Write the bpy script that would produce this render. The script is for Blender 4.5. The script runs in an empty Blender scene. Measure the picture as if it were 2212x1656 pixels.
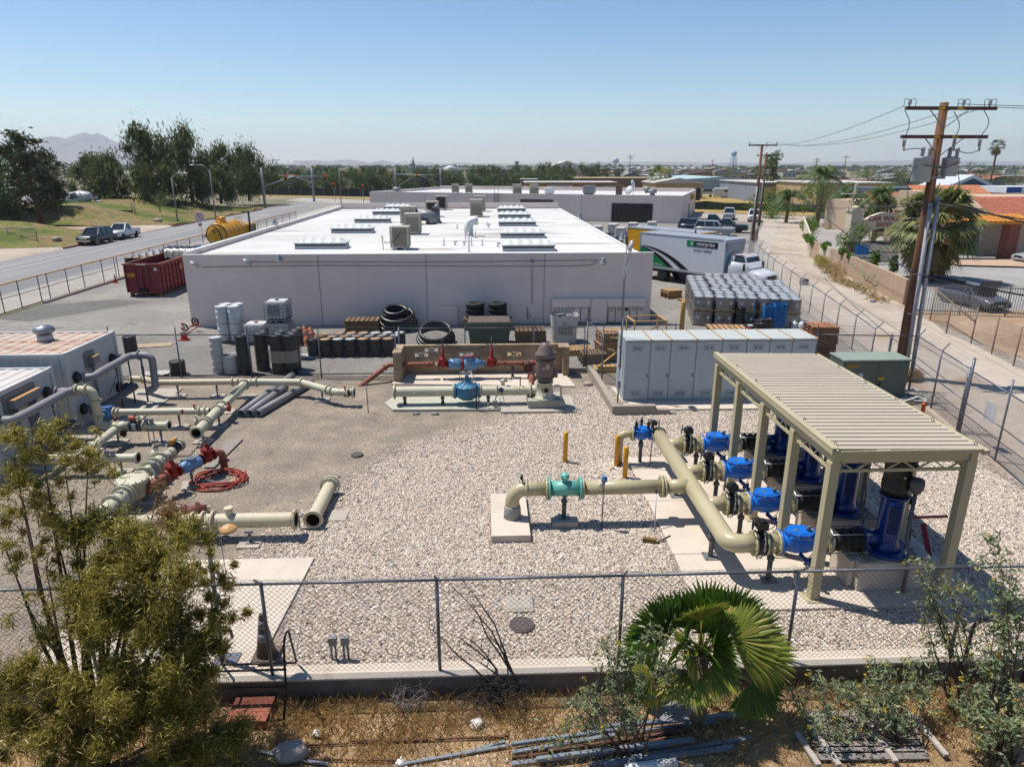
import bpy,math,random
import numpy as np
from math import sin,cos,pi,radians,atan2,sqrt
from mathutils import Vector,Matrix
random.seed(7)
SC=bpy.context.scene
COL=SC.collection
# survey: photo measurements -> ground metres
HC,FPX,PITCH,YAW=9.0,1475.0,radians(17.75),radians(2.33)
_cp,_sp,_cy,_sy=cos(PITCH),sin(PITCH),cos(YAW),sin(YAW)
_F=(_sy*_cp,_cy*_cp,-_sp);_R=(_cy,-_sy,0);_U=(_sy*_sp,_cy*_sp,_cp)
TL={'a1':(0,450),'a2':(1024,450),'a3':(2048,450),'a4':(3072,350),'b1':(0,1150),'b2':(1024,1150),'b3':(2048,1050),'b4':(3072,1050),'c1':(0,1750),'c2':(1024,1750),'c3':(2048,1750),'c4':(3072,1750),'d1':(0,2267),'d2':(1024,2267),'d3':(2048,2267),'d4':(3072,2267)}
def _px(k,x,y):
 if k=='o':return x,y
 a=TL[k];return a[0]/1.85172+x*.26085,a[1]/1.85172+y*.26085
def _ray(k,x,y):
 x,y=_px(k,x,y);a=(x-1106.)/FPX;b=(828.-y)/FPX
 return[_F[i]+a*_R[i]+b*_U[i]for i in range(3)]
def g(k,x,y,z=0.):
 d=_ray(k,x,y);t=(z-HC)/d[2];return(d[0]*t,d[1]*t,z)
def v(k,x,y,Y):
 d=_ray(k,x,y);t=Y/d[1];return(d[0]*t,Y,HC+d[2]*t)
 # materials
def S(r,g_,b):
 f=lambda c:(c/255/12.92)if c/255<=.04045 else((c/255+.055)/1.055)**2.4
 return(f(r)*.62,f(g_)*.62,f(b)*.62)
_M={}
def M(name,col,rough=.6,metal=0.,var=.12,scale=3.,bump=0.,bscale=40.,rust=None,island=0.,spec=.4,emit=0.,trans=0.,stretch=None,coat=0.):
 if name in _M:return _M[name]
 m=bpy.data.materials.new(name);m.use_nodes=True;_M[name]=m
 nt=m.node_tree;N=nt.nodes;L=nt.links;b=N['Principled BSDF']
 b.inputs['Roughness'].default_value=rough;b.inputs['Metallic'].default_value=metal
 b.inputs['Specular IOR Level'].default_value=spec
 if coat:b.inputs['Coat Weight'].default_value=coat
 tc=N.new('ShaderNodeTexCoord');oi=N.new('ShaderNodeObjectInfo')
 vec=tc.outputs['Object']
 if stretch:
  mp=N.new('ShaderNodeMapping');mp.inputs['Scale'].default_value=stretch;L.new(vec,mp.inputs[0]);vec=mp.outputs[0]
 ad=N.new('ShaderNodeVectorMath');ad.operation='ADD';L.new(vec,ad.inputs[0])
 mu=N.new('ShaderNodeMath');mu.operation='MULTIPLY';L.new(oi.outputs['Random'],mu.inputs[0]);mu.inputs[1].default_value=37.
 L.new(mu.outputs[0],ad.inputs[1]);vec=ad.outputs[0]
 nz=N.new('ShaderNodeTexNoise');nz.inputs['Scale'].default_value=scale;nz.inputs['Detail'].default_value=5;nz.inputs['Roughness'].default_value=.65
 L.new(vec,nz.inputs['Vector'])
 rp=N.new('ShaderNodeValToRGB');L.new(nz.outputs[0],rp.inputs[0])
 c=list(col)
 rp.color_ramp.elements[0].position=.3;rp.color_ramp.elements[1].position=.7
 rp.color_ramp.elements[0].color=[max(0,x*(1-var))for x in c]+[1]
 rp.color_ramp.elements[1].color=[min(1,x*(1+var))for x in c]+[1]
 out=rp.outputs[0]
 if island:
  ge=N.new('ShaderNodeNewGeometry');hs=N.new('ShaderNodeHueSaturation');mr=N.new('ShaderNodeMapRange')
  mr.inputs[3].default_value=1-island;mr.inputs[4].default_value=1+island
  L.new(ge.outputs['Random Per Island'],mr.inputs[0]);L.new(mr.outputs[0],hs.inputs['Value']);L.new(out,hs.inputs['Color'])
  mh=N.new('ShaderNodeMapRange');mh.inputs[3].default_value=.5+.05*island;mh.inputs[4].default_value=.5-.05*island
  L.new(ge.outputs['Random Per Island'],mh.inputs[0]);L.new(mh.outputs[0],hs.inputs['Hue']);out=hs.outputs[0]
 if rust:
  rc,th,rs=rust[:3]
  n2=N.new('ShaderNodeTexNoise');n2.inputs['Scale'].default_value=rs;n2.inputs['Detail'].default_value=7;n2.inputs['Roughness'].default_value=.7
  L.new(vec,n2.inputs['Vector'])
  r2=N.new('ShaderNodeValToRGB');r2.color_ramp.elements[0].position=th;r2.color_ramp.elements[1].position=th+(rust[3]if len(rust)>3 else .08)
  L.new(n2.outputs[0],r2.inputs[0])
  mx=N.new('ShaderNodeMix');mx.data_type='RGBA';L.new(r2.outputs[0],mx.inputs[0]);L.new(out,mx.inputs[6]);mx.inputs[7].default_value=list(rc)+[1]
  out=mx.outputs[2]
 L.new(out,b.inputs['Base Color'])
 if bump:
  nb=N.new('ShaderNodeTexNoise');nb.inputs['Scale'].default_value=bscale;nb.inputs['Detail'].default_value=4;L.new(vec,nb.inputs['Vector'])
  bm=N.new('ShaderNodeBump');bm.inputs['Strength'].default_value=bump;bm.inputs['Distance'].default_value=.02
  L.new(nb.outputs[0],bm.inputs['Height']);L.new(bm.outputs[0],b.inputs['Normal'])
 if emit:
  L.new(out,b.inputs['Emission Color']);b.inputs['Emission Strength'].default_value=emit
 if trans:
  b.inputs['Transmission Weight'].default_value=trans
 return m
def leafmat(name,col,island=.45,tr=.35,col2=None,rough=.5,scale=.6):
 if name in _M:return _M[name]
 m=M(name,col,rough=rough,var=.25,scale=scale,island=island,spec=.35)
 nt=m.node_tree;N=nt.nodes;L=nt.links;b=N['Principled BSDF']
 src=b.inputs['Base Color'].links[0].from_socket
 if col2:
  ge=N.new('ShaderNodeNewGeometry');gt=N.new('ShaderNodeMath');gt.operation='GREATER_THAN';gt.inputs[1].default_value=.78
  L.new(ge.outputs['Random Per Island'],gt.inputs[0]);mx=N.new('ShaderNodeMix');mx.data_type='RGBA'
  L.new(gt.outputs[0],mx.inputs[0]);L.new(src,mx.inputs[6]);mx.inputs[7].default_value=list(col2)+[1];src=mx.outputs[2]
  L.new(src,b.inputs['Base Color'])
 t=N.new('ShaderNodeBsdfTranslucent');L.new(src,t.inputs[0]);ms=N.new('ShaderNodeMixShader');ms.inputs[0].default_value=tr
 L.new(b.outputs[0],ms.inputs[1]);L.new(t.outputs[0],ms.inputs[2]);L.new(ms.outputs[0],N['Material Output'].inputs[0])
 return m
 # mesh builder
def frame(d):
 d=Vector(d).normalized();a=Vector((0,0,1))if abs(d.z)<.95 else Vector((1,0,0))
 u=d.cross(a).normalized();return u,u.cross(d).normalized(),d
class Mb:
 def __init__(s):s.v=[];s.f=[];s.sm=[];s.mi=[];s.m=0;s.nocap=False
 def add(s,vs,fs,smooth=False):
  n=len(s.v);s.v+=[tuple(p)for p in vs]
  for f in fs:s.f.append([i+n for i in f]);s.sm.append(smooth);s.mi.append(s.m)
  return s
 def box(s,c,d,rz=0.,tilt=None):
  x,y,z=d[0]/2,d[1]/2,d[2]/2
  vs=[Vector((i*x,j*y,k*z))for k in(-1,1)for j in(-1,1)for i in(-1,1)]
  R=Matrix.Rotation(rz,3,'Z')
  if tilt:R=R@Matrix.Rotation(tilt[0],3,'X')@Matrix.Rotation(tilt[1],3,'Y')
  vs=[R@p+Vector(c)for p in vs]
  return s.add(vs,[(0,2,3,1),(4,5,7,6),(0,1,5,4),(2,6,7,3),(0,4,6,2),(1,3,7,5)])
 def bx(s,x0,x1,y0,y1,z0,z1):return s.box(((x0+x1)/2,(y0+y1)/2,(z0+z1)/2),(abs(x1-x0),abs(y1-y0),abs(z1-z0)))
 def bar(s,a,b,w,h,up=(0,0,1)):
  a,b=Vector(a),Vector(b);d=(b-a).normalized();up=Vector(up)
  if abs(d.dot(up))>.97:up=Vector((0,1,0))
  u=d.cross(up).normalized()*w/2;t=u.cross(d).normalized()*h/2
  vs=[p+i*u+j*t for p in(a,b)for j in(-1,1)for i in(-1,1)]
  return s.add(vs,[(0,2,3,1),(4,5,7,6),(0,1,5,4),(2,6,7,3),(0,4,6,2),(1,3,7,5)])
 def cyl(s,a,b,r,r2=None,n=16,caps=True,smooth=True):
  r2=r if r2 is None else r2;a,b=Vector(a),Vector(b);u,w,d=frame(b-a)
  vs=[p+(u*cos(2*pi*i/n)+w*sin(2*pi*i/n))*q for p,q in((a,r),(b,r2))for i in range(n)]
  s.add(vs,[(i,(i+1)%n,n+(i+1)%n,n+i)for i in range(n)],smooth)
  if caps and not s.nocap:
   k=len(s.v)-2*n
   for f in([k+i for i in range(n-1,-1,-1)],[k+n+i for i in range(n)]):s.f.append(f);s.sm.append(False);s.mi.append(s.m)
  return s
 def tube(s,pts,r,n=8,closed=False,caps=True,smooth=True):
  P=[Vector(p)for p in pts];m=len(P);R=r if isinstance(r,(list,tuple))else[r]*m
  vs=[];u=None
  for i in range(m):
   if closed:d=(P[(i+1)%m]-P[i-1]).normalized()
   else:d=(P[min(i+1,m-1)]-P[max(i-1,0)]).normalized()
   if u is None:u=frame(d)[0]
   else:
    u=u-d*u.dot(d);u=u.normalized()if u.length>1e-6 else frame(d)[0]
   w=d.cross(u)
   vs+=[P[i]+(u*cos(2*pi*k/n)+w*sin(2*pi*k/n))*R[i]for k in range(n)]
  fs=[(i*n+k,i*n+(k+1)%n,((i+1)%m)*n+(k+1)%n,((i+1)%m)*n+k)for i in range(m if closed else m-1)for k in range(n)]
  s.add(vs,fs,smooth)
  if caps and not closed and not s.nocap:
   k=len(s.v)-m*n
   for f in([k+i for i in range(n-1,-1,-1)],[k+(m-1)*n+i for i in range(n)]):s.f.append(f);s.sm.append(False);s.mi.append(s.m)
  return s
 def lathe(s,prof,o=(0,0,0),ax=(0,0,1),n=24,smooth=True,sq=None):
  u,w,d=frame(ax);o=Vector(o);m=len(prof);vs=[]
  for r,z in prof:
   for k in range(n):
    a=2*pi*k/n;vs.append(o+d*z+(u*cos(a)+w*sin(a))*r)
  s.add(vs,[(i*n+k,i*n+(k+1)%n,(i+1)*n+(k+1)%n,(i+1)*n+k)for i in range(m-1)for k in range(n)],smooth)
  k0=len(s.v)-m*n
  if prof[0][0]>1e-4 and not s.nocap:s.f.append([k0+i for i in range(n-1,-1,-1)]);s.sm.append(False);s.mi.append(s.m)
  if prof[-1][0]>1e-4 and not s.nocap:s.f.append([k0+(m-1)*n+i for i in range(n)]);s.sm.append(False);s.mi.append(s.m)
  return s
 def ball(s,c,r,n=14,m=8):
  r=(r,r,r)if not isinstance(r,(tuple,list))else r;vs=[]
  for j in range(m+1):
   t=pi*j/m
   for i in range(n):vs.append((c[0]+r[0]*sin(t)*cos(2*pi*i/n),c[1]+r[1]*sin(t)*sin(2*pi*i/n),c[2]+r[2]*cos(t)))
  return s.add(vs,[(j*n+i,(j+1)*n+i,(j+1)*n+(i+1)%n,j*n+(i+1)%n)for j in range(m)for i in range(n)],True)
 def ring(s,c,ax,R,r,n=24,k=6):
  u,w,d=frame(ax);c=Vector(c)
  return s.tube([c+(u*cos(2*pi*i/n)+w*sin(2*pi*i/n))*R for i in range(n)],r,k,closed=True)
 def poly(s,pts,vec):
  n=len(pts);a=[Vector(p)for p in pts];e=Vector(vec);b=[p+e for p in a]
  return s.add(a+b,[list(range(n-1,-1,-1)),[n+i for i in range(n)]]+[(i,(i+1)%n,n+(i+1)%n,n+i)for i in range(n)])
 def quad(s,*p):return s.add(p,[tuple(range(len(p)))])
 def flange(s,c,ax,R,t,nb=12,rp=None):
  c=Vector(c);u,w,d=frame(ax);s.cyl(c-d*t/2,c+d*t/2,R,n=28)
  rp=rp or R*.86
  for i in range(nb):
   p=c+(u*cos(2*pi*i/nb)+w*sin(2*pi*i/nb))*rp;s.cyl(p-d*t*.95,p+d*t*.95,R*.052,n=6,smooth=False)
  return s
 def B(s,name,mat,parent=None,w0=1,bevel=0.,kind=None):
  me=bpy.data.meshes.new(name);off=parent.matrix_world.translation if(parent and w0)else None
  if parent and w0:
   off=Vector(parent.location);q=parent.parent
   while q:off=off+Vector(q.location);q=q.parent
   vs=[(p[0]-off.x,p[1]-off.y,p[2]-off.z)for p in s.v]
  else:vs=s.v
  me.from_pydata(vs,[],s.f)
  me.polygons.foreach_set('use_smooth',s.sm);me.polygons.foreach_set('material_index',s.mi)
  for m in(mat if isinstance(mat,(list,tuple))else[mat]):me.materials.append(m)
  me.update()
  o=bpy.data.objects.new(name,me);COL.objects.link(o)
  if parent:o.parent=parent
  if bevel:
   b=o.modifiers.new('bevel','BEVEL');b.width=bevel;b.segments=2;b.limit_method='ANGLE';b.angle_limit=radians(50);b.harden_normals=False
  if kind:o['kind']=kind
  return o
def tag(o,label,cat,group=None,kind=None):
 o['label']=label;o['category']=cat
 if group:o['group']=group
 if kind:o['kind']=kind
 return o
def thing(name,label,cat,loc=(0,0,0),rz=0.,group=None):
 o=bpy.data.objects.new(name,None);COL.objects.link(o);o.location=loc;o.rotation_euler=(0,0,rz);o.empty_display_size=.2
 return tag(o,label,cat,group)
KIDS={}
def kids(o):return[c for c in bpy.data.objects if c.parent==o]
def _cp_tree(o,parent):
 c=o.copy();COL.objects.link(c);c.parent=parent
 for k in KIDS.get(o.name)or kids(o):_cp_tree(k,c)
 return c
def dup(o,loc,rz=0.,label=None,group=None,scale=None):
 if o.name not in KIDS:
  KIDS[o.name]=kids(o)
  for c in KIDS[o.name]:KIDS[c.name]=kids(c)
 c=o.copy();COL.objects.link(c);c.location=loc;c.rotation_euler=(0,0,rz)
 if scale:c.scale=scale
 for k in KIDS[o.name]:
  e=k.copy();COL.objects.link(e);e.parent=c
  for k2 in KIDS[k.name]:
   f=k2.copy();COL.objects.link(f);f.parent=e
 if label:c['label']=label
 if group:c['group']=group
 return c
def np_mesh(name,V_,F_,mat,parent=None,smooth=False,mi=None):
 """V (n,3) and F (m,k) arrays -> one mesh object, world coordinates less the parent's place"""
 V_=np.asarray(V_,dtype=np.float32);F_=np.asarray(F_,dtype=np.int32)
 if parent:V_=V_-np.array(parent.location,dtype=np.float32)
 k=F_.shape[1];me=bpy.data.meshes.new(name);me.vertices.add(len(V_));me.vertices.foreach_set('co',V_.ravel())
 me.loops.add(F_.size);me.loops.foreach_set('vertex_index',F_.ravel())
 me.polygons.add(len(F_));me.polygons.foreach_set('loop_start',np.arange(0,F_.size,k,dtype=np.int32))
 me.polygons.foreach_set('use_smooth',np.full(len(F_),smooth))
 if mi is not None:me.polygons.foreach_set('material_index',np.asarray(mi,dtype=np.int32))
 for m in(mat if isinstance(mat,(list,tuple))else[mat]):me.materials.append(m)
 me.update(calc_edges=True)
 o=bpy.data.objects.new(name,me);COL.objects.link(o)
 if parent:o.parent=parent
 return o
def text(s,size,loc,mat,parent,rx=pi/2,rz=0.,ext=.004,align='CENTER',name='lettering',sx=1.):
 cu=bpy.data.curves.new(name,'FONT');cu.body=s;cu.size=size;cu.extrude=ext;cu.align_x=align;cu.align_y='CENTER'
 cu.materials.append(mat);o=bpy.data.objects.new(name,cu);COL.objects.link(o)
 o.location=Vector(loc)-(Vector(parent.location)if parent else Vector((0,0,0)));o.rotation_euler=(rx,0,rz);o.scale=(sx,1,1)
 if parent:o.parent=parent
 return o
def fillet(pts,rad,n=8):
 P=[Vector(p)for p in pts];out=[P[0]]
 for i in range(1,len(P)-1):
  a,b,c=P[i-1],P[i],P[i+1];d1=(a-b).normalized();d2=(c-b).normalized()
  th=d1.angle(d2);t=min(rad/math.tan(th/2),(a-b).length*.49,(c-b).length*.49);r=t*math.tan(th/2)
  ctr=b+(d1+d2).normalized()*(r/sin(th/2));s0=b+d1*t-ctr;s1=b+d2*t-ctr;ang=s0.angle(s1)
  ax=s0.cross(s1).normalized()
  for k in range(n+1):out.append(ctr+Matrix.Rotation(ang*k/n,3,ax)@s0)
 out.append(P[-1]);return out
RNG=np.random.default_rng(11)
def leaves(cl,n,L,W,droop=0.,flat=0.,soft=0.,up=0.):
 """leaf-shaped quads spread through clumps (cx,cy,cz,rx,ry,rz[,weight]) -> V,F"""
 cl=np.array(cl,dtype=float);w=cl[:,3]*cl[:,4]*cl[:,5]if cl.shape[1]<7 else cl[:,6];w=w/w.sum()
 k=RNG.choice(len(cl),n,p=w);d=RNG.normal(size=(n,3));d/=np.linalg.norm(d,axis=1)[:,None]
 r=RNG.random(n)**.45 if not soft else np.abs(RNG.normal(size=n))*soft
 P=cl[k,:3]+d*r[:,None]*cl[k,3:6]
 a=RNG.normal(size=(n,3));a[:,2]=a[:,2]*(1-flat)-droop+up;a/=np.linalg.norm(a,axis=1)[:,None]
 b=RNG.normal(size=(n,3));b-=a*(a*b).sum(1)[:,None];b/=np.linalg.norm(b,axis=1)[:,None]
 s=(.6+.8*RNG.random(n))[:,None];a=a*L*s/2;b=b*W*s/2
 V_=np.stack([P-a,P-a*.1+b,P+a,P-a*.1-b],1).reshape(-1,3)
 return V_,np.arange(4*n).reshape(-1,4)
 # camera, light, sky
cam=bpy.data.cameras.new('camera');cam.lens=24.005;cam.sensor_width=36;cam.clip_end=40000;cam.clip_start=.1
co=bpy.data.objects.new('camera',cam);COL.objects.link(co);co.location=(0,0,HC);co.rotation_euler=(pi/2-PITCH,0,-YAW);SC.camera=co
SEL,SAZ=radians(65.5),radians(-63)
sv=Vector((sin(SAZ)*cos(SEL),cos(SAZ)*cos(SEL),sin(SEL)))
sl=bpy.data.lights.new('sun','SUN');sl.energy=4.2;sl.angle=radians(.53);sl.color=(1,.95,.88)
so=bpy.data.objects.new('sun',sl);COL.objects.link(so);so.rotation_euler=sv.to_track_quat('Z','Y').to_euler();so.location=(0,0,60)
w=bpy.data.worlds.new('World');SC.world=w;w.use_nodes=True
wn=w.node_tree.nodes;wl=w.node_tree.links
sk=wn.new('ShaderNodeTexSky');sk.sky_type='NISHITA';sk.sun_disc=False;sk.sun_elevation=SEL;sk.sun_rotation=SAZ
sk.altitude=300;sk.air_density=1.0;sk.dust_density=.15;sk.ozone_density=2.4
hs=wn.new('ShaderNodeHueSaturation');hs.inputs['Saturation'].default_value=1.2;wl.new(sk.outputs[0],hs.inputs['Color']);wl.new(hs.outputs[0],wn['Background'].inputs[0]);wn['Background'].inputs[1].default_value=.082
SC.view_settings.view_transform='Standard';SC.view_settings.look='None';SC.view_settings.exposure=.62;SC.view_settings.gamma=1
SC.cycles.max_bounces=8;SC.cycles.diffuse_bounces=3;SC.cycles.transparent_max_bounces=12;SC.cycles.volume_bounces=0
SC.cycles.use_denoising=True
# ground materials
def ramp(N,stops):
 r=N.new('ShaderNodeValToRGB');e=r.color_ramp.elements
 while len(e)<len(stops):e.new(.5)
 for i,(p,c)in enumerate(stops):e[i].position=p;e[i].color=list(c)+[1]if len(c)==3 else c
 return r
def ground_mat(name,stops,scale,fine=(6.,.25),detail=(60.,.2),bump=.3,cracks=None,rough=.9,stains=None,stretch=None):
 m=bpy.data.materials.new(name);m.use_nodes=True;N=m.node_tree.nodes;L=m.node_tree.links;b=N['Principled BSDF']
 b.inputs['Roughness'].default_value=rough;b.inputs['Specular IOR Level'].default_value=.2
 tc=N.new('ShaderNodeTexCoord');vec=tc.outputs['Object']
 if stretch:mp=N.new('ShaderNodeMapping');mp.inputs['Scale'].default_value=stretch;L.new(vec,mp.inputs[0]);vec0=mp.outputs[0]
 else:vec0=vec
 n=N.new('ShaderNodeTexNoise');n.inputs['Scale'].default_value=scale;n.inputs['Detail'].default_value=6;n.inputs['Roughness'].default_value=.6;L.new(vec0,n.inputs['Vector'])
 r=ramp(N,stops);L.new(n.outputs[0],r.inputs[0]);out=r.outputs[0];hgt=None
 for sc,am in(fine,detail):
  if not sc:continue
  f=N.new('ShaderNodeTexNoise');f.inputs['Scale'].default_value=sc;f.inputs['Detail'].default_value=3;L.new(vec,f.inputs['Vector'])
  mr=N.new('ShaderNodeMapRange');mr.inputs[1].default_value=.3;mr.inputs[2].default_value=.7;mr.inputs[3].default_value=1-am;mr.inputs[4].default_value=1+am;L.new(f.outputs[0],mr.inputs[0])
  mx=N.new('ShaderNodeMix');mx.data_type='RGBA';mx.blend_type='MULTIPLY';mx.inputs[0].default_value=1;L.new(out,mx.inputs[6])
  cb=N.new('ShaderNodeCombineColor');[L.new(mr.outputs[0],cb.inputs[i])for i in range(3)];L.new(cb.outputs[0],mx.inputs[7]);out=mx.outputs[2];hgt=f
 if stains:
  f=N.new('ShaderNodeTexNoise');f.inputs['Scale'].default_value=stains[0];f.inputs['Detail'].default_value=6;L.new(vec0,f.inputs['Vector'])
  rr=ramp(N,[(stains[1],(0,0,0)),(stains[1]+.1,(1,1,1))]);L.new(f.outputs[0],rr.inputs[0])
  mx=N.new('ShaderNodeMix');mx.data_type='RGBA';L.new(rr.outputs[0],mx.inputs[0]);L.new(out,mx.inputs[6]);mx.inputs[7].default_value=list(stains[2])+[1];out=mx.outputs[2]
 if cracks:
  vo=N.new('ShaderNodeTexVoronoi');vo.feature='DISTANCE_TO_EDGE';vo.inputs['Scale'].default_value=cracks[0]
  nv=N.new('ShaderNodeTexNoise');nv.inputs['Scale'].default_value=1.3;nv.inputs['Detail'].default_value=4;L.new(vec,nv.inputs['Vector'])
  ad=N.new('ShaderNodeVectorMath');ad.operation='MULTIPLY_ADD';L.new(nv.outputs['Color'],ad.inputs[0]);ad.inputs[1].default_value=(1.2,1.2,1.2);L.new(vec,ad.inputs[2]);L.new(ad.outputs[0],vo.inputs['Vector'])
  rr=ramp(N,[(0,(1,1,1)),(cracks[1],(0,0,0))]);L.new(vo.outputs[0],rr.inputs[0])
  mm=N.new('ShaderNodeMath');mm.operation='MULTIPLY';mm.inputs[1].default_value=cracks[2];L.new(rr.outputs[0],mm.inputs[0])
  mx=N.new('ShaderNodeMix');mx.data_type='RGBA';L.new(mm.outputs[0],mx.inputs[0]);L.new(out,mx.inputs[6]);mx.inputs[7].default_value=(.06,.055,.05,1);out=mx.outputs[2]
 L.new(out,b.inputs['Base Color'])
 if bump and hgt:
  bm=N.new('ShaderNodeBump');bm.inputs['Strength'].default_value=bump;bm.inputs['Distance'].default_value=.03;L.new(hgt.outputs[0],bm.inputs['Height']);L.new(bm.outputs[0],b.inputs['Normal'])
 return m
ASPH=ground_mat('worn_asphalt',[(.3,S(138,133,126)),(.5,S(155,150,143)),(.72,S(176,170,160))],.16,(2.2,.07),(70,.16),.2,cracks=(.33,.008,.65),stains=(.5,.66,S(112,106,100)))
ROAD=ground_mat('road_asphalt',[(.3,S(146,145,146)),(.7,S(166,164,163))],.12,(1.5,.05),(50,.12),.1,stretch=(3,.25,1))
CONC=ground_mat('pale_concrete',[(.3,S(190,178,164)),(.7,S(211,200,186))],.6,(4,.05),(40,.07),.1,cracks=(.45,.004,.3))
SAND=ground_mat('sandy_alley',[(.3,S(186,168,150)),(.5,S(200,185,168)),(.7,S(212,198,182))],.15,(1.3,.1),(30,.12),.2,stains=(.35,.6,S(180,152,126)))
DIRT=ground_mat('bare_dirt',[(.3,S(160,132,106)),(.5,S(184,156,128)),(.7,S(200,176,150))],.25,(1.7,.14),(25,.16),.4,stains=(.6,.64,S(132,104,78)))
GRSLOPE=ground_mat('green_verge',[(.3,S(72,84,36)),(.44,S(104,116,46)),(.53,S(140,128,78)),(.68,S(146,120,90))],.13,(1.2,.25),(7,.4),.6,stains=(.3,.6,S(128,104,78)))
def far_mat():
 m=ground_mat('plain',[(.25,S(96,100,72)),(.42,S(120,116,90)),(.5,S(164,152,126)),(.6,S(104,108,78)),(.75,S(80,90,58))],.006,(.05,.3),(.5,.15),0)
 return m
LOT=ground_mat('dry_weeds',[(.3,S(168,138,84)),(.5,S(190,160,102)),(.7,S(150,134,78))],.12,(.8,.2),(9,.3),.4)
def sheet(name,pts,z,m,label=None,kind='structure'):
 b=Mb();b.quad(*[(p[0],p[1],z)for p in pts]);o=b.B(name,m);o['kind']=kind
 return o
B_=13000
sheet('ground',[(-B_,10.6),(B_,10.6),(B_,13000),(-B_,13000)],-.06,far_mat())
sheet('lower_ground',[(-B_,-B_),(B_,-B_),(B_,10.55),(-B_,10.55)],-.4,ground_mat('weedy_soil',[(.3,S(140,114,84)),(.55,S(184,154,118)),(.75,S(214,190,156))],.8,(3,.2),(30,.3),.6))
sheet('yard_asphalt',[(-29.85,29.75),(18.05,29.75),(22.9,52.4),(27.5,71),(46,113),(38,121),(-29.85,165)],0,ASPH)
b=Mb();b.quad((-26.6,38.5,.004),(-23.5,38.5,.004),(-17.5,46,.004),(-27.5,42.5,.004));sheet('asphalt_patch',[(-29.8,42.2),(-27.4,41.5),(-23.2,47.6),(-25.8,48.6),(-29.8,46.5)],.006,ground_mat('patch_asphalt',[(.3,S(116,112,108)),(.7,S(132,128,122))],.4,(2,.1),(60,.15),.2))
sheet('sidewalk',[(-34.7,20),(-30.75,20),(-30.75,168),(-34.7,168)],-.01,ground_mat('pavement_concrete',[(.3,S(186,176,164)),(.7,S(206,198,188))],.4,(2,.06),(30,.06),.1))
sheet('road',[(-47.3,5),(-34.7,5),(-34.7,176),(-33,192),(-52,206),(-47.3,190)],-.02,ROAD)
sheet('cross_street',[(-52,187),(-33,174),(38,124),(48.5,114),(150,70),(150,84),(56,128.5),(43,137),(-31,190.5),(-52,205)],-.012,ground_mat('cross_asphalt',[(.3,S(178,170,160)),(.7,S(196,188,178))],.1,(1.5,.05),(30,.08),.1))
sheet('driveway',[(-75,30),(-47.3,30),(-47.3,80),(-50,82.5),(-57,84.3),(-75,87)],-.012,SAND)
sheet('driveway_upper',[(-62,103),(-47.3,98),(-47.3,108),(-50.5,113),(-62,112)],.03,SAND)
WH=M('road_white',S(214,212,206),.8,var=.15,scale=2);YE=M('road_yellow',S(216,162,70),.8,var=.15,scale=2)
mk=Mb()
for x,w_,y0,y1 in((-34.95,.14,20,170),(-42.9,.16,20,176),(-44.7,.14,20,170)):mk.quad((x,y0,-.012),(x+w_,y0,-.012),(x+w_,y1,-.012),(x,y1,-.012))
mk.quad((-50,181,-.004),(-35,172,-.004),(-35,172.5,-.004),(-50,181.5,-.004))
for yy in(118,131):mk.quad((-41.3,yy,-.012),(-41,yy,-.012),(-41,yy+3,-.012),(-41.3,yy+3,-.012));mk.quad((-41.9,yy+2.4,-.012),(-40.4,yy+2.4,-.012),(-41.1,yy+4.4,-.012))
mk.B('road_marking',WH,kind='structure')
mk=Mb()
for x in(-38.35,-37.95):mk.quad((x,20,-.011),(x+.16,20,-.011),(x+.16,172,-.011),(x,172,-.011))
mk.B('centre_line',YE,kind='structure')
sheet('alley',[(17.5,12),(24.4,12),(27.1,41),(28.3,44.4),(33.55,69.6),(57,123.7),(50,128),(42,118),(27.5,71),(22.9,52.4),(18.0,29.3),(15.4,17.5),(13.5,10.5)],-.004,SAND)
sheet('alley_gutter',[(24.9,58),(26.3,58),(29.2,70),(47,110),(51.5,119),(50.2,120),(45.6,111),(27.9,71)],.002,CONC)
sheet('alley_patch',[(21.3,38.4),(23.1,37.7),(23.9,40.9),(22.0,41.3)],.003,CONC)
sheet('dirt_lot',[(24.4,8),(60,8),(60,42.2),(27.4,42.2),(26.9,39.6)],.0,DIRT)
sheet('car_park',[(28.2,42.2),(120,42.2),(120,78),(60,110),(57,122),(34,70)],-.001,ground_mat('car_park_asphalt',[(.3,S(166,162,158)),(.7,S(186,182,176))],.2,(2,.05),(40,.1),.1))
sheet('weed_field',[(40,139.5),(56,130.5),(150,86),(220,150),(120,220),(-30,205),(-30,193)],.0,LOT)
sheet('dry_verge',[(-75,222),(-52,209),(-28,192),(-28,200),(-75,236)],.0,LOT)
KE=M('kerb_concrete',S(178,168,156),.85,var=.12,scale=2,bump=.2)
b=Mb();b.bx(-30.05,-29.85,47.2,62,-.05,.16);b.bx(-34.85,-34.7,20,168,-.1,.0)
b.B('kerb',KE,kind='structure',bevel=.02)
b=Mb();P=[(-47.3,108.5),(-47.2,120),(-46.6,150),(-48.5,153.5),(-55,158)]
for a,c in zip(P,P[1:]):b.bar((a[0],a[1],.0),(c[0],c[1],.0),.25,.3)
P=[(-47.2,79.8),(-47.2,97.5),(-48.5,99.5)]
for a,c in zip(P,P[1:]):b.bar((a[0],a[1],.0),(c[0],c[1],.0),.25,.3)
b.B('kerb',M('red_kerb',S(150,96,84),.85,var=.2,scale=2),kind='structure')
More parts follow.
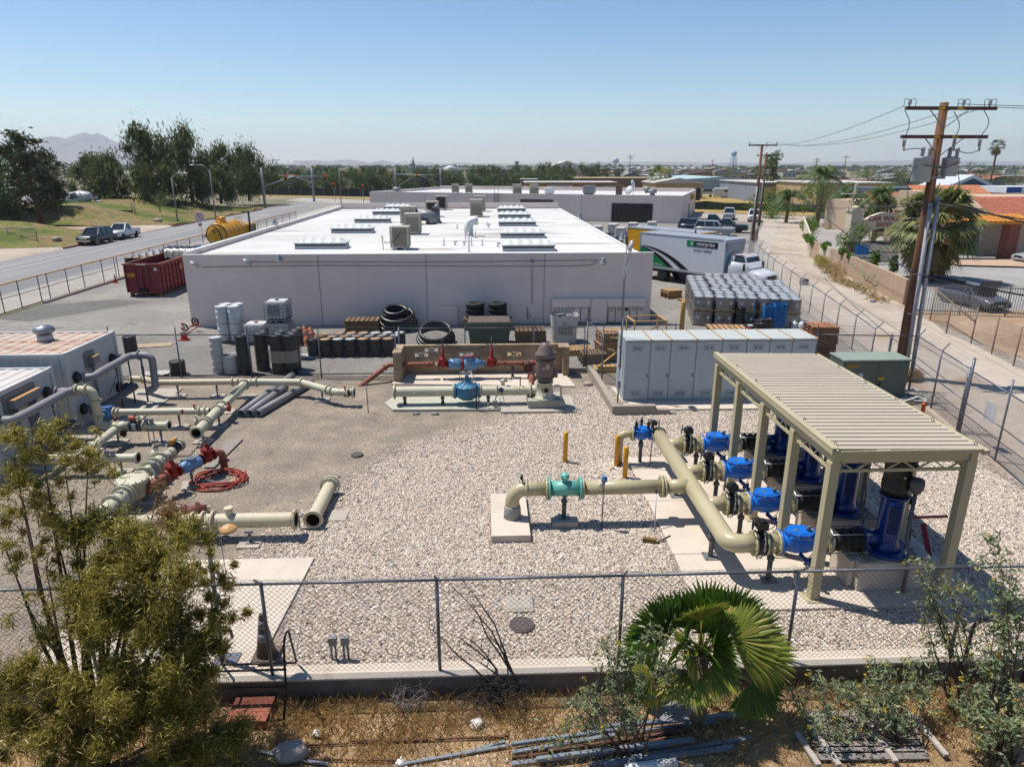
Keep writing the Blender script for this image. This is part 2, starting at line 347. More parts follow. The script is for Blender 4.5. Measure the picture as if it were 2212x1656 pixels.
def bank(name,x0,x1,y0,y1,hf,mat,n=60,m=80):
 X,Y=np.meshgrid(np.linspace(0,1,n),np.linspace(y0,y1,m));xx=np.vectorize(lambda t,y:x0(y)+(x1(y)-x0(y))*t)(X,Y)
 Z=np.vectorize(hf)(X,Y);V_=np.stack([xx,Y,Z],-1).reshape(-1,3);i=np.arange(n*m).reshape(m,n)
 F_=np.stack([i[:-1,:-1],i[:-1,1:],i[1:,1:],i[1:,:-1]],-1).reshape(-1,4);o=np_mesh(name,V_,F_,mat,smooth=True);o['kind']='structure';return o
sm=lambda t:max(0,min(1,t))**2*(3-2*max(0,min(1,t)))
bank('grass_bank',lambda y:-47.5,lambda y:-74,80.2,98.6,lambda t,y:.05+1.9*sm(t*1.6)*sm((y-80)/5)*sm((98.6-y)/4)+.12*sin(y*1.3+t*9),GRSLOPE)
bank('grass_bank',lambda y:-47.5-2.4*sm((116-y)/8),lambda y:-78,109,157,lambda t,y:.05+2.6*sm(t*1.5)*sm((y-108)/8)*sm((157-y)/8)+.15*sin(y*.9+t*7),GRSLOPE)
sheet('earth_yard',[(-160,98.4),(-60,98.4),(-60,160),(-160,230)],.04,DIRT)
def hill(name,cx,cy,pts,depth,mat):
 xs=np.linspace(pts[0][0],pts[-1][0],140);hs=np.interp(xs,[p[0]for p in pts],[p[1]for p in pts])
 hs=hs*(1+.05*np.sin(xs*.021)+.035*np.sin(xs*.057+1));k=21;V_=[]
 for j in range(k):
  t=(j/(k-1))*2-1;f=cos(t*pi/2)**.8 if j not in(0,k-1)else 0
  jit=1+.10*np.sin(xs*.013*(1+abs(t))+t*6)*(1-abs(f-1)if f<1 else 0)
  V_.append(np.stack([cx+xs,np.full_like(xs,cy+t*depth),hs*f*jit-1],-1))
 V_=np.concatenate(V_);i=np.arange(k*140).reshape(k,140);F_=np.stack([i[:-1,:-1],i[:-1,1:],i[1:,1:],i[1:,:-1]],-1).reshape(-1,4)
 o=np_mesh(name,V_,F_,mat,smooth=True);o['kind']='structure'
HM=ground_mat('dry_hill',[(.3,S(120,104,84)),(.7,S(156,136,110))],.004,(.02,.15),(.1,.1),0)
def hp(D,pts):return[((x-1043-.0)/1548*D,(357-y)/1548*D*1.06)for x,y in pts]
hill('hills',0,9000,hp(9000,[(40,352),(84,316),(150,326),(190,306),(225,303),(262,310),(300,318),(345,338),(420,352)]),1500,HM)
hill('hills',0,10500,hp(10500,[(640,356),(676,347),(720,350),(760,346),(800,353),(830,348),(868,356),(1000,352),(1100,356)]),1200,HM)
hill('hills',0,11600,hp(11600,[(-300,354),(0,349),(200,352),(560,353),(1100,354),(1400,350),(1700,353),(2000,347),(2300,351),(2700,353)]),1000,HM)
# pump station ground
def gravel_ground():
 m=bpy.data.materials.new('pebble_ground');m.use_nodes=True;N=m.node_tree.nodes;L=m.node_tree.links;b=N['Principled BSDF']
 b.inputs['Roughness'].default_value=.9;b.inputs['Specular IOR Level'].default_value=.2
 tc=N.new('ShaderNodeTexCoord');P=tc.outputs['Object']
 vo=N.new('ShaderNodeTexVoronoi');vo.inputs['Scale'].default_value=17;L.new(P,vo.inputs['Vector'])
 hs=N.new('ShaderNodeSeparateColor');L.new(vo.outputs['Color'],hs.inputs[0])
 r=ramp(N,[(0,S(126,116,110)),(.2,S(178,160,144)),(.5,S(206,188,170)),(.8,S(224,208,192)),(1,S(236,226,214))]);L.new(hs.outputs[0],r.inputs[0])
 ed=N.new('ShaderNodeMapRange');ed.inputs[1].default_value=.25;ed.inputs[2].default_value=.75;ed.inputs[3].default_value=1;ed.inputs[4].default_value=.4;L.new(vo.outputs['Distance'],ed.inputs[0])
 mx=N.new('ShaderNodeMix');mx.data_type='RGBA';mx.blend_type='MULTIPLY';mx.inputs[0].default_value=1;L.new(r.outputs[0],mx.inputs[6]);L.new(ed.outputs[0],mx.inputs[7])
 n1=N.new('ShaderNodeTexNoise');n1.inputs['Scale'].default_value=.9;n1.inputs['Detail'].default_value=6;L.new(P,n1.inputs['Vector'])
 r1=ramp(N,[(.3,S(142,131,118)),(.55,S(164,150,134)),(.72,S(184,164,142))]);L.new(n1.outputs[0],r1.inputs[0])
 n2=N.new('ShaderNodeTexVoronoi');n2.inputs['Scale'].default_value=30;L.new(P,n2.inputs['Vector'])
 mr=N.new('ShaderNodeMapRange');mr.inputs[1].default_value=0;mr.inputs[2].default_value=1;mr.inputs[3].default_value=.72;mr.inputs[4].default_value=1.25;h2=N.new('ShaderNodeSeparateColor');L.new(n2.outputs['Color'],h2.inputs[0]);L.new(h2.outputs[0],mr.inputs[0])
 m1=N.new('ShaderNodeMix');m1.data_type='RGBA';m1.blend_type='MULTIPLY';m1.inputs[0].default_value=1;L.new(r1.outputs[0],m1.inputs[6]);L.new(mr.outputs[0],m1.inputs[7])
 at=N.new('ShaderNodeAttribute');at.attribute_name='cover'
 n3=N.new('ShaderNodeTexNoise');n3.inputs['Scale'].default_value=1.1;n3.inputs['Detail'].default_value=7;n3.inputs['Roughness'].default_value=.7;L.new(P,n3.inputs['Vector'])
 ad=N.new('ShaderNodeMath');ad.operation='ADD';L.new(at.outputs['Fac'],ad.inputs[0]);L.new(n3.outputs[0],ad.inputs[1])
 r3=ramp(N,[(.86,(0,0,0)),(1.0,(1,1,1))]);r3.color_ramp.elements[1].position=1
 sb=N.new('ShaderNodeMapRange');sb.inputs[1].default_value=.9;sb.inputs[2].default_value=1.08;L.new(ad.outputs[0],sb.inputs[0])
 m2=N.new('ShaderNodeMix');m2.data_type='RGBA';L.new(sb.outputs[0],m2.inputs[0]);L.new(m1.outputs[2],m2.inputs[6]);L.new(mx.outputs[2],m2.inputs[7])
 L.new(m2.outputs[2],b.inputs['Base Color'])
 bm=N.new('ShaderNodeBump');bm.inputs['Strength'].default_value=.6;bm.inputs['Distance'].default_value=.03;bm.invert=True;L.new(vo.outputs['Distance'],bm.inputs['Height']);L.new(bm.outputs[0],b.inputs['Normal'])
 return m
def cover(x,y):
 """how stony the yard is: bare grit to the left and back, stones to the right and front"""
 ex=np.interp(y,[10,13.8,14.6,16,17.5,19.5,21.5,24,26,30],[-4.6,-5.5,-5.5,-5.2,-4.4,-3.6,-2.4,.8,3.2,7.5])
 c=np.clip((x-ex)/2.4+.5,0,1)
 c=np.where((x>5)&(y>24.2),np.clip(c*.45,0,1),c)
 c=np.where((x>10.6)&(y>18.5),c*np.clip(1.25-(x-10.6)*.12,.35,1),c)
 return c
nx,ny=90,60
X,Y=np.meshgrid(np.linspace(0,1,nx),np.linspace(10.5,29.9,ny));XR=np.interp(Y,[10.5,17.4,29.3],[14.1,15.75,18.0]);XX=-27+(XR+27)*X
V_=np.stack([XX,Y,np.full_like(XX,.0)],-1).reshape(-1,3);i=np.arange(nx*ny).reshape(ny,nx)
gr=np_mesh('gravel_ground',V_,np.stack([i[:-1,:-1],i[:-1,1:],i[1:,1:],i[1:,:-1]],-1).reshape(-1,4),gravel_ground());gr['kind']='structure'
at=gr.data.attributes.new('cover','FLOAT','POINT');at.data.foreach_set('value',(cover(V_[:,0],V_[:,1])*.62+.1).astype(np.float32))
PADS=[]
def pad(name,x0,x1,y0,y1,z,mat=None,pts=None,z0=-.1):
 b=Mb()
 if pts:b.poly([(p[0],p[1],z0)for p in pts],(0,0,z-z0));x0=min(p[0]for p in pts);x1=max(p[0]for p in pts);y0=min(p[1]for p in pts);y1=max(p[1]for p in pts)
 else:b.bx(x0,x1,y0,y1,z0,z)
 PADS.append((x0,x1,y0,y1));o=b.B(name,mat or CONC,bevel=.012);o['kind']='structure';return o
CONC2=ground_mat('fresh_concrete',[(.3,S(222,206,188)),(.7,S(238,224,206))],.5,(3,.04),(50,.06),.1,stains=(.9,.68,S(180,160,140)))
SX0=4.5
for i_,(a,c)in enumerate(((12.06,14.26),(14.275,17.0),(17.015,20.0))):
 pad('concrete_slab',0,0,0,0,.06,CONC2,[(SX0-.02 if i_ else 4.4,a),(10.75,a),(10.75,c),(SX0,c)])
sl1=pad('concrete_block',.1,1.08,15.05,17.35,.2,CONC2)
pad('concrete_slab',0,0,0,0,.05,CONC2,[(-8.6,10.7),(-4.34,10.7),(-4.15,14.5),(-8.6,14.5)])
# shade canopy
TAN=M('tan_paint',S(206,194,156),.45,var=.05,scale=1.5,bump=.05)
TANR=M('tan_roof',S(214,199,176),.5,var=.07,scale=.8,stretch=(.4,3,1))
CX0,CX1,CYS=7.03,9.87,[12.42,14.17,15.92,17.67,19.45]
cnp=thing('shade_canopy','tan steel canopy with ribbed metal roof standing over the four blue pumps','canopy',(8.5,16,.06))
ZB=3.29
for y in CYS:
 for x in(CX0,CX1):
  b=Mb();b.bx(x-.1,x+.1,y-.1,y+.1,.07,ZB);b.bx(x-.2,x+.2,y-.2,y+.2,.062,.082)
  for sx in(-.15,.15):
   for sy in(-.15,.15):b.cyl((x+sx,y+sy,.08),(x+sx,y+sy,.11),.02,n=6)
  b.B('post',TAN,cnp,bevel=.012)
Y0,Y1=CYS[0],CYS[-1]
for x in(CX0,CX1):
 b=Mb();b.bx(x-.07,x+.07,Y0-.11,Y1+.11,ZB+.002,ZB+.19);b.B('beam',TAN,cnp,bevel=.008)
for y in(Y0,Y1):
 b=Mb();b.bx(CX0+.072,CX1-.072,y-.07,y+.07,ZB+.004,ZB+.188);b.B('beam',TAN,cnp,bevel=.008)
def truss(p,q,zt,zb,nz):
 b=Mb();p=Vector(p);q=Vector(q);d=q-p
 b.bar((p.x,p.y,zb),(q.x,q.y,zb),.05,.06);b.bar((p.x,p.y,zt),(q.x,q.y,zt),.05,.05)
 for e in(p,q):b.bar((e.x,e.y,zb),(e.x,e.y,zt),.05,.05)
 for i in range(nz):
  a=p+d*(i/nz);c=p+d*((i+1)/nz);m_=(a+c)/2
  b.bar((a.x,a.y,zt),(m_.x,m_.y,zb),.03,.03);b.bar((m_.x,m_.y,zb),(c.x,c.y,zt),.03,.03)
 b.B('truss',TAN,cnp)
truss((CX0+.13,Y0,0),(CX1-.13,Y0,0),ZB-.02,ZB-.22,4);truss((CX0+.13,Y1,0),(CX1-.13,Y1,0),ZB-.02,ZB-.22,4)
for x in(CX0,CX1):
 for a,c in zip(CYS,CYS[1:]):truss((x,a+.12,0),(x,c-.12,0),ZB-.02,ZB-.22,3)
RX0,RX1,RY0,RY1=6.93,9.99,12.3,19.62
zr=lambda x:3.61-.015*(x-RX0)
b=Mb();pr=[];n=34;pt=(RY1-RY0)/n
for i in range(n):
 y=RY0+i*pt;pr+=[(y,0),(y+pt*.7,0),(y+pt*.76,-.045),(y+pt*.94,-.045),(y+pt,0)]
vs=[(x,y,zr(x)+z)for x in(RX0,RX1)for y,z in pr];m_=len(pr)
b.add(vs,[(k,m_+k,m_+k+1,k+1)for k in range(m_-1)])
rf=b.B('roof',TANR,cnp);so_=rf.modifiers.new('thick','SOLIDIFY');so_.thickness=.02;so_.offset=-1
b=Mb();b.bx(RX0-.03,RX1,RY0-.05,RY0-.012,ZB+.195,3.57);b.B('fascia',TAN,cnp,bevel=.005)
b=Mb();b.bx(RX0-.05,RX0-.005,RY0-.04,RY1,ZB+.195,3.625);b.bx(RX0-.06,RX0+.1,RY0-.04,RY1,3.615,3.635);b.B('fascia',TAN,cnp,bevel=.005)
b=Mb();b.poly([(RX1+.0,RY0-.06,3.44),(RX1+.12,RY0-.06,3.45),(RX1+.12,RY0-.06,3.55),(RX1,RY0-.06,3.54)],(0,RY1-RY0+.06,0));b.B('gutter',TAN,cnp,bevel=.005)
b=Mb()
for i in range(6):
 for x in(RX0+.1,RX1-.05):
  y=12.45+i*1.4;b.ring((x,y,zr(x)+.045),(1,.3,0),.035,.008,10,5)
b.B('hook',M('dark_steel',S(84,82,80),.4,.6),cnp)
# pumps
BLUE=M('pump_blue',S(10,62,140),.3,var=.1,scale=2,coat=.3);VBL=M('valve_blue',S(22,124,232),.32,var=.1,scale=3,coat=.3,rust=(S(10,60,140),.63,2.5,.2))
BLK=M('black_metal',S(34,34,36),.38,var=.25,scale=5);RUB=M('black_rubber',S(38,38,40),.75,var=.2,scale=6)
STL=M('bright_steel',S(186,186,184),.35,.7,.15,8);GAL=M('galvanised',S(150,152,154),.5,.35,.18,5);DGR=M('grey_conduit',S(104,102,104),.6,var=.15,scale=4)
PIPET=M('tan_pipe',S(208,196,156),.38,var=.05,scale=1.2,coat=.15,rust=(S(184,164,120),.66,1.6,.2));PCON=CONC2
ROWS=[13.14,15.0,16.88,18.76];PZ=1.0;PX=8.92
WOR=['front','second','third','rear']
def chain(b,pts,r=.014):
 P=[Vector(p)for p in pts]
 for i,(a,c)in enumerate(zip(P,P[1:])):
  d=c-a;k=max(1,int(d.length/.05))
  for j in range(k):
   p=a+d*((j+.5)/k);b.ring(p,(1,0,.2)if(i+j)%2 else(.2,1,.4),.028,.008,8,4)
def pedestal(y,lab):
 o=thing('pump_pedestal',lab,'pedestal',(PX,y,.06),group='concrete pedestals under the pumps')
 b=Mb();b.bx(PX-.82,PX+.92,y-.52,y+.6,.062,.745);b.bx(PX-.96,PX-.83,y-.35,y+.45,.062,.72)
 b.B('base_block',CONC2,o,bevel=.02)
 b=Mb();b.bx(PX-.66,PX+.6,y-.5,y+.55,.747,.79);b.B('grout_plate',M('grout',S(170,158,138),.8),o,bevel=.01)
 return o
for i,y in enumerate(ROWS):
 pedestal(y,['concrete pedestal under the front pump beside the chain link fence','concrete pedestal carrying the second pump from the fence','concrete pedestal carrying the third pump from the fence','concrete pedestal under the rearmost pump of the canopy'][i])
def pump():
 o=thing('pump','blue vertical pump with black motor nearest the chain link fence','pump',(PX,ROWS[0],.79),group='blue vertical pumps under the canopy')
 x,y=PX,ROWS[0];z0=.79
 b=Mb();b.flange((x,y,z0+.03),(0,0,1),.53,.06,16);b.lathe([(.34,z0+.06),(.27,z0+.14),(.245,z0+.3),(.245,z0+1.28),(.27,z0+1.31),(.31,z0+1.33),(.31,z0+1.37)],(x,y,0))
 b.cyl((x-.2,y,PZ+.1),(x-.62,y,PZ+.1),.17);b.lathe([(.17,.0),(.22,-.05),(.22,-.14)],(x-.22,y,PZ+.1),(-1,0,0));b.B('discharge_head',BLUE,o)
 b=Mb();b.flange((x-.6,y,PZ+.1),(1,0,0),.29,.05,12);b.B('flange',BLUE,o)
 b=Mb()
 for a in(-.35,2.8):
  c=Vector((cos(a-pi/2),sin(a-pi/2),0));p=Vector((x,y,0))+c*.247;t=Vector((-c.y,c.x,0))
  b.poly([p-t*.09+Vector((0,0,z0+.5)),p+t*.09+Vector((0,0,z0+.5)),p+t*.09+Vector((0,0,z0+1.15)),p-t*.09+Vector((0,0,z0+1.15))],c*.02)
 b.B('screen',M('dark_mesh',S(12,44,100),.6,bump=.6,bscale=150),o,bevel=.01)
 b=Mb()
 for a in(.9,-2.2):c=Vector((cos(a),sin(a),0));b.bar(Vector((x,y,z0+1.2))+c*.26,Vector((x,y,z0+1.26))+c*.37,.1,.12)
 b.B('lug',BLUE,o)
 zm=z0+1.375
 b=Mb();b.lathe([(.28,zm),(.28,zm+.1),(.3,zm+.12),(.3,zm+.28),(.29,zm+.3),(.29,zm+.66),(.32,zm+.68),(.33,zm+.84),(.3,zm+.87),(.25,zm+.9),(.24,zm+1.0),(.18,zm+1.05),(.08,zm+1.1),(0,zm+1.1)],(x,y,0),n=32)
 for k in range(4):
  a=k*pi/2+.5;b.box((x+cos(a)*.34,y+sin(a)*.34,zm+.74),(.06,.1,.1),a)
 b.B('motor',BLK,o)
 b=Mb();b.box((x-.04,y-.297,zm+.5),(.06,.006,.05));b.B('name_plate',STL,o)
 jx,jy,jz=x+.2,y-.36,zm+.38
 b=Mb();b.lathe([(.02,.14),(.13,.12),(.15,.04),(.14,-.1),(.08,-.2),(.04,-.24)],(jx,jy,jz),(0,0,1),n=14);b.B('terminal_box',DGR,o)
 b=Mb();b.tube(fillet([(jx,jy,jz-.2),(jx-.02,jy-.03,z0+.5),(jx-.05,jy-.28,z0+.1),(jx-.05,jy-.28,.1)],.3),.045,10);b.B('conduit',DGR,o)
 b=Mb();b.tube(fillet([(x+.36,y-.1,zm-.2),(x+.42,y-.15,z0+.5),(x+.4,y-.2,z0+.1),(x+.6,y-.1,z0+.05)],.2),.014,6);b.box((x+.36,y-.1,zm-.14),(.1,.07,.18));b.B('cable',M('cable_black',S(30,30,32),.6),o)
 return o
pm=pump()
for i in(1,2,3):dup(pm,(PX,ROWS[i],.79),0,['','blue vertical pump standing second from the fence, partly behind canopy posts','blue vertical pump standing third from the fence, mid canopy','blue vertical pump at the rear end of the canopy'][i])
def bellows():
 x0,x1=7.62,PX-.6-.03;y=ROWS[0];z=PZ+.05;o=thing('expansion_joint','black rubber bellows joint with tie rods at the front pump','expansion joint',((x0+x1)/2,y,z),group='black rubber expansion joints beside the pumps')
 pr=[(.28,0),(.28,.03)];L_=x1-x0
 for k in range(3):t=.06+k*(L_-.12)/3;w_=(L_-.12)/3;pr+=[(.19,t),(.24,t+w_*.25),(.255,t+w_*.5),(.24,t+w_*.75),(.19,t+w_)]
 pr+=[(.28,L_-.03),(.28,L_)]
 b=Mb();b.lathe(pr,(x0,y,z),(1,0,0),28);b.B('bellows',RUB,o)
 for a in(.6,2.3,-.75,-2.4):
  b=Mb();c=(y+cos(a)*.31,z+sin(a)*.31);b.cyl((x0-.22,c[0],c[1]),(x1+.16,c[0],c[1]),.014,n=8)
  for xx in(x0-.12,x1+.06):b.box((xx,c[0]-cos(a)*.03,c[1]-sin(a)*.03),(.03,.09,.09));b.cyl((xx-.05,c[0],c[1]),(xx+.05,c[0],c[1]),.026,n=6,smooth=False)
  b.B('tie_rod',STL,o)
 b=Mb();b.flange((x0-.03,y,z),(1,0,0),.29,.05,12);b.B('flange',STL,o)
 return o
bl=bellows()
for i in(1,2,3):dup(bl,(bl.location.x,ROWS[i],bl.location.z),0,['','black rubber bellows joint at the second pump from the fence','black rubber bellows joint at the third pump from the fence','black rubber bellows joint at the rear pump of the canopy'][i])
def checkvalve():
 xc,y,z=6.92,ROWS[0],PZ;o=thing('check_valve','bright blue check valve on the front pipe nearest the fence','valve',(xc,y,z),group='bright blue check valves left of the canopy')
 b=Mb();b.lathe([(.19,-.42),(.19,-.3),(.24,-.12),(.25,.1),(.2,.3),(.19,.42)],(xc,y,z),(1,0,0),24)
 b.poly([(xc-.28,y-.2,z-.05),(xc+.28,y-.2,z-.05),(xc+.28,y+.2,z-.05),(xc-.28,y+.2,z-.05)],(0,0,.27))
 b.B('body',VBL,o,bevel=.02)
 oc=[(xc+.33*cos(pi/8+k*pi/4)*1.02,y+.27*sin(pi/8+k*pi/4),z+.225)for k in range(8)]
 b=Mb();b.poly(oc,(0,0,.035));b.poly([(xc+(p[0]-xc)*1.,y+(p[1]-y)*1.,z+.265)for p in oc],(0,0,.035));b.poly([(xc+(p[0]-xc)*.8,y+(p[1]-y)*.8,z+.298)for p in oc],(0,0,.02));b.B('cover',VBL,o,bevel=.006)
 b=Mb()
 for k in range(8):a=pi/8+k*pi/4;b.cyl((xc+.3*cos(a),y+.24*sin(a),z+.2),(xc+.3*cos(a),y+.24*sin(a),z+.325),.018,n=6,smooth=False)
 b.B('bolt',STL,o)
 for s_ in(-1,1):
  b=Mb();b.flange((xc+s_*.44,y,z),(1,0,0),.295,.05,12);b.B('flange',VBL,o)
 b=Mb();b.box((xc-.1,y-.02,z+.322),(.1,.07,.008));b.B('name_plate',STL,o)
 b=Mb();b.cyl((xc+.16,y-.05,z+.3),(xc+.16,y-.05,z+.36),.03);b.box((xc+.16,y-.05,z+.39),(.09,.06,.07),.4);b.cyl((xc+.1,y-.07,z+.38),(xc+.24,y-.02,z+.42),.022);b.tube(fillet([(xc+.2,y-.05,z+.4),(xc+.3,y-.2,z+.28),(xc+.2,y-.3,z-.1),(xc+.05,y-.25,z-.4)],.12),.01,6)
 b.B('limit_switch',M('switch_grey',S(150,152,156),.4,.4),o)
 b=Mb();a=Vector((xc-.02,y-.16,z-.2));c=Vector((xc+.3,y-.42,z-.5));b.cyl(a,c,.05,n=12);b.cyl(c,c+(c-a)*.3,.036,n=12);d=(c-a).normalized();b.bar(a+d*.2,a+d*.28,.14,.14)
 b.B('damper',BLUE,o);b=Mb();b.cyl(c+Vector((0,-.03,.06)),c+Vector((.02,-.08,.02)),.045);b.B('gauge',M('gauge_brass',S(196,174,120),.35,.4),o)
 return o
cv=checkvalve()
for i in(1,2,3):dup(cv,(cv.location.x,ROWS[i],PZ),0,['','bright blue check valve on the second pipe from the fence','bright blue check valve on the third pipe from the fence','bright blue check valve on the rear pipe of the canopy'][i])
def spools(y,lab1,lab2):
 for x0,x1,lab in((6.13,6.455,lab1),(7.385,7.565,lab2)):
  o=thing('pipe_spool',lab,'pipe',((x0+x1)/2,y,PZ),group='short flanged pipes beside the check valves')
  b=Mb();b.cyl((x0,y,PZ),(x1,y,PZ),.19,n=28);b.B('pipe',PIPET,o)
  for xx in(x0+.022,x1-.022):
   if x1-x0<.2 and xx<x0+.1:continue
   b=Mb();b.flange((xx,y,PZ),(1,0,0),.285,.045,12);b.B('flange',PIPET,o)
  if x1-x0>.2:
   b=Mb();xm=(x0+x1)/2;b.cyl((xm-.05,y,PZ),(xm+.05,y,PZ),.215,n=28)
   for s_ in(-1,1):
    for t in(-1,1):b.bar((xm+t*.02,y+s_*.17,PZ+.16),(xm+t*.02,y+s_*.2,PZ-.14),.03,.05)
    b.ball((xm,y+s_*.235,PZ-.02),(.03,.03,.05),8,6)
   b.B('coupling',PIPET,o)
spools(ROWS[0],'short tan pipe with clamp coupling left of the front blue valve','short tan pipe between the front blue valve and its bellows')
spools(ROWS[1],'short tan pipe with clamp coupling left of the second blue valve','short tan pipe between second blue valve and its bellows')
spools(ROWS[2],'short tan pipe with clamp coupling left of the third blue valve','short tan pipe between third blue valve and its bellows')
spools(ROWS[3],'short tan pipe with clamp coupling left of the rear blue valve','short tan pipe between the rear blue valve and its bellows')
def butterfly():
 xc,y,z=6.02,ROWS[0],PZ;o=thing('butterfly_valve','black butterfly valve with hand wheel at the elbow nearest the fence','valve',(xc,y,z),group='black hand wheel valves on the tan header')
 b=Mb();b.cyl((xc-.09,y,z),(xc+.09,y,z),.265,n=28);b.flange((xc-.07,y,z),(1,0,0),.29,.035,12);b.flange((xc+.07,y,z),(1,0,0),.29,.035,12);b.B('body',BLK,o)
 b=Mb();b.cyl((xc,y,z+.25),(xc,y,z+.4),.05);b.box((xc+.02,y-.02,z+.45),(.24,.22,.16));b.box((xc+.03,y-.02,z+.555),(.14,.14,.05));b.B('gear_box',BLK,o,bevel=.015)
 b=Mb();c=(xc-.18,y-.02,z+.5);b.cyl((xc-.1,y-.02,z+.46),c,.02);b.ring(c,(1,-.35,-.1),.13,.016,22,6)
 u,w_,d=frame((1,-.35,-.1))
 for k in range(3):a=k*2*pi/3;b.cyl(c,Vector(c)+(u*cos(a)+w_*sin(a))*.13,.009,n=6)
 b.B('hand_wheel',BLK,o)
 b=Mb();chain(b,[(xc+.05,y-.1,z+.4),(xc+.04,y-.25,z+.2),(xc+.02,y-.31,z),(xc-.01,y-.24,z-.22),(xc-.08,y-.12,z-.3)]);b.B('chain',STL,o)
 return o
bv=butterfly()
for i in(1,2,3):dup(bv,(bv.location.x,ROWS[i],PZ),0,['','black butterfly valve with hand wheel on the second branch from the fence','black butterfly valve with hand wheel on the third branch from the fence','black butterfly valve with hand wheel on the rear branch'][i])
HX=5.36;TY=16.0
hd=thing('header_pipe','long tan header pipe with an elbow and branches to the blue valves','pipe',(HX,16.5,PZ))
b=Mb();b.tube(fillet([(HX,ROWS[3]+.82,PZ),(HX,ROWS[0],PZ),(5.9,ROWS[0],PZ)],.48,12),.212,28,caps=True)
b.lathe([(.212,0),(.26,.01),(.26,.05),(.2,.06),(0,.07)],(HX,ROWS[3]+.8,PZ),(0,1,0));b.B('pipe',PIPET,hd)
for y in ROWS[1:]:
 b=Mb();b.cyl((HX,y,PZ),(5.9,y,PZ),.185,n=28);b.B('branch',PIPET,hd)
for y in ROWS:
 b=Mb();b.flange((5.9,y,PZ),(1,0,0),.285,.05,12);b.B('flange',PIPET,hd)
b=Mb();b.cyl((HX,TY,PZ),(4.66,TY,PZ),.185,n=28);b.B('branch',PIPET,hd)
b=Mb();b.flange((4.63,TY,PZ),(1,0,0),.285,.05,12);b.B('flange',PIPET,hd)
ds=thing('discharge_pipe','tan pipe running from the header to an elbow down into a concrete block','pipe',(.73,TY,.2))
EX=.66
b=Mb();b.tube(fillet([(4.58,TY,PZ),(2.46,TY,PZ)],.1),.185,28);b.B('pipe',PIPET,ds)
b=Mb();b.tube(fillet([(1.58,TY,PZ),(EX,TY,PZ),(EX,TY,.3)],.36,12),.185,28);b.B('pipe',PIPET,ds)
b=Mb();b.lathe([(.23,.2),(.225,.35),(.215,.5),(.2,.55)],(EX,TY,0),n=28);b.B('concrete_collar',M('collar',S(176,172,166),.8,bump=.3),ds)
for xx in(4.55,2.49,1.55):
 b=Mb();b.flange((xx,TY,PZ),(1,0,0),.285,.045,12);b.B('flange',PIPET,ds)
for xx in(1.02,):
 b=Mb();b.cyl((xx-.035,TY,PZ),(xx+.035,TY,PZ),.215,n=28);b.ball((xx,TY-.23,PZ-.1),.035,8,6);b.cyl((xx-.1,TY,PZ+.18),(xx-.1,TY,PZ+.3),.03);b.B('coupling',PIPET,ds)
b=Mb();b.cyl((.9,TY,PZ+.28),(.9,TY,PZ+.34),.04);b.cyl((.9,TY-.06,PZ+.36),(.9,TY+.06,PZ+.36),.035);b.B('air_valve',BLK,ds)
AQ=M('aqua_paint',S(126,204,186),.35,var=.06,scale=3,coat=.2)
fm=thing('flow_meter','aqua green flow meter bolted into the tan discharge pipe','flow meter',(2.02,TY,PZ))
b=Mb();b.cyl((1.62,TY,PZ),(2.42,TY,PZ),.2,n=30);b.B('body',AQ,fm)
for xx in(1.61,2.43):
 b=Mb();b.flange((xx,TY,PZ),(1,0,0),.3,.05,12);b.B('flange',AQ,fm)
b=Mb();b.cyl((2.02,TY,PZ+.18),(2.02,TY,PZ+.27),.06);b.lathe([(.09,0),(.115,.03),(.115,.12),(.1,.15),(.04,.175),(0,.18)],(2.02,TY,PZ+.26));b.cyl((2.02,TY,PZ+.35),(2.02,TY-.16,PZ+.33),.04);b.B('sensor_head',AQ,fm)
def stand(name,lab,x,y,z0,zt,plate=.34,pedh=0.,grp='adjustable pipe stands under the tan pipes',mat=None):
 o=thing(name,lab,'pipe stand',(x,y,z0),group=grp);mat=mat or GAL
 if pedh:b=Mb();b.bx(x-.34,x+.34,y-.3,y+.3,z0-.04,z0+pedh);b.B('footing',CONC,o,bevel=.02)
 zb=z0+pedh
 b=Mb();b.bx(x-plate/2,x+plate/2,y-plate/2,y+plate/2,zb+.002,zb+.02)
 for sx in(-1,1):
  for sy in(-1,1):b.cyl((x+sx*plate*.38,y+sy*plate*.38,zb+.02),(x+sx*plate*.38,y+sy*plate*.38,zb+.05),.018,n=6)
 b.B('base_plate',mat,o)
 b=Mb();h=zt-zb;b.cyl((x,y,zb+.02),(x,y,zb+h*.72),.058,n=14);b.lathe([(.058,h*.66),(.085,h*.69),(.085,h*.78),(.06,h*.82),(.045,h*.86),(.045,h-.04),(.11,h)],(x,y,zb),n=14);b.B('column',DGR,o)
 return o
stand('pipe_stand','grey pipe stand on the slab under the big elbow of the header',5.33,14.12,.06,.79)
stand('pipe_stand','grey pipe stand on a concrete footing under the aqua flow meter',2.02,TY,0,.8,.3,.16)
stand('pipe_stand','grey pipe stand under the header just behind the discharge tee',HX,17.3,.06,.79)
for i,y in enumerate(ROWS):stand('pipe_stand',['grey pipe stand under the front clamp coupling nearest the fence','grey pipe stand under the second clamp coupling from the fence','grey pipe stand under the third clamp coupling from the fence','grey pipe stand under the rear clamp coupling'][i],6.34,y,.06,.81)
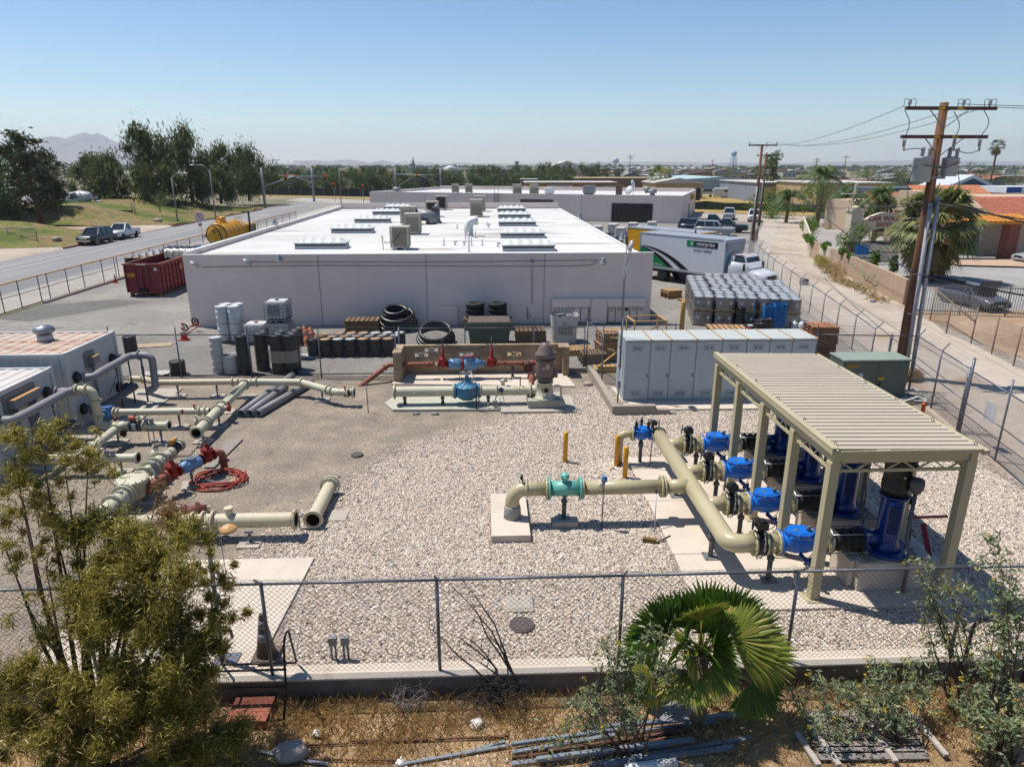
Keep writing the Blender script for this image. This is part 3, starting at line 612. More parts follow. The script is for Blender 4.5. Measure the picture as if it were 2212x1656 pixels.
for i,y in enumerate(ROWS):
 o=thing('junction_conduit',['short grey conduit with loop cable beside the front blue valve','short grey conduit with loop cable beside the second blue valve','short grey conduit with loop cable beside the third blue valve','short grey conduit with loop cable beside the rear blue valve'][i],'conduit',(6.78,y-.34,.06))
 b=Mb();b.cyl((6.78,y-.34,.06),(6.78,y-.34,.36),.025);b.cyl((6.78,y-.34,.34),(6.78,y-.34,.5),.04);b.B('stub',STL,o)
 b=Mb();b.tube(fillet([(6.8,y-.34,.48),(6.95,y-.36,.46),(7.08,y-.3,.5),(7.15,y-.2,.75)],.1),.012,6);b.tube(fillet([(6.8,y-.34,.36),(7.0,y-.4,.3),(7.14,y-.3,.45),(7.16,y-.18,.72)],.12),.012,6);b.B('cable',STL,o)
by=19.62;bz=1.02
cp_=thing('control_valve','small blue control valve with black pilot tubing on a grey column','valve',(4.84,by,bz))
b=Mb();b.lathe([(.13,-.26),(.13,-.2),(.2,-.08),(.2,.08),(.13,.2),(.13,.26)],(4.84,by,bz),(1,0,0));b.lathe([(.25,.1),(.27,.12),(.27,.17),(.2,.21),(.08,.25),(.04,.26),(0,.27)],(4.84,by,bz),n=20);b.B('body',VBL,cp_)
for s_ in(-1,1):b=Mb();b.flange((4.84+s_*.26,by,bz),(1,0,0),.21,.045,10);b.B('flange',VBL,cp_)
b=Mb()
for k,(dx,dy)in enumerate(((-.2,-.12),(.02,.14),(.18,-.1))):b.cyl((4.84+dx,by+dy,bz+.2),(4.84+dx,by+dy,bz+.42),.045,n=10);b.cyl((4.84+dx,by+dy,bz+.42),(4.84+dx,by+dy,bz+.52),.02,n=8)
b.tube(fillet([(4.64,by-.12,bz+.38),(4.84,by-.2,bz+.42),(5.02,by-.1,bz+.38)],.08),.012,6);b.tube(fillet([(4.56,by-.24,bz),(4.56,by-.24,bz+.42),(4.86,by+.14,bz+.4)],.06),.012,6);b.B('pilot_tubing',BLK,cp_)
b=Mb();b.cyl((4.84,by,.07),(4.84,by,bz-.2),.055);b.lathe([(.055,.5),(.085,.54),(.085,.64),(.05,.68)],(4.84,by,.07),n=12);b.B('column',DGR,cp_)
ep=thing('elbow_pipe','tan elbow pipe dropping to the stones beside the small blue valve','pipe',(4.28,by,0))
b=Mb();b.tube(fillet([(4.56,by,bz),(4.16,by,bz),(4.16,by,-.02)],.26,10),.12,20);b.B('pipe',PIPET,ep);b=Mb();b.flange((4.545,by,bz),(1,0,0),.21,.04,10);b.B('flange',PIPET,ep)
hv=thing('butterfly_valve','small black hand wheel valve right of the small blue control valve','valve',(5.2,by,bz))
b=Mb();b.cyl((5.13,by,bz),(5.22,by,bz),.2,n=20);b.B('body',BLK,hv);b=Mb();b.cyl((5.18,by,bz+.18),(5.18,by,bz+.3),.04);b.box((5.2,by,bz+.36),(.18,.18,.14));b.B('gear_box',BLK,hv,bevel=.01)
b=Mb();b.ring((5.36,by-.05,bz+.34),(1,-.3,0),.11,.014,18,6);b.cyl((5.28,by-.02,bz+.35),(5.36,by-.05,bz+.34),.015);b.cyl((5.36,by-.05,bz+.23),(5.36,by-.05,bz+.45),.009,n=6);b.cyl((5.33,by-.15,bz+.34),(5.39,by+.05,bz+.34),.009,n=6);b.B('hand_wheel',BLK,hv)
b=Mb();chain(b,[(5.3,by-.2,bz+.3),(5.33,by-.22,bz),(5.3,by-.2,bz-.25)]);b.B('chain',STL,hv)
o=thing('sample_pole','thin dark sampling rod standing in front of the small blue valve','rod',(5.02,by-.4,.06));b=Mb();b.cyl((5.05,by-.45,.06),(5.08,by-.42,1.2),.018,n=8);b.tube([(5.05,by-.45,.12),(4.3,by-.5,.1),(4.2,by-.75,.05)],.02,8);b.B('rod',DGR,o)
gb=thing('grating_cover','grey metal grating panel behind the rear branch pipe','grating',(5.9,19.75,.3));b=Mb();b.box((5.95,19.8,.3),(.62,.5,.04));b.B('panel',GAL,gb);b=Mb();b.box((5.95,19.8,.19),(.5,.4,.2));b.B('frame',DGR,gb)
YB=M('bollard_yellow',S(236,170,14),.4,var=.06,scale=4,coat=.2)
for lab,(x,y),h in(('yellow steel bollard standing alone on the stones',(2.5,19.85),1.02),('yellow steel bollard at the slab corner beside the tan elbow pipe',(4.06,19.45),1.04),('yellow steel bollard nearest the slab, in front of its twin',(4.16,18.6),1.02)):
 o=thing('bollard',lab,'bollard',(x,y,0),group='yellow bollards on the stones');b=Mb();b.lathe([(.075,-.05),(.075,h-.03),(.06,h-.005),(.03,h+.01),(0,h+.015)],(x,y,0),n=18);b.B('post',YB,o)
o=thing('pressure_transmitter','small blue pressure transmitter on a thin rod beside the discharge pipe','gauge',(2.98,15.72,0))
b=Mb();b.cyl((2.98,15.7,0),(2.98,15.7,1.12),.016,n=8);b.B('rod',DGR,o)
b=Mb();b.cyl((2.98,15.7,1.1),(2.98,15.7,1.3),.035,n=10);b.box((2.94,15.7,1.2),(.08,.06,.12));b.tube([(2.9,15.7,1.25),(2.84,15.7,1.12),(2.9,15.72,1.02)],.012,6);b.B('manifold',STL,o)
b=Mb();b.cyl((2.92,15.7,1.38),(3.06,15.7,1.38),.07);b.cyl((2.98,15.7,1.29),(2.98,15.7,1.44),.05);b.cyl((2.98,15.7,1.43),(2.98,15.7,1.47),.06);b.B('housing',M('instrument_blue',S(96,142,184),.4),o)
o=thing('prop_stick','thin white stick leaning against the discharge pipe','stick',(4.3,14.9,0));b=Mb();b.cyl((4.28,15.35,0),(4.36,15.74,.93),.017,n=8);b.B('stick',M('white_stick',S(214,216,222),.4),o);b=Mb();b.cyl((4.36,15.74,.93),(4.38,15.8,1.06),.018,n=8);b.B('tip',M('navy_tip',S(40,40,90),.5),o)
o=thing('timber_block','small weathered timber block lying on the stones beside the slab','timber',(4.03,14.95,0));b=Mb();b.box((4.05,14.9,.08),(.34,.11,.12),-.35);b.B('block',M('old_brown_wood',S(140,112,62),.8,bump=.3),o,bevel=.01);b=Mb();b.bar((4.2,14.8,.06),(4.62,15.1,.075),.03,.025);b.B('handle',M('dark_wood',S(70,54,40),.8),o)
RDD=M('red_paint',S(168,22,30),.45)
o=thing('red_prop','red painted steel prop leaning beside the front right canopy post','prop',(10.3,13.0,0));b=Mb();b.bar((9.95,12.7,.06),(10.25,13.9,.95),.1,.05);b.B('prop',RDD,o);b=Mb();b.bar((9.75,14.2,.95),(11.0,14.15,1.0),.05,.05);b.B('bar',RDD,o)
IRN=M('iron_cover',S(106,96,92),.7,.2,.2,8,bump=.4,bscale=60)
UTB=M('utility_tan',S(196,186,172),.75,var=.08,scale=3)
p=g('d3',62,315)
o=thing('utility_box','square pale utility box lid set in the stones behind the fence','utility box',p);b=Mb();b.box((p[0],p[1],.02),(.6,.58,.08));b.B('rim',UTB,o,bevel=.03);b=Mb();b.box((p[0],p[1],.066),(.46,.42,.012));b.B('lid',UTB,o,bevel=.01);b=Mb();b.cyl((p[0],p[1]+.12,.07),(p[0],p[1]+.12,.076),.02);b.B('lift_hole',BLK,o)
for lab,k,x,y,r in(('round dark iron cover in the stones near the fence','d3',82,490,.26),('round rusty iron cover beside the flow meter footing','c3',450,690,.3),('small round iron cover among the stones, mid yard','c2',838,148,.2)):
 p=g(k,x,y);o=thing('valve_cover',lab,'cover',p);b=Mb();b.lathe([(r,-.05),(r,.05),(r*.92,.06),(r*.9,.052),(r*.85,.052),(0,.055)],(p[0],p[1],0));b.B('rim',IRN,o);b=Mb();b.cyl((p[0],p[1],.05),(p[0],p[1],.062),r*.82,n=24);b.B('lid',IRN,o)
 # loose river stones
def pebbles(name,pts,sizes,colors,label=None):
 me=bpy.data.meshes.new(name);me.vertices.add(len(pts));me.vertices.foreach_set('co',np.asarray(pts,dtype=np.float32).ravel())
 a=me.attributes.new('sz','FLOAT_VECTOR','POINT');a.data.foreach_set('vector',np.asarray(sizes,dtype=np.float32).ravel())
 o=bpy.data.objects.new(name,me);COL.objects.link(o);o['kind']='stuff'
 m=bpy.data.materials.new(name);m.use_nodes=True;N=m.node_tree.nodes;L=m.node_tree.links;b=N['Principled BSDF'];b.inputs['Roughness'].default_value=.85;b.inputs['Specular IOR Level'].default_value=.25
 oi=N.new('ShaderNodeObjectInfo');r=ramp(N,colors);L.new(oi.outputs['Random'],r.inputs[0]);L.new(r.outputs[0],b.inputs['Base Color'])
 ng=bpy.data.node_groups.new(name,'GeometryNodeTree');ng.interface.new_socket('Geometry',in_out='INPUT',socket_type='NodeSocketGeometry');ng.interface.new_socket('Geometry',in_out='OUTPUT',socket_type='NodeSocketGeometry')
 n=ng.nodes;l=ng.links;gi=n.new('NodeGroupInput');go=n.new('NodeGroupOutput');ico=n.new('GeometryNodeMeshIcoSphere');ico.inputs['Radius'].default_value=1;ico.inputs['Subdivisions'].default_value=2
 sm_=n.new('GeometryNodeSetMaterial');sm_.inputs['Material'].default_value=m;l.new(ico.outputs[0],sm_.inputs[0])
 ip=n.new('GeometryNodeInstanceOnPoints');rv=n.new('FunctionNodeRandomValue');rv.data_type='FLOAT_VECTOR';rv.inputs[0].default_value=(-.5,-.5,0);rv.inputs[1].default_value=(.5,.5,6.28)
 at=n.new('GeometryNodeInputNamedAttribute');at.data_type='FLOAT_VECTOR';at.inputs[0].default_value='sz'
 l.new(gi.outputs[0],ip.inputs['Points']);l.new(sm_.outputs[0],ip.inputs['Instance']);l.new(rv.outputs[0],ip.inputs['Rotation']);l.new(at.outputs[0],ip.inputs['Scale']);l.new(ip.outputs[0],go.inputs[0])
 md=o.modifiers.new('stones','NODES');md.node_group=ng
 return o
def scatter_stones():
 n=760000;x=RNG.uniform(-14,15.5,n);y=RNG.uniform(10.75,27.5,n);c=cover(x,y)
 patch=.5+.5*np.sin(x*1.7+np.sin(y*1.3)*1.5)*np.sin(y*1.1+np.sin(x*.9)*2)
 p=np.clip(c*1.25-.05*patch,.03,1)*np.clip(1.25-(y-11)*.035,.55,1)
 k=(RNG.random(n)<p*.95)&(x<np.interp(y,[10.5,17.4,29.3],[14.0,15.6,17.9]))
 for x0,x1,y0,y1 in PADS:k&=~((x>x0-.02)&(x<x1+.02)&(y>y0-.02)&(y<y1+.02))
 x,y,c=x[k],y[k],c[k];s=RNG.lognormal(-4.16,.36,len(x))*np.where(c<.3,.75,1)
 s=np.clip(s,.009,.05)
 near=(np.hypot(x-4.0,y-18.9)<1.1);s=np.where(near,s*1.45,s)
 sz=np.stack([s*RNG.uniform(.85,1.35,len(s)),s*RNG.uniform(.75,1.1,len(s)),s*RNG.uniform(.5,.8,len(s))],-1)
 return np.stack([x,y,s*.25],-1),sz
_p,_s=scatter_stones()
STONES=[(0,S(118,112,110)),(.08,S(160,148,138)),(.22,S(214,195,176)),(.5,S(240,221,202)),(.7,S(252,238,220)),(.85,S(230,200,170)),(.93,S(252,246,238)),(1,S(176,170,166))]
pebbles('river_stones',_p,_s,STONES)
# chain link fences
FST=M('fence_steel',S(128,132,142),.45,.55,.15,6);FDK=M('fence_dark',S(86,86,92),.5,.4,.2,5);FWR=M('fence_wire',S(132,134,136),.5,.45,.1,9);FOLD=M('fence_old',S(150,132,116),.7,.2,.2,6)
def mesh_wires(p0,p1,z0,z1,d,r):
 p0=np.array(p0,float);p1=np.array(p1,float);L_=np.linalg.norm(p1-p0);t=(p1-p0)/L_;h=z1-z0;nrm=np.array([-t[1],t[0]]);VV=[];n=0
 for sgn in(1,-1):
  s0=np.arange(-h,L_+h,d);a=np.zeros((len(s0),4))
  for i,s in enumerate(s0):
   lo,hi=0.,h;sa,sb=s,s+sgn*h
   ta,tb=0.,1.
   for bnd,sg in((0,1),(L_,-1)):
    fa,fb=sg*(sa-bnd),sg*(sb-bnd)
    if fa<0 and fb<0:ta,tb=1,0;break
    if fa<0:ta=max(ta,fa/(fa-fb))
    if fb<0:tb=min(tb,fa/(fa-fb))
   if tb-ta<1e-3:continue
   VV.append((sa+(sb-sa)*ta,z0+h*ta,sa+(sb-sa)*tb,z0+h*tb,sgn))
 A=np.array(VV);off=A[:,4]*r*.7
 P=np.stack([p0[0]+t[0]*A[:,0]+nrm[0]*off,p0[1]+t[1]*A[:,0]+nrm[1]*off,A[:,1]],-1);Q=np.stack([p0[0]+t[0]*A[:,2]+nrm[0]*off,p0[1]+t[1]*A[:,2]+nrm[1]*off,A[:,3]],-1)
 dirv=Q-P;dirv/=np.linalg.norm(dirv,axis=1)[:,None];u=np.array([nrm[0],nrm[1],0.]);w_=np.cross(dirv,u)
 vs=np.concatenate([np.stack([E_+r*(cos(a)*u+sin(a)*w_)for a in(0,2.094,4.189)],1)for E_ in(P,Q)],1).reshape(-1,3)
 k=np.arange(len(P))[:,None]*6;f=np.concatenate([k+np.array([[0,1,4,3]]),k+np.array([[1,2,5,4]]),k+np.array([[2,0,3,5]])],0)
 return vs,f
def barbed(b,a,c,r=.0035,sag=.02,n=12,barb=True):
 a,c=Vector(a),Vector(c);P=[a.lerp(c,i/n)-Vector((0,0,sag*4*(i/n)*(1-i/n)))for i in range(n+1)];b.tube(P,r,4,caps=False)
 if barb:
  d=(c-a);L_=d.length;d.normalize();k=int(L_/.13)
  for j in range(k):
   t=(j+.5)/k;p=a.lerp(c,t)-Vector((0,0,sag*4*t*(1-t)));b.bar(p+Vector((0,.012,.014)),p-Vector((0,.012,.014)),.004,.004);b.bar(p+Vector((0,-.012,.014)),p-Vector((0,-.012,.014)),.004,.004)
def fence(name,lab,pts,z0,h,pr=.03,d=.075,r=.0026,arm=None,strands=0,rail=True,mid=False,big=(),mat=None,wire=None,wz=None,cat='fence',ph=None,barb=True,bot=False,vert=0.):
 mat=mat or FST;o=thing(name,lab,cat,(pts[0][0],pts[0][1],z0))
 vs,fs,n=[],[],0
 for a,c in zip(pts,pts[1:]):
  v_,f_=mesh_wires(a,c,(wz or z0+.04),z0+h-.01,d,r);vs.append(v_);fs.append(f_+n);n+=len(v_)
 np_mesh('wire_mesh',np.concatenate(vs),np.concatenate(fs),wire or FWR,o)
 for i,p in enumerate(pts):
  R_=pr*1.6 if i in big else pr;t=(ph or h)+(vert if i in big or not arm else 0)
  b=Mb();b.cyl((p[0],p[1],z0-.1),(p[0],p[1],z0+t+.03),R_,n=12);b.ball((p[0],p[1],z0+t+.03),(R_*1.1,R_*1.1,R_*.7),10,6)
  if R_>pr:
   for q in(.3,.6,.85):b.cyl((p[0],p[1],z0+h*q-.02),(p[0],p[1],z0+h*q+.02),R_*1.12,n=12)
  b.B('post',mat,o)
  if arm and i not in big:
   b=Mb();b.bar((p[0],p[1],z0+h-.02),(p[0]+arm[0],p[1]+arm[1],z0+h+arm[2]),.035,.03);b.B('barb_arm',mat,o)
 for i,(a,c)in enumerate(zip(pts,pts[1:])):
  if rail:b=Mb();b.cyl((a[0],a[1],z0+h),(c[0],c[1],z0+h),pr*.8,n=10);b.B('top_rail',mat,o)
  if mid:b=Mb();b.cyl((a[0],a[1],z0+h*.5),(c[0],c[1],z0+h*.5),pr*.7,n=8);b.B('mid_rail',mat,o)
  if bot:b=Mb();b.cyl((a[0],a[1],z0+.06),(c[0],c[1],z0+.06),pr*.7,n=8);b.B('bottom_rail',mat,o)
 for k in range(strands):
  q=(k+1)/strands;b=Mb()
  for i,(a,c)in enumerate(zip(pts,pts[1:])):
   e=arm or(0,0,.4)
   A_=(a[0]+e[0]*q,a[1]+e[1]*q,z0+h+e[2]*q)if not vert else(a[0],a[1],z0+h+vert*q);C_=(c[0]+e[0]*q,c[1]+e[1]*q,z0+h+e[2]*q)if not vert else(c[0],c[1],z0+h+vert*q)
   barbed(b,A_,C_,barb=barb)
  b.B('barbed_wire',wire or FWR,o)
 return o
WALLC=ground_mat('wall_concrete',[(.3,S(112,100,90)),(.7,S(150,138,124))],1.2,(4,.08),(40,.1),.15)
rw=thing('retaining_wall','low concrete retaining wall along the near side under the chain link fence','wall',(0,10.5,-.5))
b=Mb();b.bx(-14,14,10.36,10.66,-.6,.03);b.B('block',WALLC,rw,bevel=.015);b=Mb();b.bx(-14.01,14.01,10.345,10.74,.032,.075);b.B('cap',CONC2,rw,bevel=.012)
FX=[-13.4,-10.3,-7.1,-3.98,-.91,2.42,5.62,8.8,11.9]
fence('chain_link_fence','near chain link fence with three barbed strands standing on the retaining wall',[(x,10.5)for x in FX],.075,1.93,.032,.105,.0034,arm=(0,-.28,.27),strands=3)
fence('chain_link_fence','lower chain link fence behind the pipes and white containers, before the black drums',[(-25.5,30.1),(-22.4,29.95),(-19.4,29.8),(-16.4,29.65),(-13.45,29.5),(-10.35,29.42),(-7.27,29.3),(-3.9,29.0)],.0,1.95,.03,.085,.0028,arm=(0,.05,.36),strands=3,barb=False,bot=True)
fence('chain_link_fence','rear chain link fence seen over the top of the block wall',[(-3.85,29.95),(-.9,29.92),(2.2,29.88),(4.5,29.85)],.0,2.05,.03,.095,.003,arm=(0,.03,.42),strands=3,barb=False,big=(0,))
fence('chain_link_fence','taller rear chain link fence running behind the grey cabinets and transformer',[(4.6,29.75),(5.02,27.97),(8.0,27.65),(10.85,27.36),(13.8,27.06),(16.75,26.72),(17.8,26.6)],.0,2.3,.03,.095,.003,arm=(0,.03,.4),strands=3,barb=False,big=(5,6),vert=0)
fence('chain_link_fence','right chain link fence with mid rail between the transformer and the gate',[(17.8,26.6),(17.27,24.29),(16.74,21.96)],.0,2.3,.032,.08,.0027,arm=(.25,0,.3),strands=3,mid=True,big=(2,),barb=False)
gt=fence('gate','wide chain link gate with a blank white sign at the right edge',[(16.7,21.8),(16.22,19.38),(15.66,17.0),(15.1,14.6),(14.7,12.9)],.0,2.25,.03,.08,.0027,mid=True,big=(0,),cat='gate',bot=True,vert=.42)
b=Mb();_a=Vector((16.55,20.72,0));_d=Vector((-.05,-.85,0));b.poly([_a+Vector((.04,0,.93)),_a+_d*.62+Vector((.04,0,.9)),_a+_d*.62+Vector((.04,0,1.55)),_a+Vector((.04,0,1.58))],(.012,0,0));b.B('sign',M('white_sign',S(250,250,252),.5,var=.02),gt)
AF=[(18.15,30.3),(18.8,33.2),(19.4,36.1),(20.05,39.1),(20.7,42.1),(21.35,45.1),(22.0,48.2),(22.65,51.2),(23.3,54.4),(24.1,57.5),(24.9,60.6),(25.7,63.7),(26.5,66.8),(27.2,70),(29,74),(30.8,78),(32.6,82),(34.4,86)]
fence('chain_link_fence','chain link fence with outward barbed arms between the drum yard and the alley',AF,.0,1.75,.03,.11,.003,arm=(.3,-.05,.3),strands=3,barb=False)
fence('chain_link_fence','chain link fence with mid rail between the asphalt yard and the road',[(-30.7,y)for y in(33,35.9,38.8,41.6,44.3,46.05,48.2,49.2,51.5,53.6,56.4,58.4)],.0,1.72,.032,.12,.0032,mid=True,mat=FDK)
fence('chain_link_fence','farther chain link fence between the black drums and the road',[(-30.6,y)for y in(58.6,61.5,64.5,67.5,70.5,73.5,77,80.5,84,88,92,96,100,104,108,112,116)],.0,1.75,.035,.16,.0035,mat=FDK)
fence('chain_link_fence','old rusty chain link fence with a slack top pipe around the bare dirt lot',[(26.98,39.56),(25.86,36.33),(25.67,34.02),(25.3,31.98),(24.8,29.84),(24.5,27.4)],.0,1.85,.035,.1,.003,rail=False,mat=FOLD,wire=FOLD)
b=Mb();b.cyl((26.9,39.5,1.95),(25.62,34.0,1.2),.05,n=8);o=b.B('slack_pipe',FOLD);tag(o,'pale pipe sloping between two old posts of the dirt lot fence','pipe')
wf=thing('picket_fence','grey metal picket fence in front of the dark car with its hood up','fence',(27.5,41.6,0))
P0,P1=Vector((27.4,41.75,0)),Vector((36.5,39.8,0));L_=(P1-P0).length;D_=(P1-P0)/L_;WFM=M('picket_steel',S(150,146,142),.55,.3,.2,4)
for z in(.2,1.72):b=Mb();b.bar(P0+Vector((0,0,z)),P1+Vector((0,0,z)),.045,.045);b.B('rail',WFM,wf)
b=Mb()
for i in range(int(L_/.15)):p=P0+D_*(i*.15+.07);b.bar(p+Vector((0,0,.08)),p+Vector((0,0,1.88)),.028,.028)
b.B('picket',WFM,wf)['kind']='stuff'
for t in(0,2.6,5.2,7.8):p=P0+D_*t;b=Mb();b.bar(p,p+Vector((0,0,1.95)),.06,.06);b.B('post',WFM,wf)
# old pipe yard on the left
CRM=M('cream_pipe',S(220,214,186),.5,var=.07,scale=2,rust=(S(176,118,62),.665,1.5,.07));CRMR=M('rusty_cream_pipe',S(224,212,180),.55,var=.08,scale=2,rust=(S(176,108,52),.6,1.3,.06))
RSTY=M('rusty_bore',S(70,48,36),.9,var=.4,scale=6);GRYP=M('grey_pipe',S(158,154,156),.55,var=.08,scale=2);RDV=M('valve_red',S(168,42,26),.5,var=.2,scale=5,rust=(S(110,40,30),.6,4,.1));RDP=M('primer_red_pipe',S(160,96,74),.75,var=.14,scale=4)
LBL=M('faded_blue',S(120,164,206),.5,var=.12,scale=4,rust=(S(150,180,206),.6,3,.1));TEALB=M('steel_blue',S(76,146,182),.42,var=.12,scale=4,rust=(S(120,168,186),.62,3,.1))
ORG=M('actuator_orange',S(222,130,60),.45);DKB=M('dark_blue_valve',S(40,44,60),.4,var=.2,scale=4);PADM=ground_mat('pad_concrete',[(.3,S(188,178,164)),(.7,S(206,196,182))],.8,(3,.06),(40,.08),.15)
def fl(o,c,ax,R,t=.05,nb=12,mat=None):b=Mb();b.flange(c,ax,R,t,nb);return b.B('flange',mat or CRM,o)
def openend(o,c,ax,r,mat=None):
 """open pipe mouth: bored flange face with a dark rusty bore going in"""
 b=Mb();b.nocap=True;b.lathe([(r*1.36,-.05),(r*1.36,.0),(r*1.3,.012),(r*.92,.012),(r*.9,-.0),(r*.88,-.25),(0,-.26)],c,ax,28);b.m=0
 ob=b.B('pipe_mouth',[mat or CRM,RSTY],o)
 for p in ob.data.polygons:
  pass
 mi=[];n=28
 for i in range(len(ob.data.polygons)):mi.append(1 if i>=3*n and i<6*n else 0)
 ob.data.polygons.foreach_set('material_index',mi)
 return ob
def pipe_run(name,lab,pts,r,mat,flanges=(),rad=None,group=None,n=22):
 P=fillet(pts,rad or r*2.2,9)if len(pts)>2 else pts;c=sum((Vector(p)for p in pts),Vector())/len(pts)
 o=thing(name,lab,'pipe',c,group=group);b=Mb();b.nocap=True;b.tube(P,r,n);b.B('pipe',mat,o)
 for f in flanges:fl(o,f[0],f[1],r*1.38,.045,12,mat)
 return o
def pstand(lab,x,y,zt,w_=.55,d_=.5,rz=0.):
 o=thing('pipe_stand',lab,'pipe stand',(x,y,0),group='small pipe stands on concrete pads in the old yard');b=Mb();b.box((x,y,.02),(w_,d_,.07),rz);b.B('footing',PADM,o,bevel=.01)
 b=Mb();b.cyl((x,y,.05),(x,y,zt-.16),.03,n=10);b.cyl((x,y,zt-.22),(x,y,zt-.05),.042,n=10);b.cyl((x,y,zt-.07),(x,y,zt),.022,n=8);b.box((x,y,.065),(.2,.2,.015));b.B('column',GAL,o);b=Mb();b.poly([(x-.09,y-.03,zt-.012),(x+.09,y-.03,zt-.012),(x+.12,y-.03,zt+.06),(x-.12,y-.03,zt+.06)],(0,.06,0));b.B('saddle',GAL,o);return o
def tap(b,x,y,z):b.cyl((x,y,z),(x,y,z+.1),.03,n=8);b.cyl((x,y,z+.1),(x,y,z+.14),.042,n=6,smooth=False)
YX=(1,0,0);YY=(0,1,0);ZZ=(0,0,1)
y1,z1=26.72,.66
o=pipe_run('pipe_run','long cream pipe at the rear of the old yard running to a tee',[(-14.5,27.3,z1),(-13.9,27.2,z1),(-13.2,y1,z1),(-9.7,y1,z1)],.13,CRMR,[((-13.15,y1,z1),YX),((-14.0,27.25,z1),(1,-.15,0)),((-10.2,y1,z1),YX),((-9.98,y1,z1),YX)],rad=.3)
o=pipe_run('pipe_run','cream pipe right of the rear tee ending in an angled open elbow',[(-9.4,y1,.64),(-7.5,y1,.6),(-6.15,25.75,.56),(-5.78,25.5,.56),(-5.2,25.45,.56)],.145,CRM,[((-9.25,y1,.64),YX),((-7.45,y1-.04,.6),(1,-.2,0)),((-6.2,25.8,.56),(1,-.72,0)),((-6.02,25.66,.56),(1,-.6,0)),((-5.36,25.46,.56),YX)],rad=.3)
openend(o,(-5.12,25.45,.56),YX,.16,CRM);b=Mb();b.cyl((-5.45,25.4,.42),(-5.45,25.4,.56),.07,n=10);tap(b,-5.45,25.4,.68);b.B('tap',RDV,o)
xm,zm_=-9.66,.56
o=pipe_run('pipe_run','fat cream manifold pipe coming forward from the rear tee to an open end',[(xm,26.75,.62),(xm,24.9,.58),(xm,23.4,zm_),(xm+.02,21.7,.5)],.165,CRM,[((xm,26.45,.62),YY),((xm,24.0,.58),YY),((xm,23.55,zm_),YY),((xm,22.5,.53),YY),((xm,22.3,.53),YY)],rad=.1)
openend(o,(xm+.02,21.55,.5),(0,-1,0),.165);b=Mb();b.cyl((xm,26.72,.62),(xm+.3,26.72,.62),.15);b.cyl((xm-.25,26.72,.62),(xm,26.72,.62),.15);b.B('tee',CRM,o)
for xx,yy in((xm+.3,23.85),(xm-.32,22.45)):
 b=Mb();b.cyl((xm,yy,.55),(xx,yy,.55),.09);b.B('branch',CRM,o);b=Mb();b.flange((xx,yy,.55),YX,.13,.06,8);tap(b,xx,yy,.66);b.B('tap',RDV if xx>xm else CRM,o)
y3,z3=23.32,.64
o=pipe_run('pipe_run','cream pipe with a rust spot running from the small blue valve to the manifold',[(-13.1,y3,z3),(-9.85,y3,z3)],.125,CRM,[((-13.02,y3,z3),YX),((-10.2,y3,z3),YX),((-10.0,y3,z3),YX)])
b=Mb();tap(b,-10.35,y3-.02,z3+.12);tap(b,-10.75,y3-.13,z3-.03);b.B('tap',RDV,o)
o=thing('blue_valve','blue angled valve at the grey pipe beside the white container','valve',(-13.45,y3+.05,.62));b=Mb();b.lathe([(.13,-.34),(.13,-.22),(.2,-.1),(.22,.05),(.15,.22),(.15,.3)],(-13.5,y3+.05,.62),YX);b.poly([(-13.75,y3-.2,.5),(-13.2,y3-.2,.5),(-13.25,y3-.05,.85),(-13.7,y3-.05,.85)],(0,.25,0));b.B('body',M('deep_blue',S(52,98,156),.5,var=.2,scale=4),o,bevel=.02);fl(o,(-13.17,y3+.03,.63),YX,.19)
y5,z5=21.95,.64
o=pipe_run('pipe_run','cream pipe with an open right end and a diagonal leg behind an orange actuator',[(-13.05,22.1,1.0),(-13.05,22.08,z5),(-12.2,y5,z5)],.13,CRM,[((-12.55,y5+.05,z5),(1,-.1,0)),((-12.35,y5+.02,z5),(1,-.1,0))],rad=.3)
b=Mb();b.cyl((-12.5,y5,z5),(-11.98,y5,z5),.15);b.B('tee',CRM,o);b=Mb();tap(b,-12.45,y5+.05,z5+.14);b.B('tap',RDV,o)
o2=pipe_run('pipe_run','short cream pipe with an open mouth right of the upper actuated valve',[(-11.55,y5,z5),(-10.72,y5,z5)],.125,CRM,[((-11.5,y5,z5),YX)]);openend(o2,(-10.68,y5,z5),YX,.13)
o3=pipe_run('pipe_run','cream diagonal leg sloping toward the bush from the upper actuated valve',[(-12.3,y5,z5),(-12.32,19.5,.56)],.135,CRM,[((-12.3,y5-.32,z5),YY),((-12.32,19.75,.56),YY)])
y6,z6=19.45,.56
o4=pipe_run('pipe_run','cream pipe running under the bush leaves to the lower actuated valve',[(-13.6,y6,z6),(-12.0,y6,z6)],.14,CRMR,[((-13.25,y6,z6),YX),((-12.75,y6,z6),YX)])
o5=pipe_run('pipe_run','short cream pipe with an open mouth right of the lower actuated valve',[(-11.62,y6,z6),(-10.58,y6,z6)],.128,CRM,[((-11.55,y6,z6),YX)]);openend(o5,(-10.54,y6,z6),YX,.135)
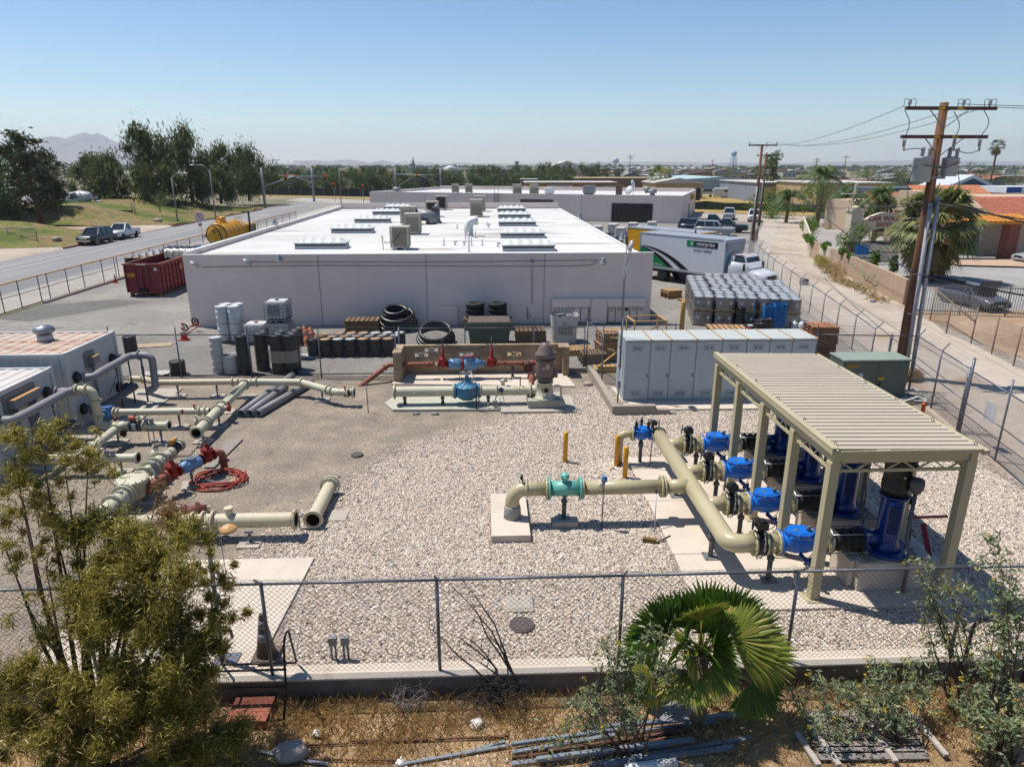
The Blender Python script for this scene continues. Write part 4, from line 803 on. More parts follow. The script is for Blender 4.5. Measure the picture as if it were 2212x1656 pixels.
def actuated(lab,x,y,z,mat,ax=YX,sw=True):
 o=thing('actuated_valve',lab,'valve',(x,y,z),group='actuated valves with small orange motors');u=Vector(ax);p=Vector((x,y,z))
 b=Mb();b.lathe([(.185,-.14),(.185,-.1),(.15,-.085),(.15,.085),(.185,.1),(.185,.14)],p,ax,24);b.B('body',DKB,o)
 b=Mb();b.box(p+Vector((0,-.14,.02)),(.14,.03,.2));b.B('name_plate',M('plate_white',S(216,216,220),.4),o)
 s_=Vector((-u.y,u.x,0));b=Mb();b.cyl(p+Vector((0,0,.12)),p+Vector((0,0,.24)),.04);b.cyl(p+Vector((0,0,.27))-u*.16,p+Vector((0,0,.27))+u*.06,.075);b.B('actuator',mat,o);b=Mb();b.cyl(p+Vector((0,0,.27))+u*.06,p+Vector((0,0,.27))+u*.17,.068);b.B('end_cap',M('cap_cream',S(226,216,190),.5),o)
 if sw:
  q=p+u*.42+Vector((0,-.1,0));b=Mb()
  for d in(0,.17):b.box((q.x+d,q.y,z+.2),(.1,.1,.18));b.cyl((q.x+d,q.y,.0),(q.x+d,q.y,z+.12),.018,n=8)
  b.B('switch_box',GAL,o);b=Mb();b.tube(fillet([p+Vector((0,0,.3)),p+u*.1+Vector((0,0,.5)),p+u*.35+Vector((0,-.1,.45)),(q.x,q.y,z+.28)],.12),.012,6);b.tube(fillet([p+Vector((0,0,.24)),p+u*.2+Vector((0,-.15,.08)),(q.x+.17,q.y,z+.12)],.1),.012,6);b.B('cable',BLK,o)
 return o
actuated('dark valve with red orange actuator on the upper cut pipe',-11.78,y5,z5,M('actuator_red',S(204,96,66),.5));actuated('dark valve with amber actuator on the lower cut pipe by the bush',-11.8,y6,z6,ORG)
o=thing('rusty_fitting','dark rusty fitting hanging under the upper dark valve','fitting',(-12.1,y5-.25,.45));b=Mb();b.ball((-12.1,y5-.25,.5),(.12,.1,.14),10,7);b.cyl((-12.2,y5-.25,.62),(-12.02,y5-.3,.38),.06,n=8);b.B('fitting',RSTY,o)
x7,z7=-9.78,.52
o=pipe_run('pipe_run','widest cream pipe line with a domed strainer and a big open mouth',[(x7,20.6,.5),(x7,19.9,.5)],.145,CRM,[((x7,20.55,.5),YY),((x7,19.75,.5),YY)])
b=Mb();b.lathe([(.15,0),(.155,.3),(.21,.5),(.215,.9),(.215,1.0)],(x7,20.0,z7),(0,-1,0));b.cyl((x7,19.1,z7),(x7,17.95,z7),.205,n=26);b.B('pipe',CRM,o)
for yy in(19.25,18.85,18.6,18.2,17.9):fl(o,(x7,yy,z7),YY,.3,.05,14)
b=Mb();b.cyl((x7,17.9,z7),(x7,17.3,z7),.22,n=26);b.lathe([(.2,.3),(.36,.38),(.37,.62),(.41,.64),(.41,.7),(.41,.71)],(x7,17.55,0),n=30);b.lathe([(.42,.712),(.43,.72),(.43,.765),(.4,.775),(0,.78)],(x7,17.55,0),n=30)
for k in range(14):a=k*2*pi/14;b.cyl((x7+.395*cos(a),17.55+.395*sin(a),.62),(x7+.395*cos(a),17.55+.395*sin(a),.81),.02,n=6,smooth=False)
b.ball((x7,17.55,.4),(.36,.36,.3),20,10);b.B('strainer',CRM,o)
b=Mb();b.nocap=True;b.cyl((x7+.2,17.95,z7),(x7+.42,17.95,z7),.11);b.B('branch',CRM,o);openend(o,(x7+.44,17.95,z7),YX,.11)
b=Mb();b.nocap=True;b.lathe([(.22,0),(.215,.4),(.205,.5),(.2,1.3),(.205,1.32)],(x7,17.2,z7),(0,-1,0),26);b.B('pipe',CRM,o)
for yy in(17.1,16.98,16.45):fl(o,(x7,yy,z7),YY,.3,.05,14)
openend(o,(x7,15.82,z7),(0,-1,0),.215);b=Mb();b.box((x7+.02,16.8,z7+.225),(.16,.1,.02));b.B('name_plate',STL,o)
b=Mb();b.cyl((x7-.2,19.5,z7+.1),(x7-.35,19.5,z7+.12),.16);b.cyl((x7-.28,19.5,z7+.2),(x7-.28,19.5,z7+.42),.03,n=8);b.bar((x7-.3,19.5,z7+.42),(x7-.05,19.56,z7+.46),.03,.02);b.B('side_valve',CRM,o)
av=actuated('dark valve with yellow orange actuator at the far end of the widest pipe line',x7,20.2,.52,M('actuator_yellow',S(226,150,50),.45),YY,False)
b=Mb();b.box((x7-.36,19.8,.88),(.16,.1,.2));b.cyl((x7-.33,19.8,0),(x7-.33,19.8,.8),.03,n=8);b.cyl((x7-.4,19.8,0),(x7-.4,19.8,.8),.03,n=8);b.B('switch_box',GAL,av);b=Mb();b.tube([(x7-.28,19.8,.92),(x7-.15,19.95,.9),(x7,20.2,.82)],.01,6);b.B('cable',BLK,av)
o=thing('junction_post','galvanised junction post with a cable looping to the widest pipe','post',(-9.25,17.85,0));b=Mb();b.cyl((-9.2,17.7,0),(-9.2,17.7,1.05),.045,n=10);b.box((-9.2,17.7,1.1),(.12,.1,.16));b.B('post',GAL,o);b=Mb();b.tube(fillet([(-9.25,17.7,1.0),(-9.5,17.9,.85),(x7+.1,18.4,.74)],.2),.01,6);b.B('cable',BLK,o)
y8,z8=15.55,.5
o=pipe_run('pipe_run','cream rust streaked pipe lying left to right behind the bush with an open right end',[(-9.55,y8,z8),(-7.2,y8,z8)],.18,CRMR,[((-9.5,y8,z8),YX),((-7.35,y8,z8),YX)]);b=Mb();b.nocap=True;b.cyl((-7.2,y8,z8),(-4.9,y8,z8),.185,n=26);b.B('pipe',CRMR,o)
fl(o,(-7.1,y8,z8),YX,.26,.05,12,CRMR);fl(o,(-6.85,y8,z8),YX,.27,.05,12,CRMR);openend(o,(-4.82,y8,z8),YX,.19,CRMR)
b=Mb();b.cyl((-6.45,y8,z8+.15),(-6.45,y8,z8+.36),.09,n=14);b.cyl((-6.45,y8,z8+.33),(-6.45,y8,z8+.37),.11,n=14);b.B('stub',CRMR,o)
b=Mb();b.box((-7.1,y8-.27,z8-.05),(.3,.04,.1));tap(b,-6.98,y8+.12,z8+.22);b.B('bracket',CRM,o)
RDK=M('dull_red',S(122,60,56),.6,var=.2,scale=5);o=thing('red_coupling','dull red flanged coupling behind the rust streaked pipe','fitting',(-7.4,y8+.5,.35));b=Mb();b.lathe([(.2,-.3),(.2,-.24),(.13,-.22),(.16,-.05),(.24,0),(.24,.06),(.16,.1),(.16,.3)],(-7.45,y8+.42,.55),(1,.1,0),18);tap(b,-7.72,y8+.3,.62);b.B('body',RDK,o)
sx,sy0,sy1=-4.5,15.95,17.95
o=thing('loose_pipe','loose rusty cream pipe spool lying on the stones with its mouth facing the camera','pipe',(sx,16.9,0));b=Mb();b.nocap=True;b.cyl((sx,sy0,.27),(sx+.02,sy1,.27),.175,n=26);b.B('pipe',CRMR,o);openend(o,(sx,sy0-.03,.27),(0,-1,0),.19,CRMR);fl(o,(sx+.02,sy1,.27),YY,.28,.05,12,CRMR);fl(o,(sx+.02,sy1-.1,.27),YY,.27,.05,12,CRM)
b=Mb();b.tube(fillet([(sx-.17,sy0+.1,.35),(sx-.36,sy0+.05,.35),(sx-.36,sy0-.05,.05),(sx-.15,sy0-.08,.05)],.06),.022,6);b.tube(fillet([(sx+.15,17.5,.25),(sx+.3,17.5,.25),(sx+.3,17.62,.35)],.05),.025,6);b.B('bracket',GAL,o)
pad('concrete_pad',-4.3,-3.75,16.3,16.85,.04,PADM)
cx,cy=-8.55,18.6
def gate_valve(b,x,y,z,h=.5):
 b.lathe([(.1,0),(.14,.02),(.15,.15),(.11,.2),(.17,.24),(.17,.29),(.1,.32),(.055,h)],(x,y,z),n=16);b.cyl((x-.2,y,z+.06),(x+.2,y,z+.06),.12);b.flange((x-.2,y,z+.06),YX,.17,.04,8);b.flange((x+.2,y,z+.06),YX,.17,.04,8)
def wheel(o,c,R=.19,ax=ZZ,mat=None):
 b=Mb();b.ring(c,ax,R,.014,26,6);u,w_,d=frame(ax)
 for k in range(4):a=k*pi/2+.4;b.cyl(c,Vector(c)+(u*cos(a)+w_*sin(a))*R,.01,n=6)
 b.cyl(Vector(c)-Vector(ax)*.03,Vector(c)+Vector(ax)*.05,.03,n=8);b.B('hand_wheel',mat or IRN,o)
def tapered_valve(o,x,y,z,dx,dy,top):
 """upright gate valve; the pipe axis runs along (dx,dy)"""
 a=Vector((dx,dy,0)).normalized();p=Vector((x,y,z));b=Mb();b.cyl(p-a*.2,p+a*.2,.11,n=18);b.flange(p-a*.2,a,.17,.045,8);b.flange(p+a*.2,a,.17,.045,8);b.lathe([(.12,-.14),(.15,.0),(.13,.16),(.18,.18),(.18,.25),(.11,.28),(.07,.38),(.05,top-.05)],p,n=16);b.bar(p+Vector((0,.06,.25)),p+Vector((0,.05,top)),.03,.03);b.bar(p+Vector((0,-.06,.25)),p+Vector((0,-.05,top)),.03,.03);b.B('body',RDV,o)
A_=Vector((-8.95,18.15,.62));B_v=Vector((-8.4,19.3,.62));dxy=(B_v-A_).normalized()
o=thing('gate_valve','red gate valve with iron wheel on the nearer end of the short blue check','valve',A_,group='red gate valves of the hose assembly');tapered_valve(o,A_.x,A_.y,A_.z,dxy.x,dxy.y,.46);wheel(o,A_+Vector((0,0,.5)),.2);b=Mb();b.tube(fillet([A_-dxy*.2,A_-dxy*.55,A_-dxy*.55+Vector((-.35,-.1,-.3))],.3),.11,16);b.flange(A_-dxy*.24,dxy,.17,.04,8);b.B('elbow',RDP,o)
o=thing('gate_valve','red gate valve with iron wheel on the farther end of the short blue check','valve',B_v,group='red gate valves of the hose assembly');tapered_valve(o,B_v.x,B_v.y,B_v.z,dxy.x,dxy.y,.46);wheel(o,B_v+Vector((0,0,.5)),.2);b=Mb();b.tube(fillet([B_v+dxy*.2,B_v+dxy*.42+Vector((.1,0,0)),B_v+dxy*.42+Vector((.12,0,-.7))],.22),.11,16);b.flange(B_v+dxy*.42+Vector((.12,0,-.3)),ZZ,.17,.04,8);b.B('elbow',RDP,o)
m_=(A_+B_v)/2;o=thing('check_valve','faded blue check valve between two red gate valves beside the red hose','valve',m_);b=Mb();b.lathe([(.11,-.36),(.17,-.3),(.19,-.1),(.14,0),(.19,.12),(.19,.28),(.11,.36)],m_,dxy,18);b.cyl(m_+Vector((0,0,.1)),m_+Vector((0,0,.2)),.14,n=18);b.B('body',LBL,o);b=Mb();b.cyl(m_+Vector((0,0,.2)),m_+Vector((0,0,.23)),.15,n=18);b.B('cover',STL,o)
pstand('galvanised stand on a pad under the short blue check valve',m_.x+.02,m_.y-.1,.46,.6,.6,.3)
o=thing('chain','rusty chain hanging between the two red gate valve wheels','chain',m_+Vector((0,0,.4)));b=Mb();chain(b,[A_+Vector((.05,.1,.48)),m_+Vector((0,0,.28)),B_v+Vector((-.1,-.1,.48))]);b.B('chain',RSTY,o)
HR=M('red_hose',S(176,64,46),.5,var=.1,scale=4);o=thing('hose_coil','red rubber hose coiled on the ground beside the red gate valves','hose',(-7.95,18.9,0));b=Mb();P=[]
for i in range(260):
 a=i*2*pi/32;R_=.62+.11*sin(i*.37)+.05*sin(i*.11);P.append((-7.95+R_*cos(a)*1.05+.03*sin(i*.9),18.85+R_*.95*sin(a),.03+.022*(i//32)*abs(sin(i*.21))+.01))
b.tube(P,.022,7);b.B('hose',HR,o)
for lab,k,x,y,zt in(('left stand under the long rear cream pipe','b1',1482,905,.54),('right stand under the long rear cream pipe','b1',1805,905,.54),('stand under the second cream pipe near its taps','b1',1495,1160,.52),('stand under the open end of the fat manifold','b1',1685,1275,.36),('stand under the fat manifold beside the grey loose pipes','b1',1820,1150,.42),('stand under the upper cut pipe mouth','b1',1345,1290,.51),('stand under the lower cut pipe mouth','b1',1015,1535,.43),('stand behind the domed strainer of the widest pipe','c1',1205,520,.33),('stand under the rust streaked pipe near its open end','c1',2075,880,.32),('stand under the angled open elbow pipe','b2',552,935,.43),('stand under the diagonal leg below the upper valve','b1',985,1285,.5),('stand under the widest pipe beyond the strainer','c1',1345,320,.32)):
 p=g(k,x,y);pstand(lab,p[0],p[1],zt)
for k,x,y,w_,d_ in(('b1',2060,905,.6,.5),('b1',1930,1030,.6,.5)):p=g(k,x,y);pad('concrete_pad',p[0]-w_/2,p[0]+w_/2,p[1]-d_/2,p[1]+d_/2,.04,PADM)
PLK=M('grey_plank',S(160,150,142),.85,var=.14,scale=2,stretch=(8,1,1));o=thing('plank','weathered grey plank lying on the bare ground left of the stones','plank',(-8.3,21,0));b=Mb();b.poly([(p[0],p[1],.02)for p in(g('b1',2015,1262),g('b1',1895,1262),g('b1',1690,1500),g('b1',1775,1500))],(0,0,.04));b.B('board',PLK,o,bevel=.005)
PVC=M('grey_plastic',S(152,150,150),.5,var=.08,scale=2,rust=(S(120,116,112),.6,2,.2));PVD=M('tube_bore',S(40,38,38),.9)
for lab,a,c in(('loose grey tube lying nearest the camera in its row',('b2',10,1045),('b2',445,790)),('loose grey tube in the middle of the three',('b1',2060,1045),('b2',230,830)),('loose grey tube on the left of the three',('b1',1992,1045),('b2',290,735))):
 p=Vector(g(*a,.15));q=Vector(g(*c,.15));o=thing('loose_tube',lab,'pipe',(p.x,p.y,0),group='loose grey tubes lying on the ground');b=Mb();b.cyl(p,q,.14,n=22,caps=False);b.cyl(q,q+(q-p).normalized()*.12,.155,n=22,caps=False);ob=b.B('tube',PVC,o);ob.modifiers.new('wall','SOLIDIFY').thickness=.012;b=Mb();b.cyl(p+(q-p)*.08,p+(q-p)*.1,.13,n=18);b.B('bore',PVD,o)
o=thing('stake','thin galvanised stake between the cream elbow and the old pump slab','stake',(-4.48,24.67,0));b=Mb();b.cyl((-4.48,24.67,0),(-4.49,24.67,1.13),.02,n=8);b.cyl((-4.49,24.67,1.1),(-4.49,24.67,1.17),.028,n=8);b.B('stake',GAL,o)
pad('concrete_slab',-14.6,-12.75,22.4,27.85,.05,PADM);pad('concrete_slab',-15.2,-12.7,19.9,22.35,.045,PADM)
# white containers
CWH=M('container_white',S(226,224,220),.55,var=.06,scale=1.2,rust=(S(182,132,96),.665,1.1,.06));CRF=M('container_rust_roof',S(216,196,178),.7,var=.12,scale=1.5,stretch=(.35,3.2,1),rust=(S(176,112,76),.47,.9,.12));CRF2=M('container_pale_roof',S(228,220,212),.65,var=.08,scale=1.5,stretch=(.35,3,1),rust=(S(180,120,86),.6,.9,.1))
def container(lab,x1,x0,y0,y1,h,roofm):
 o=thing('shipping_container',lab,'container',((x0+x1)/2,(y0+y1)/2,.05));zb=.14
 b=Mb()
 def corr(p,q,z0_,z1_,nrm,pitch=.28,dep=.035):
  p=Vector(p);q=Vector(q);L_=(q-p).length;d=(q-p)/L_;k=int(L_/pitch);pr=[]
  for i in range(k):s0=i*L_/k;w_=L_/k;pr+=[(s0,0),(s0+w_*.35,0),(s0+w_*.5,dep),(s0+w_*.85,dep)]
  pr.append((L_,0));N_=Vector(nrm);vs=[p+d*s-N_*e+Vector((0,0,z))for z in(z0_,z1_)for s,e in pr];m=len(pr);b.add(vs,[(i,i+1,m+i+1,m+i)for i in range(m-1)])
 corr((x0,y0+.03,0),(x1-.03,y0+.03,0),zb,h-.1,(0,-1,0));corr((x1-.03,y0+.03,0),(x1-.03,y1-.03,0),zb,h-.1,(1,0,0),.8,.02);corr((x0,y1-.03,0),(x1,y1-.03,0),zb,h-.1,(0,1,0));b.quad((x0+.02,y0+.03,zb),(x0+.02,y1-.03,zb),(x0+.02,y1-.03,h-.1),(x0+.02,y0+.03,h-.1));b.B('wall',CWH,o)
 b=Mb()
 for(xx,yy)in((x1-.06,y0+.06),(x1-.06,y1-.06),(x0+.06,y0+.06),(x0+.06,y1-.06)):b.bx(xx-.07,xx+.07,yy-.07,yy+.07,.05,h)
 for z in(h-.09,.1):b.bx(x0,x1,y0-.005,y0+.1,z-.07,z+.07);b.bx(x0,x1,y1-.1,y1+.005,z-.07,z+.07);b.bx(x1-.1,x1+.005,y0,y1,z-.072,z+.072)
 b.B('frame',CWH,o,bevel=.01)
 b=Mb();n=22;pr=[];w_=(x1-x0)/n
 for i in range(n):s0=x0+.08+i*(x1-x0-.16)/n;pr+=[(s0,0),(s0+w_*.4,0),(s0+w_*.5,-.03),(s0+w_*.85,-.03)]
 pr.append((x1-.08,0));m=len(pr);b.add([(s,y,h-.045+e)for y in(y0+.1,y1-.1)for s,e in pr],[(i,i+1,m+i+1,m+i)for i in range(m-1)]);b.B('roof',roofm,o);return o
cB=container('white container with a streaky rust roof and a spinning vent',-14.5,-24.5,23.25,26.72,2.82,CRF);cA=container('nearer lower white container with a pale roof, partly behind the bush',-14.55,-24.5,19.2,22.62,2.55,CRF2)
def stub(o,x,y,z,r=.13):b=Mb();b.cyl((x-.02,y,z),(x+.3,y,z),r,n=18);b.B('pipe_stub',DGR,o);b=Mb();b.ring((x+.01,y,z),YX,r+.045,.035,20,6);b.B('collar',RSTY,o)
for y,z in((23.75,1.82),(26.2,1.82),(23.8,.62),(26.3,.62)):stub(cB,-14.5,y,z)
for y,z in((19.55,1.8),(22.1,1.8),(22.3,.55)):stub(cA,-14.55,y,z)
TRB=M('turbine_metal',S(176,182,190),.35,.7,.1,5);o=thing('roof_vent','shiny spinning turbine vent on the rusty container roof','vent',(-16.35,25.4,2.78));c=(-16.35,25.4);b=Mb();b.cyl((c[0],c[1],2.78),(c[0],c[1],3.0),.27,.25,n=24);b.B('collar',CWH,o);b=Mb()
for k in range(22):
 a=k*2*pi/22;pts=[]
 for t in range(7):ph=-1.25+2.5*t/6;R_=.12+.24*cos(ph);aa=a+.09*t;pts.append((R_,3.17+.165*sin(ph),aa))
 for(R1,zz1,a1),(R2,zz2,a2)in zip(pts,pts[1:]):b.quad((c[0]+R1*cos(a1),c[1]+R1*sin(a1),zz1),(c[0]+R1*.97*cos(a1+.24),c[1]+R1*.97*sin(a1+.24),zz1),(c[0]+R2*.97*cos(a2+.24),c[1]+R2*.97*sin(a2+.24),zz2),(c[0]+R2*cos(a2),c[1]+R2*sin(a2),zz2))
b.B('blade',TRB,o)['kind']='stuff';b=Mb();b.ball((c[0],c[1],3.17),(.26,.26,.14),16,8);b.lathe([(.2,3.31),(.12,3.345),(0,3.35)],(c[0],c[1],0));b.B('cap',TRB,o)
BXM=M('box_grey',S(150,150,150),.5,.2);RTP=M('rusty_hood',S(206,156,104),.7,var=.15,scale=5)
def cable_box(lab,x,y0,y1,z,nc,down):
 o=thing('cable_box',lab,'box',(x,(y0+y1)/2,z));b=Mb();b.bx(x+.001,x+.03,y0-.12,y1+.12,z-.28,z+.3);b.bx(x+.03,x+.26,y0,y1,z-.14,z+.12);b.B('box',BXM,o,bevel=.008);b=Mb();b.bx(x+.03,x+.27,y0-.01,y1+.01,z+.122,z+.15);b.B('lid',RTP,o)
 for ys in nc:
  for k in range(4 if len(nc)>1 else 2):b=Mb();b.cyl((x+.08,ys+k*.085,z-.14),(x+.08,ys+k*.085,down),.03,n=8);b.B('conduit',GAL,o)
cable_box('rust topped cable box with grey conduits on the nearer white container',-14.55,20.15,21.45,2.05,(20.2,21.1),.3);cable_box('small rust topped cable box on the taller white container',-14.5,24.55,24.95,2.2,(24.66,),.4)
zu=1.82;xh=-13.92
o=pipe_run('header_loop','upper grey pipe along the taller container bending down at its far end',[(-14.22,23.75,zu),(xh,23.75,zu),(xh+.02,24.3,zu+.05),(xh+.1,26.2,zu+.1),(-13.45,26.25,zu+.12),(-12.98,26.22,zu+.1),(-12.98,26.1,.62),(-13.3,26.0,.55)],.135,GRYP,[((-14.2,23.75,zu),YX),((-13.5,26.25,zu+.12),YX)],rad=.3)
b=Mb();b.cyl((-14.2,26.2,zu),(-13.75,26.2,zu+.1),.13);b.flange((-14.18,26.2,zu),YX,.19,.05,10);b.B('branch',GRYP,o)
b=Mb();b.cyl((-13.42,26.22,.05),(-13.42,26.22,zu),.035,n=10);b.cyl((-13.42,26.22,1.1),(-13.42,26.22,1.5),.05,n=10);b.cyl((xh+.05,25.2,.05),(xh+.05,25.2,zu-.05),.03,n=8);b.cyl((xh+.12,26.0,.05),(xh+.12,26.0,zu),.03,n=8);b.B('support',DGR,o)
b=Mb();b.tube(fillet([(xh,24.9,zu+.14),(xh+.25,24.9,zu-.1),(xh+.1,24.7,1.2),(xh,24.5,.9)],.15),.012,6);b.B('cable',BLK,o)
o=pipe_run('header_loop','lower grey pipe along the taller container above the slab',[(-14.22,26.3,.62),(-13.8,26.3,.68),(-13.85,24.6,.66),(-13.9,23.9,.62)],.14,DGR,[((-14.2,26.3,.62),YX),((-14.0,26.3,.65),YX)],rad=.25)
b=Mb();b.cyl((-14.25,23.8,.62),(-13.7,23.5,.62),.135);b.flange((-14.1,23.72,.62),(1,-.5,0),.2,.05,10);b.B('branch',GRYP,o)
o=pipe_run('header_loop','upper grey pipe along the nearer container with its cream bend',[(-14.25,19.5,zu-.02),(xh-.08,19.5,zu-.02),(xh,20.0,zu),(xh+.1,21.9,zu+.04),(-13.6,22.1,zu+.06),(-13.35,22.1,zu+.05)],.135,GRYP,[((-13.62,22.1,zu+.06),YX),((-14.2,22.1,zu),YX)],rad=.28)
b=Mb();b.cyl((-14.2,22.1,zu),(-13.8,22.05,zu+.05),.13);b.B('branch',GRYP,o);b=Mb();b.cyl((xh+.05,21.2,.05),(xh+.05,21.2,zu-.05),.03,n=8);b.cyl((xh,20.1,.05),(xh,20.1,zu-.05),.03,n=8);b.B('support',DGR,o)
o=pipe_run('drop_pipe','cream pipe turning down from the grey header beside the containers',[(-13.5,22.1,zu+.06),(-13.05,22.1,zu+.05),(-13.05,22.1,.9)],.145,CRMR,[((-13.55,22.1,zu+.06),YX),((-13.25,22.1,zu+.05),YX),((-13.05,22.1,1.5),ZZ),((-13.05,22.1,.95),ZZ)],rad=.22)
o=pipe_run('header_loop','lower grey pipe bending out of the nearer container behind the bush',[(-14.25,22.3,.55),(-13.85,22.3,.58),(-13.9,20.2,.5)],.14,DGR,[((-14.2,22.3,.55),YX),((-14.05,22.3,.57),YX)],rad=.25)
o=thing('steel_rack','low dark steel rack on the slab beside the nearer container','rack',(-13.3,21.1,.05))
b=Mb();b.bar((-13.7,21.3,.42),(-12.7,21.3,.42),.07,.07);b.bar((-13.7,20.9,.35),(-12.7,20.9,.35),.06,.06)
for xx in(-13.6,-13.2,-12.8):b.bar((xx,21.3,.05),(xx,21.3,.4),.06,.06)
b.B('frame',DGR,o)
# old pump with block wall
pad('concrete_slab',0,0,0,0,.1,ground_mat('greenish_slab',[(.3,S(196,196,176)),(.7,S(212,206,190))],.7,(2,.08),(30,.06),.1,stains=(.8,.66,S(184,150,116))),[(-3.55,24.72),(.55,24.6),(.56,26.2),(-3.75,26.2),(-3.98,25.5)])
pad('concrete_slab',.57,3.45,24.3,26.22,.095,PADM);pad('concrete_slab',0,0,0,0,.06,CONC2,[(-4.05,28.1),(3.82,27.45),(3.55,29.5),(-3.75,29.5)])
BLW=bpy.data.materials.new('block_wall');BLW.use_nodes=True;N=BLW.node_tree.nodes;L=BLW.node_tree.links
br=N.new('ShaderNodeTexBrick');br.inputs['Color1'].default_value=list(S(206,182,148))+[1];br.inputs['Color2'].default_value=list(S(188,164,132))+[1];br.inputs['Mortar'].default_value=list(S(166,146,120))+[1];br.inputs['Scale'].default_value=1;br.inputs['Brick Width'].default_value=.4;br.inputs['Row Height'].default_value=.2;br.inputs['Mortar Size'].default_value=.006
tc=N.new('ShaderNodeTexCoord');sx_=N.new('ShaderNodeSeparateXYZ');L.new(tc.outputs['Object'],sx_.inputs[0]);ad=N.new('ShaderNodeMath');L.new(sx_.outputs[0],ad.inputs[0]);L.new(sx_.outputs[1],ad.inputs[1]);cm=N.new('ShaderNodeCombineXYZ');L.new(ad.outputs[0],cm.inputs[0]);L.new(sx_.outputs[2],cm.inputs[1]);L.new(cm.outputs[0],br.inputs[0])
nz=N.new('ShaderNodeTexNoise');nz.inputs['Scale'].default_value=1.6;nz.inputs['Detail'].default_value=6;L.new(tc.outputs['Object'],nz.inputs[0]);rr=ramp(N,[(.35,(.55,.5,.45)),(.6,(1,1,1))]);L.new(nz.outputs[0],rr.inputs[0]);mx=N.new('ShaderNodeMix');mx.data_type='RGBA';mx.blend_type='MULTIPLY';mx.inputs[0].default_value=.7;L.new(br.outputs[0],mx.inputs[6]);L.new(rr.outputs[0],mx.inputs[7]);L.new(mx.outputs[2],N['Principled BSDF'].inputs[0]);N['Principled BSDF'].inputs['Roughness'].default_value=.9
bw=thing('block_wall','tan concrete block wall with patterned openings behind the old red pipework','wall',(0,29.5,0));WT=1.36
holes=[(x,.62)for x in(-2.7,-.55,1.95)]+[(x,.98)for x in(-2.9,-.95,1.0,2.45)]+[(2.9,.62)]
holes=[(-2.85,.9),(-.85,.9),(1.3,.9),(2.55,.9),(-1.95,.5),(.35,.5),(2.0,.5),(-2.4,1.12)]
HW,HH=.3,.13
xs=sorted({-3.6,3.25}|{round(h[0]+s_*HW,3)for h in holes for s_ in(-1,1)});zs=sorted({0.,WT-.06}|{round(h[1]+s_*HH,3)for h in holes for s_ in(-1,1)});b=Mb()
inh=lambda x,z:any(abs(x-h[0])<HW and abs(z-h[1])<HH for h in holes)
for xa,xb in zip(xs,xs[1:]):
 za=None
 for z_a,z_b in zip(zs,zs[1:]):
  if not inh((xa+xb)/2,(z_a+z_b)/2):
   if za is None:za=z_a
  elif za is not None:b.bx(xa,xb,29.55,29.72,za,z_a);za=None
 if za is not None:b.bx(xa,xb,29.55,29.72,za,WT-.06)
b.B('wall',BLW,bw);b=Mb();b.bx(-3.95,-3.602,28.35,29.73,0,WT-.05);b.B('wall',BLW,bw);b=Mb();b.bx(3.252,3.45,29.5,29.74,0,WT-.05);b.bx(3.452,3.72,29.0,29.74,0,WT-.05);b.B('wall',BLW,bw)
b=Mb();b.bx(-3.6,3.25,29.53,29.74,WT-.058,WT);b.bx(-3.97,-3.603,28.33,29.75,WT-.048,WT+.01);b.bx(3.253,3.74,28.98,29.76,WT-.048,WT+.01);b.B('cap',BLW,bw,bevel=.008)
for hx,hz_ in holes:
 b=Mb();b.ring((hx,29.6,hz_),(0,1,0),.085,.018,14,4)
 for s_ in(-1,1):b.bar((hx-.3,29.6,hz_-.13*s_),(hx,29.6,hz_),.03,.03,(0,1,0));b.bar((hx+.3,29.6,hz_-.13*s_),(hx,29.6,hz_),.03,.03,(0,1,0));b.bar((hx-.16,29.6,hz_+.13*s_),(hx,29.6,hz_),.03,.03,(0,1,0));b.bar((hx+.16,29.6,hz_+.13*s_),(hx,29.6,hz_),.03,.03,(0,1,0))
 b.B('screen_block',M('screen_concrete',S(190,176,150),.9,var=.1,scale=4),bw)
yr,zr_=28.75,.72
o=pipe_run('pipe_run','rust red pipe coming through the block wall and sloping into the ground',[(-5.4,28.0,-.05),(-4.2,28.72,.72),(-2.3,yr,zr_)],.105,RDP,[((-4.35,28.64,.63),(1,.5,.6)),((-2.45,yr,zr_),YX),((-2.3,yr,zr_),YX)],rad=.3)
for x_,lb in((-1.85,'tall red gate valve left of the big faded blue check valve'),(.28,'tall red gate valve right of the big faded blue check valve')):
 o=thing('gate_valve',lb,'valve',(x_,yr,zr_),group='tall red gate valves before the block wall');tapered_valve(o,x_,yr,zr_,1,0,.78);b=Mb();b.cyl((x_,yr,zr_+.7),(x_,yr,zr_+1.18),.022,n=8);b.B('stem',IRN,o);wheel(o,(x_,yr,zr_+.84),.24)
o=thing('chain','rusty chain hung between the two tall gate valve wheels','chain',(-.8,yr,1.4));b=Mb();chain(b,[(-1.65,yr,zr_+.83),(-1.2,yr,zr_+.68),(-.75,yr,zr_+.63),(-.3,yr,zr_+.68),(.08,yr,zr_+.83)]);b.B('chain',RSTY,o)
o=thing('check_valve','big faded blue double check valve between two tall red gate valves','valve',(-.8,yr,zr_))
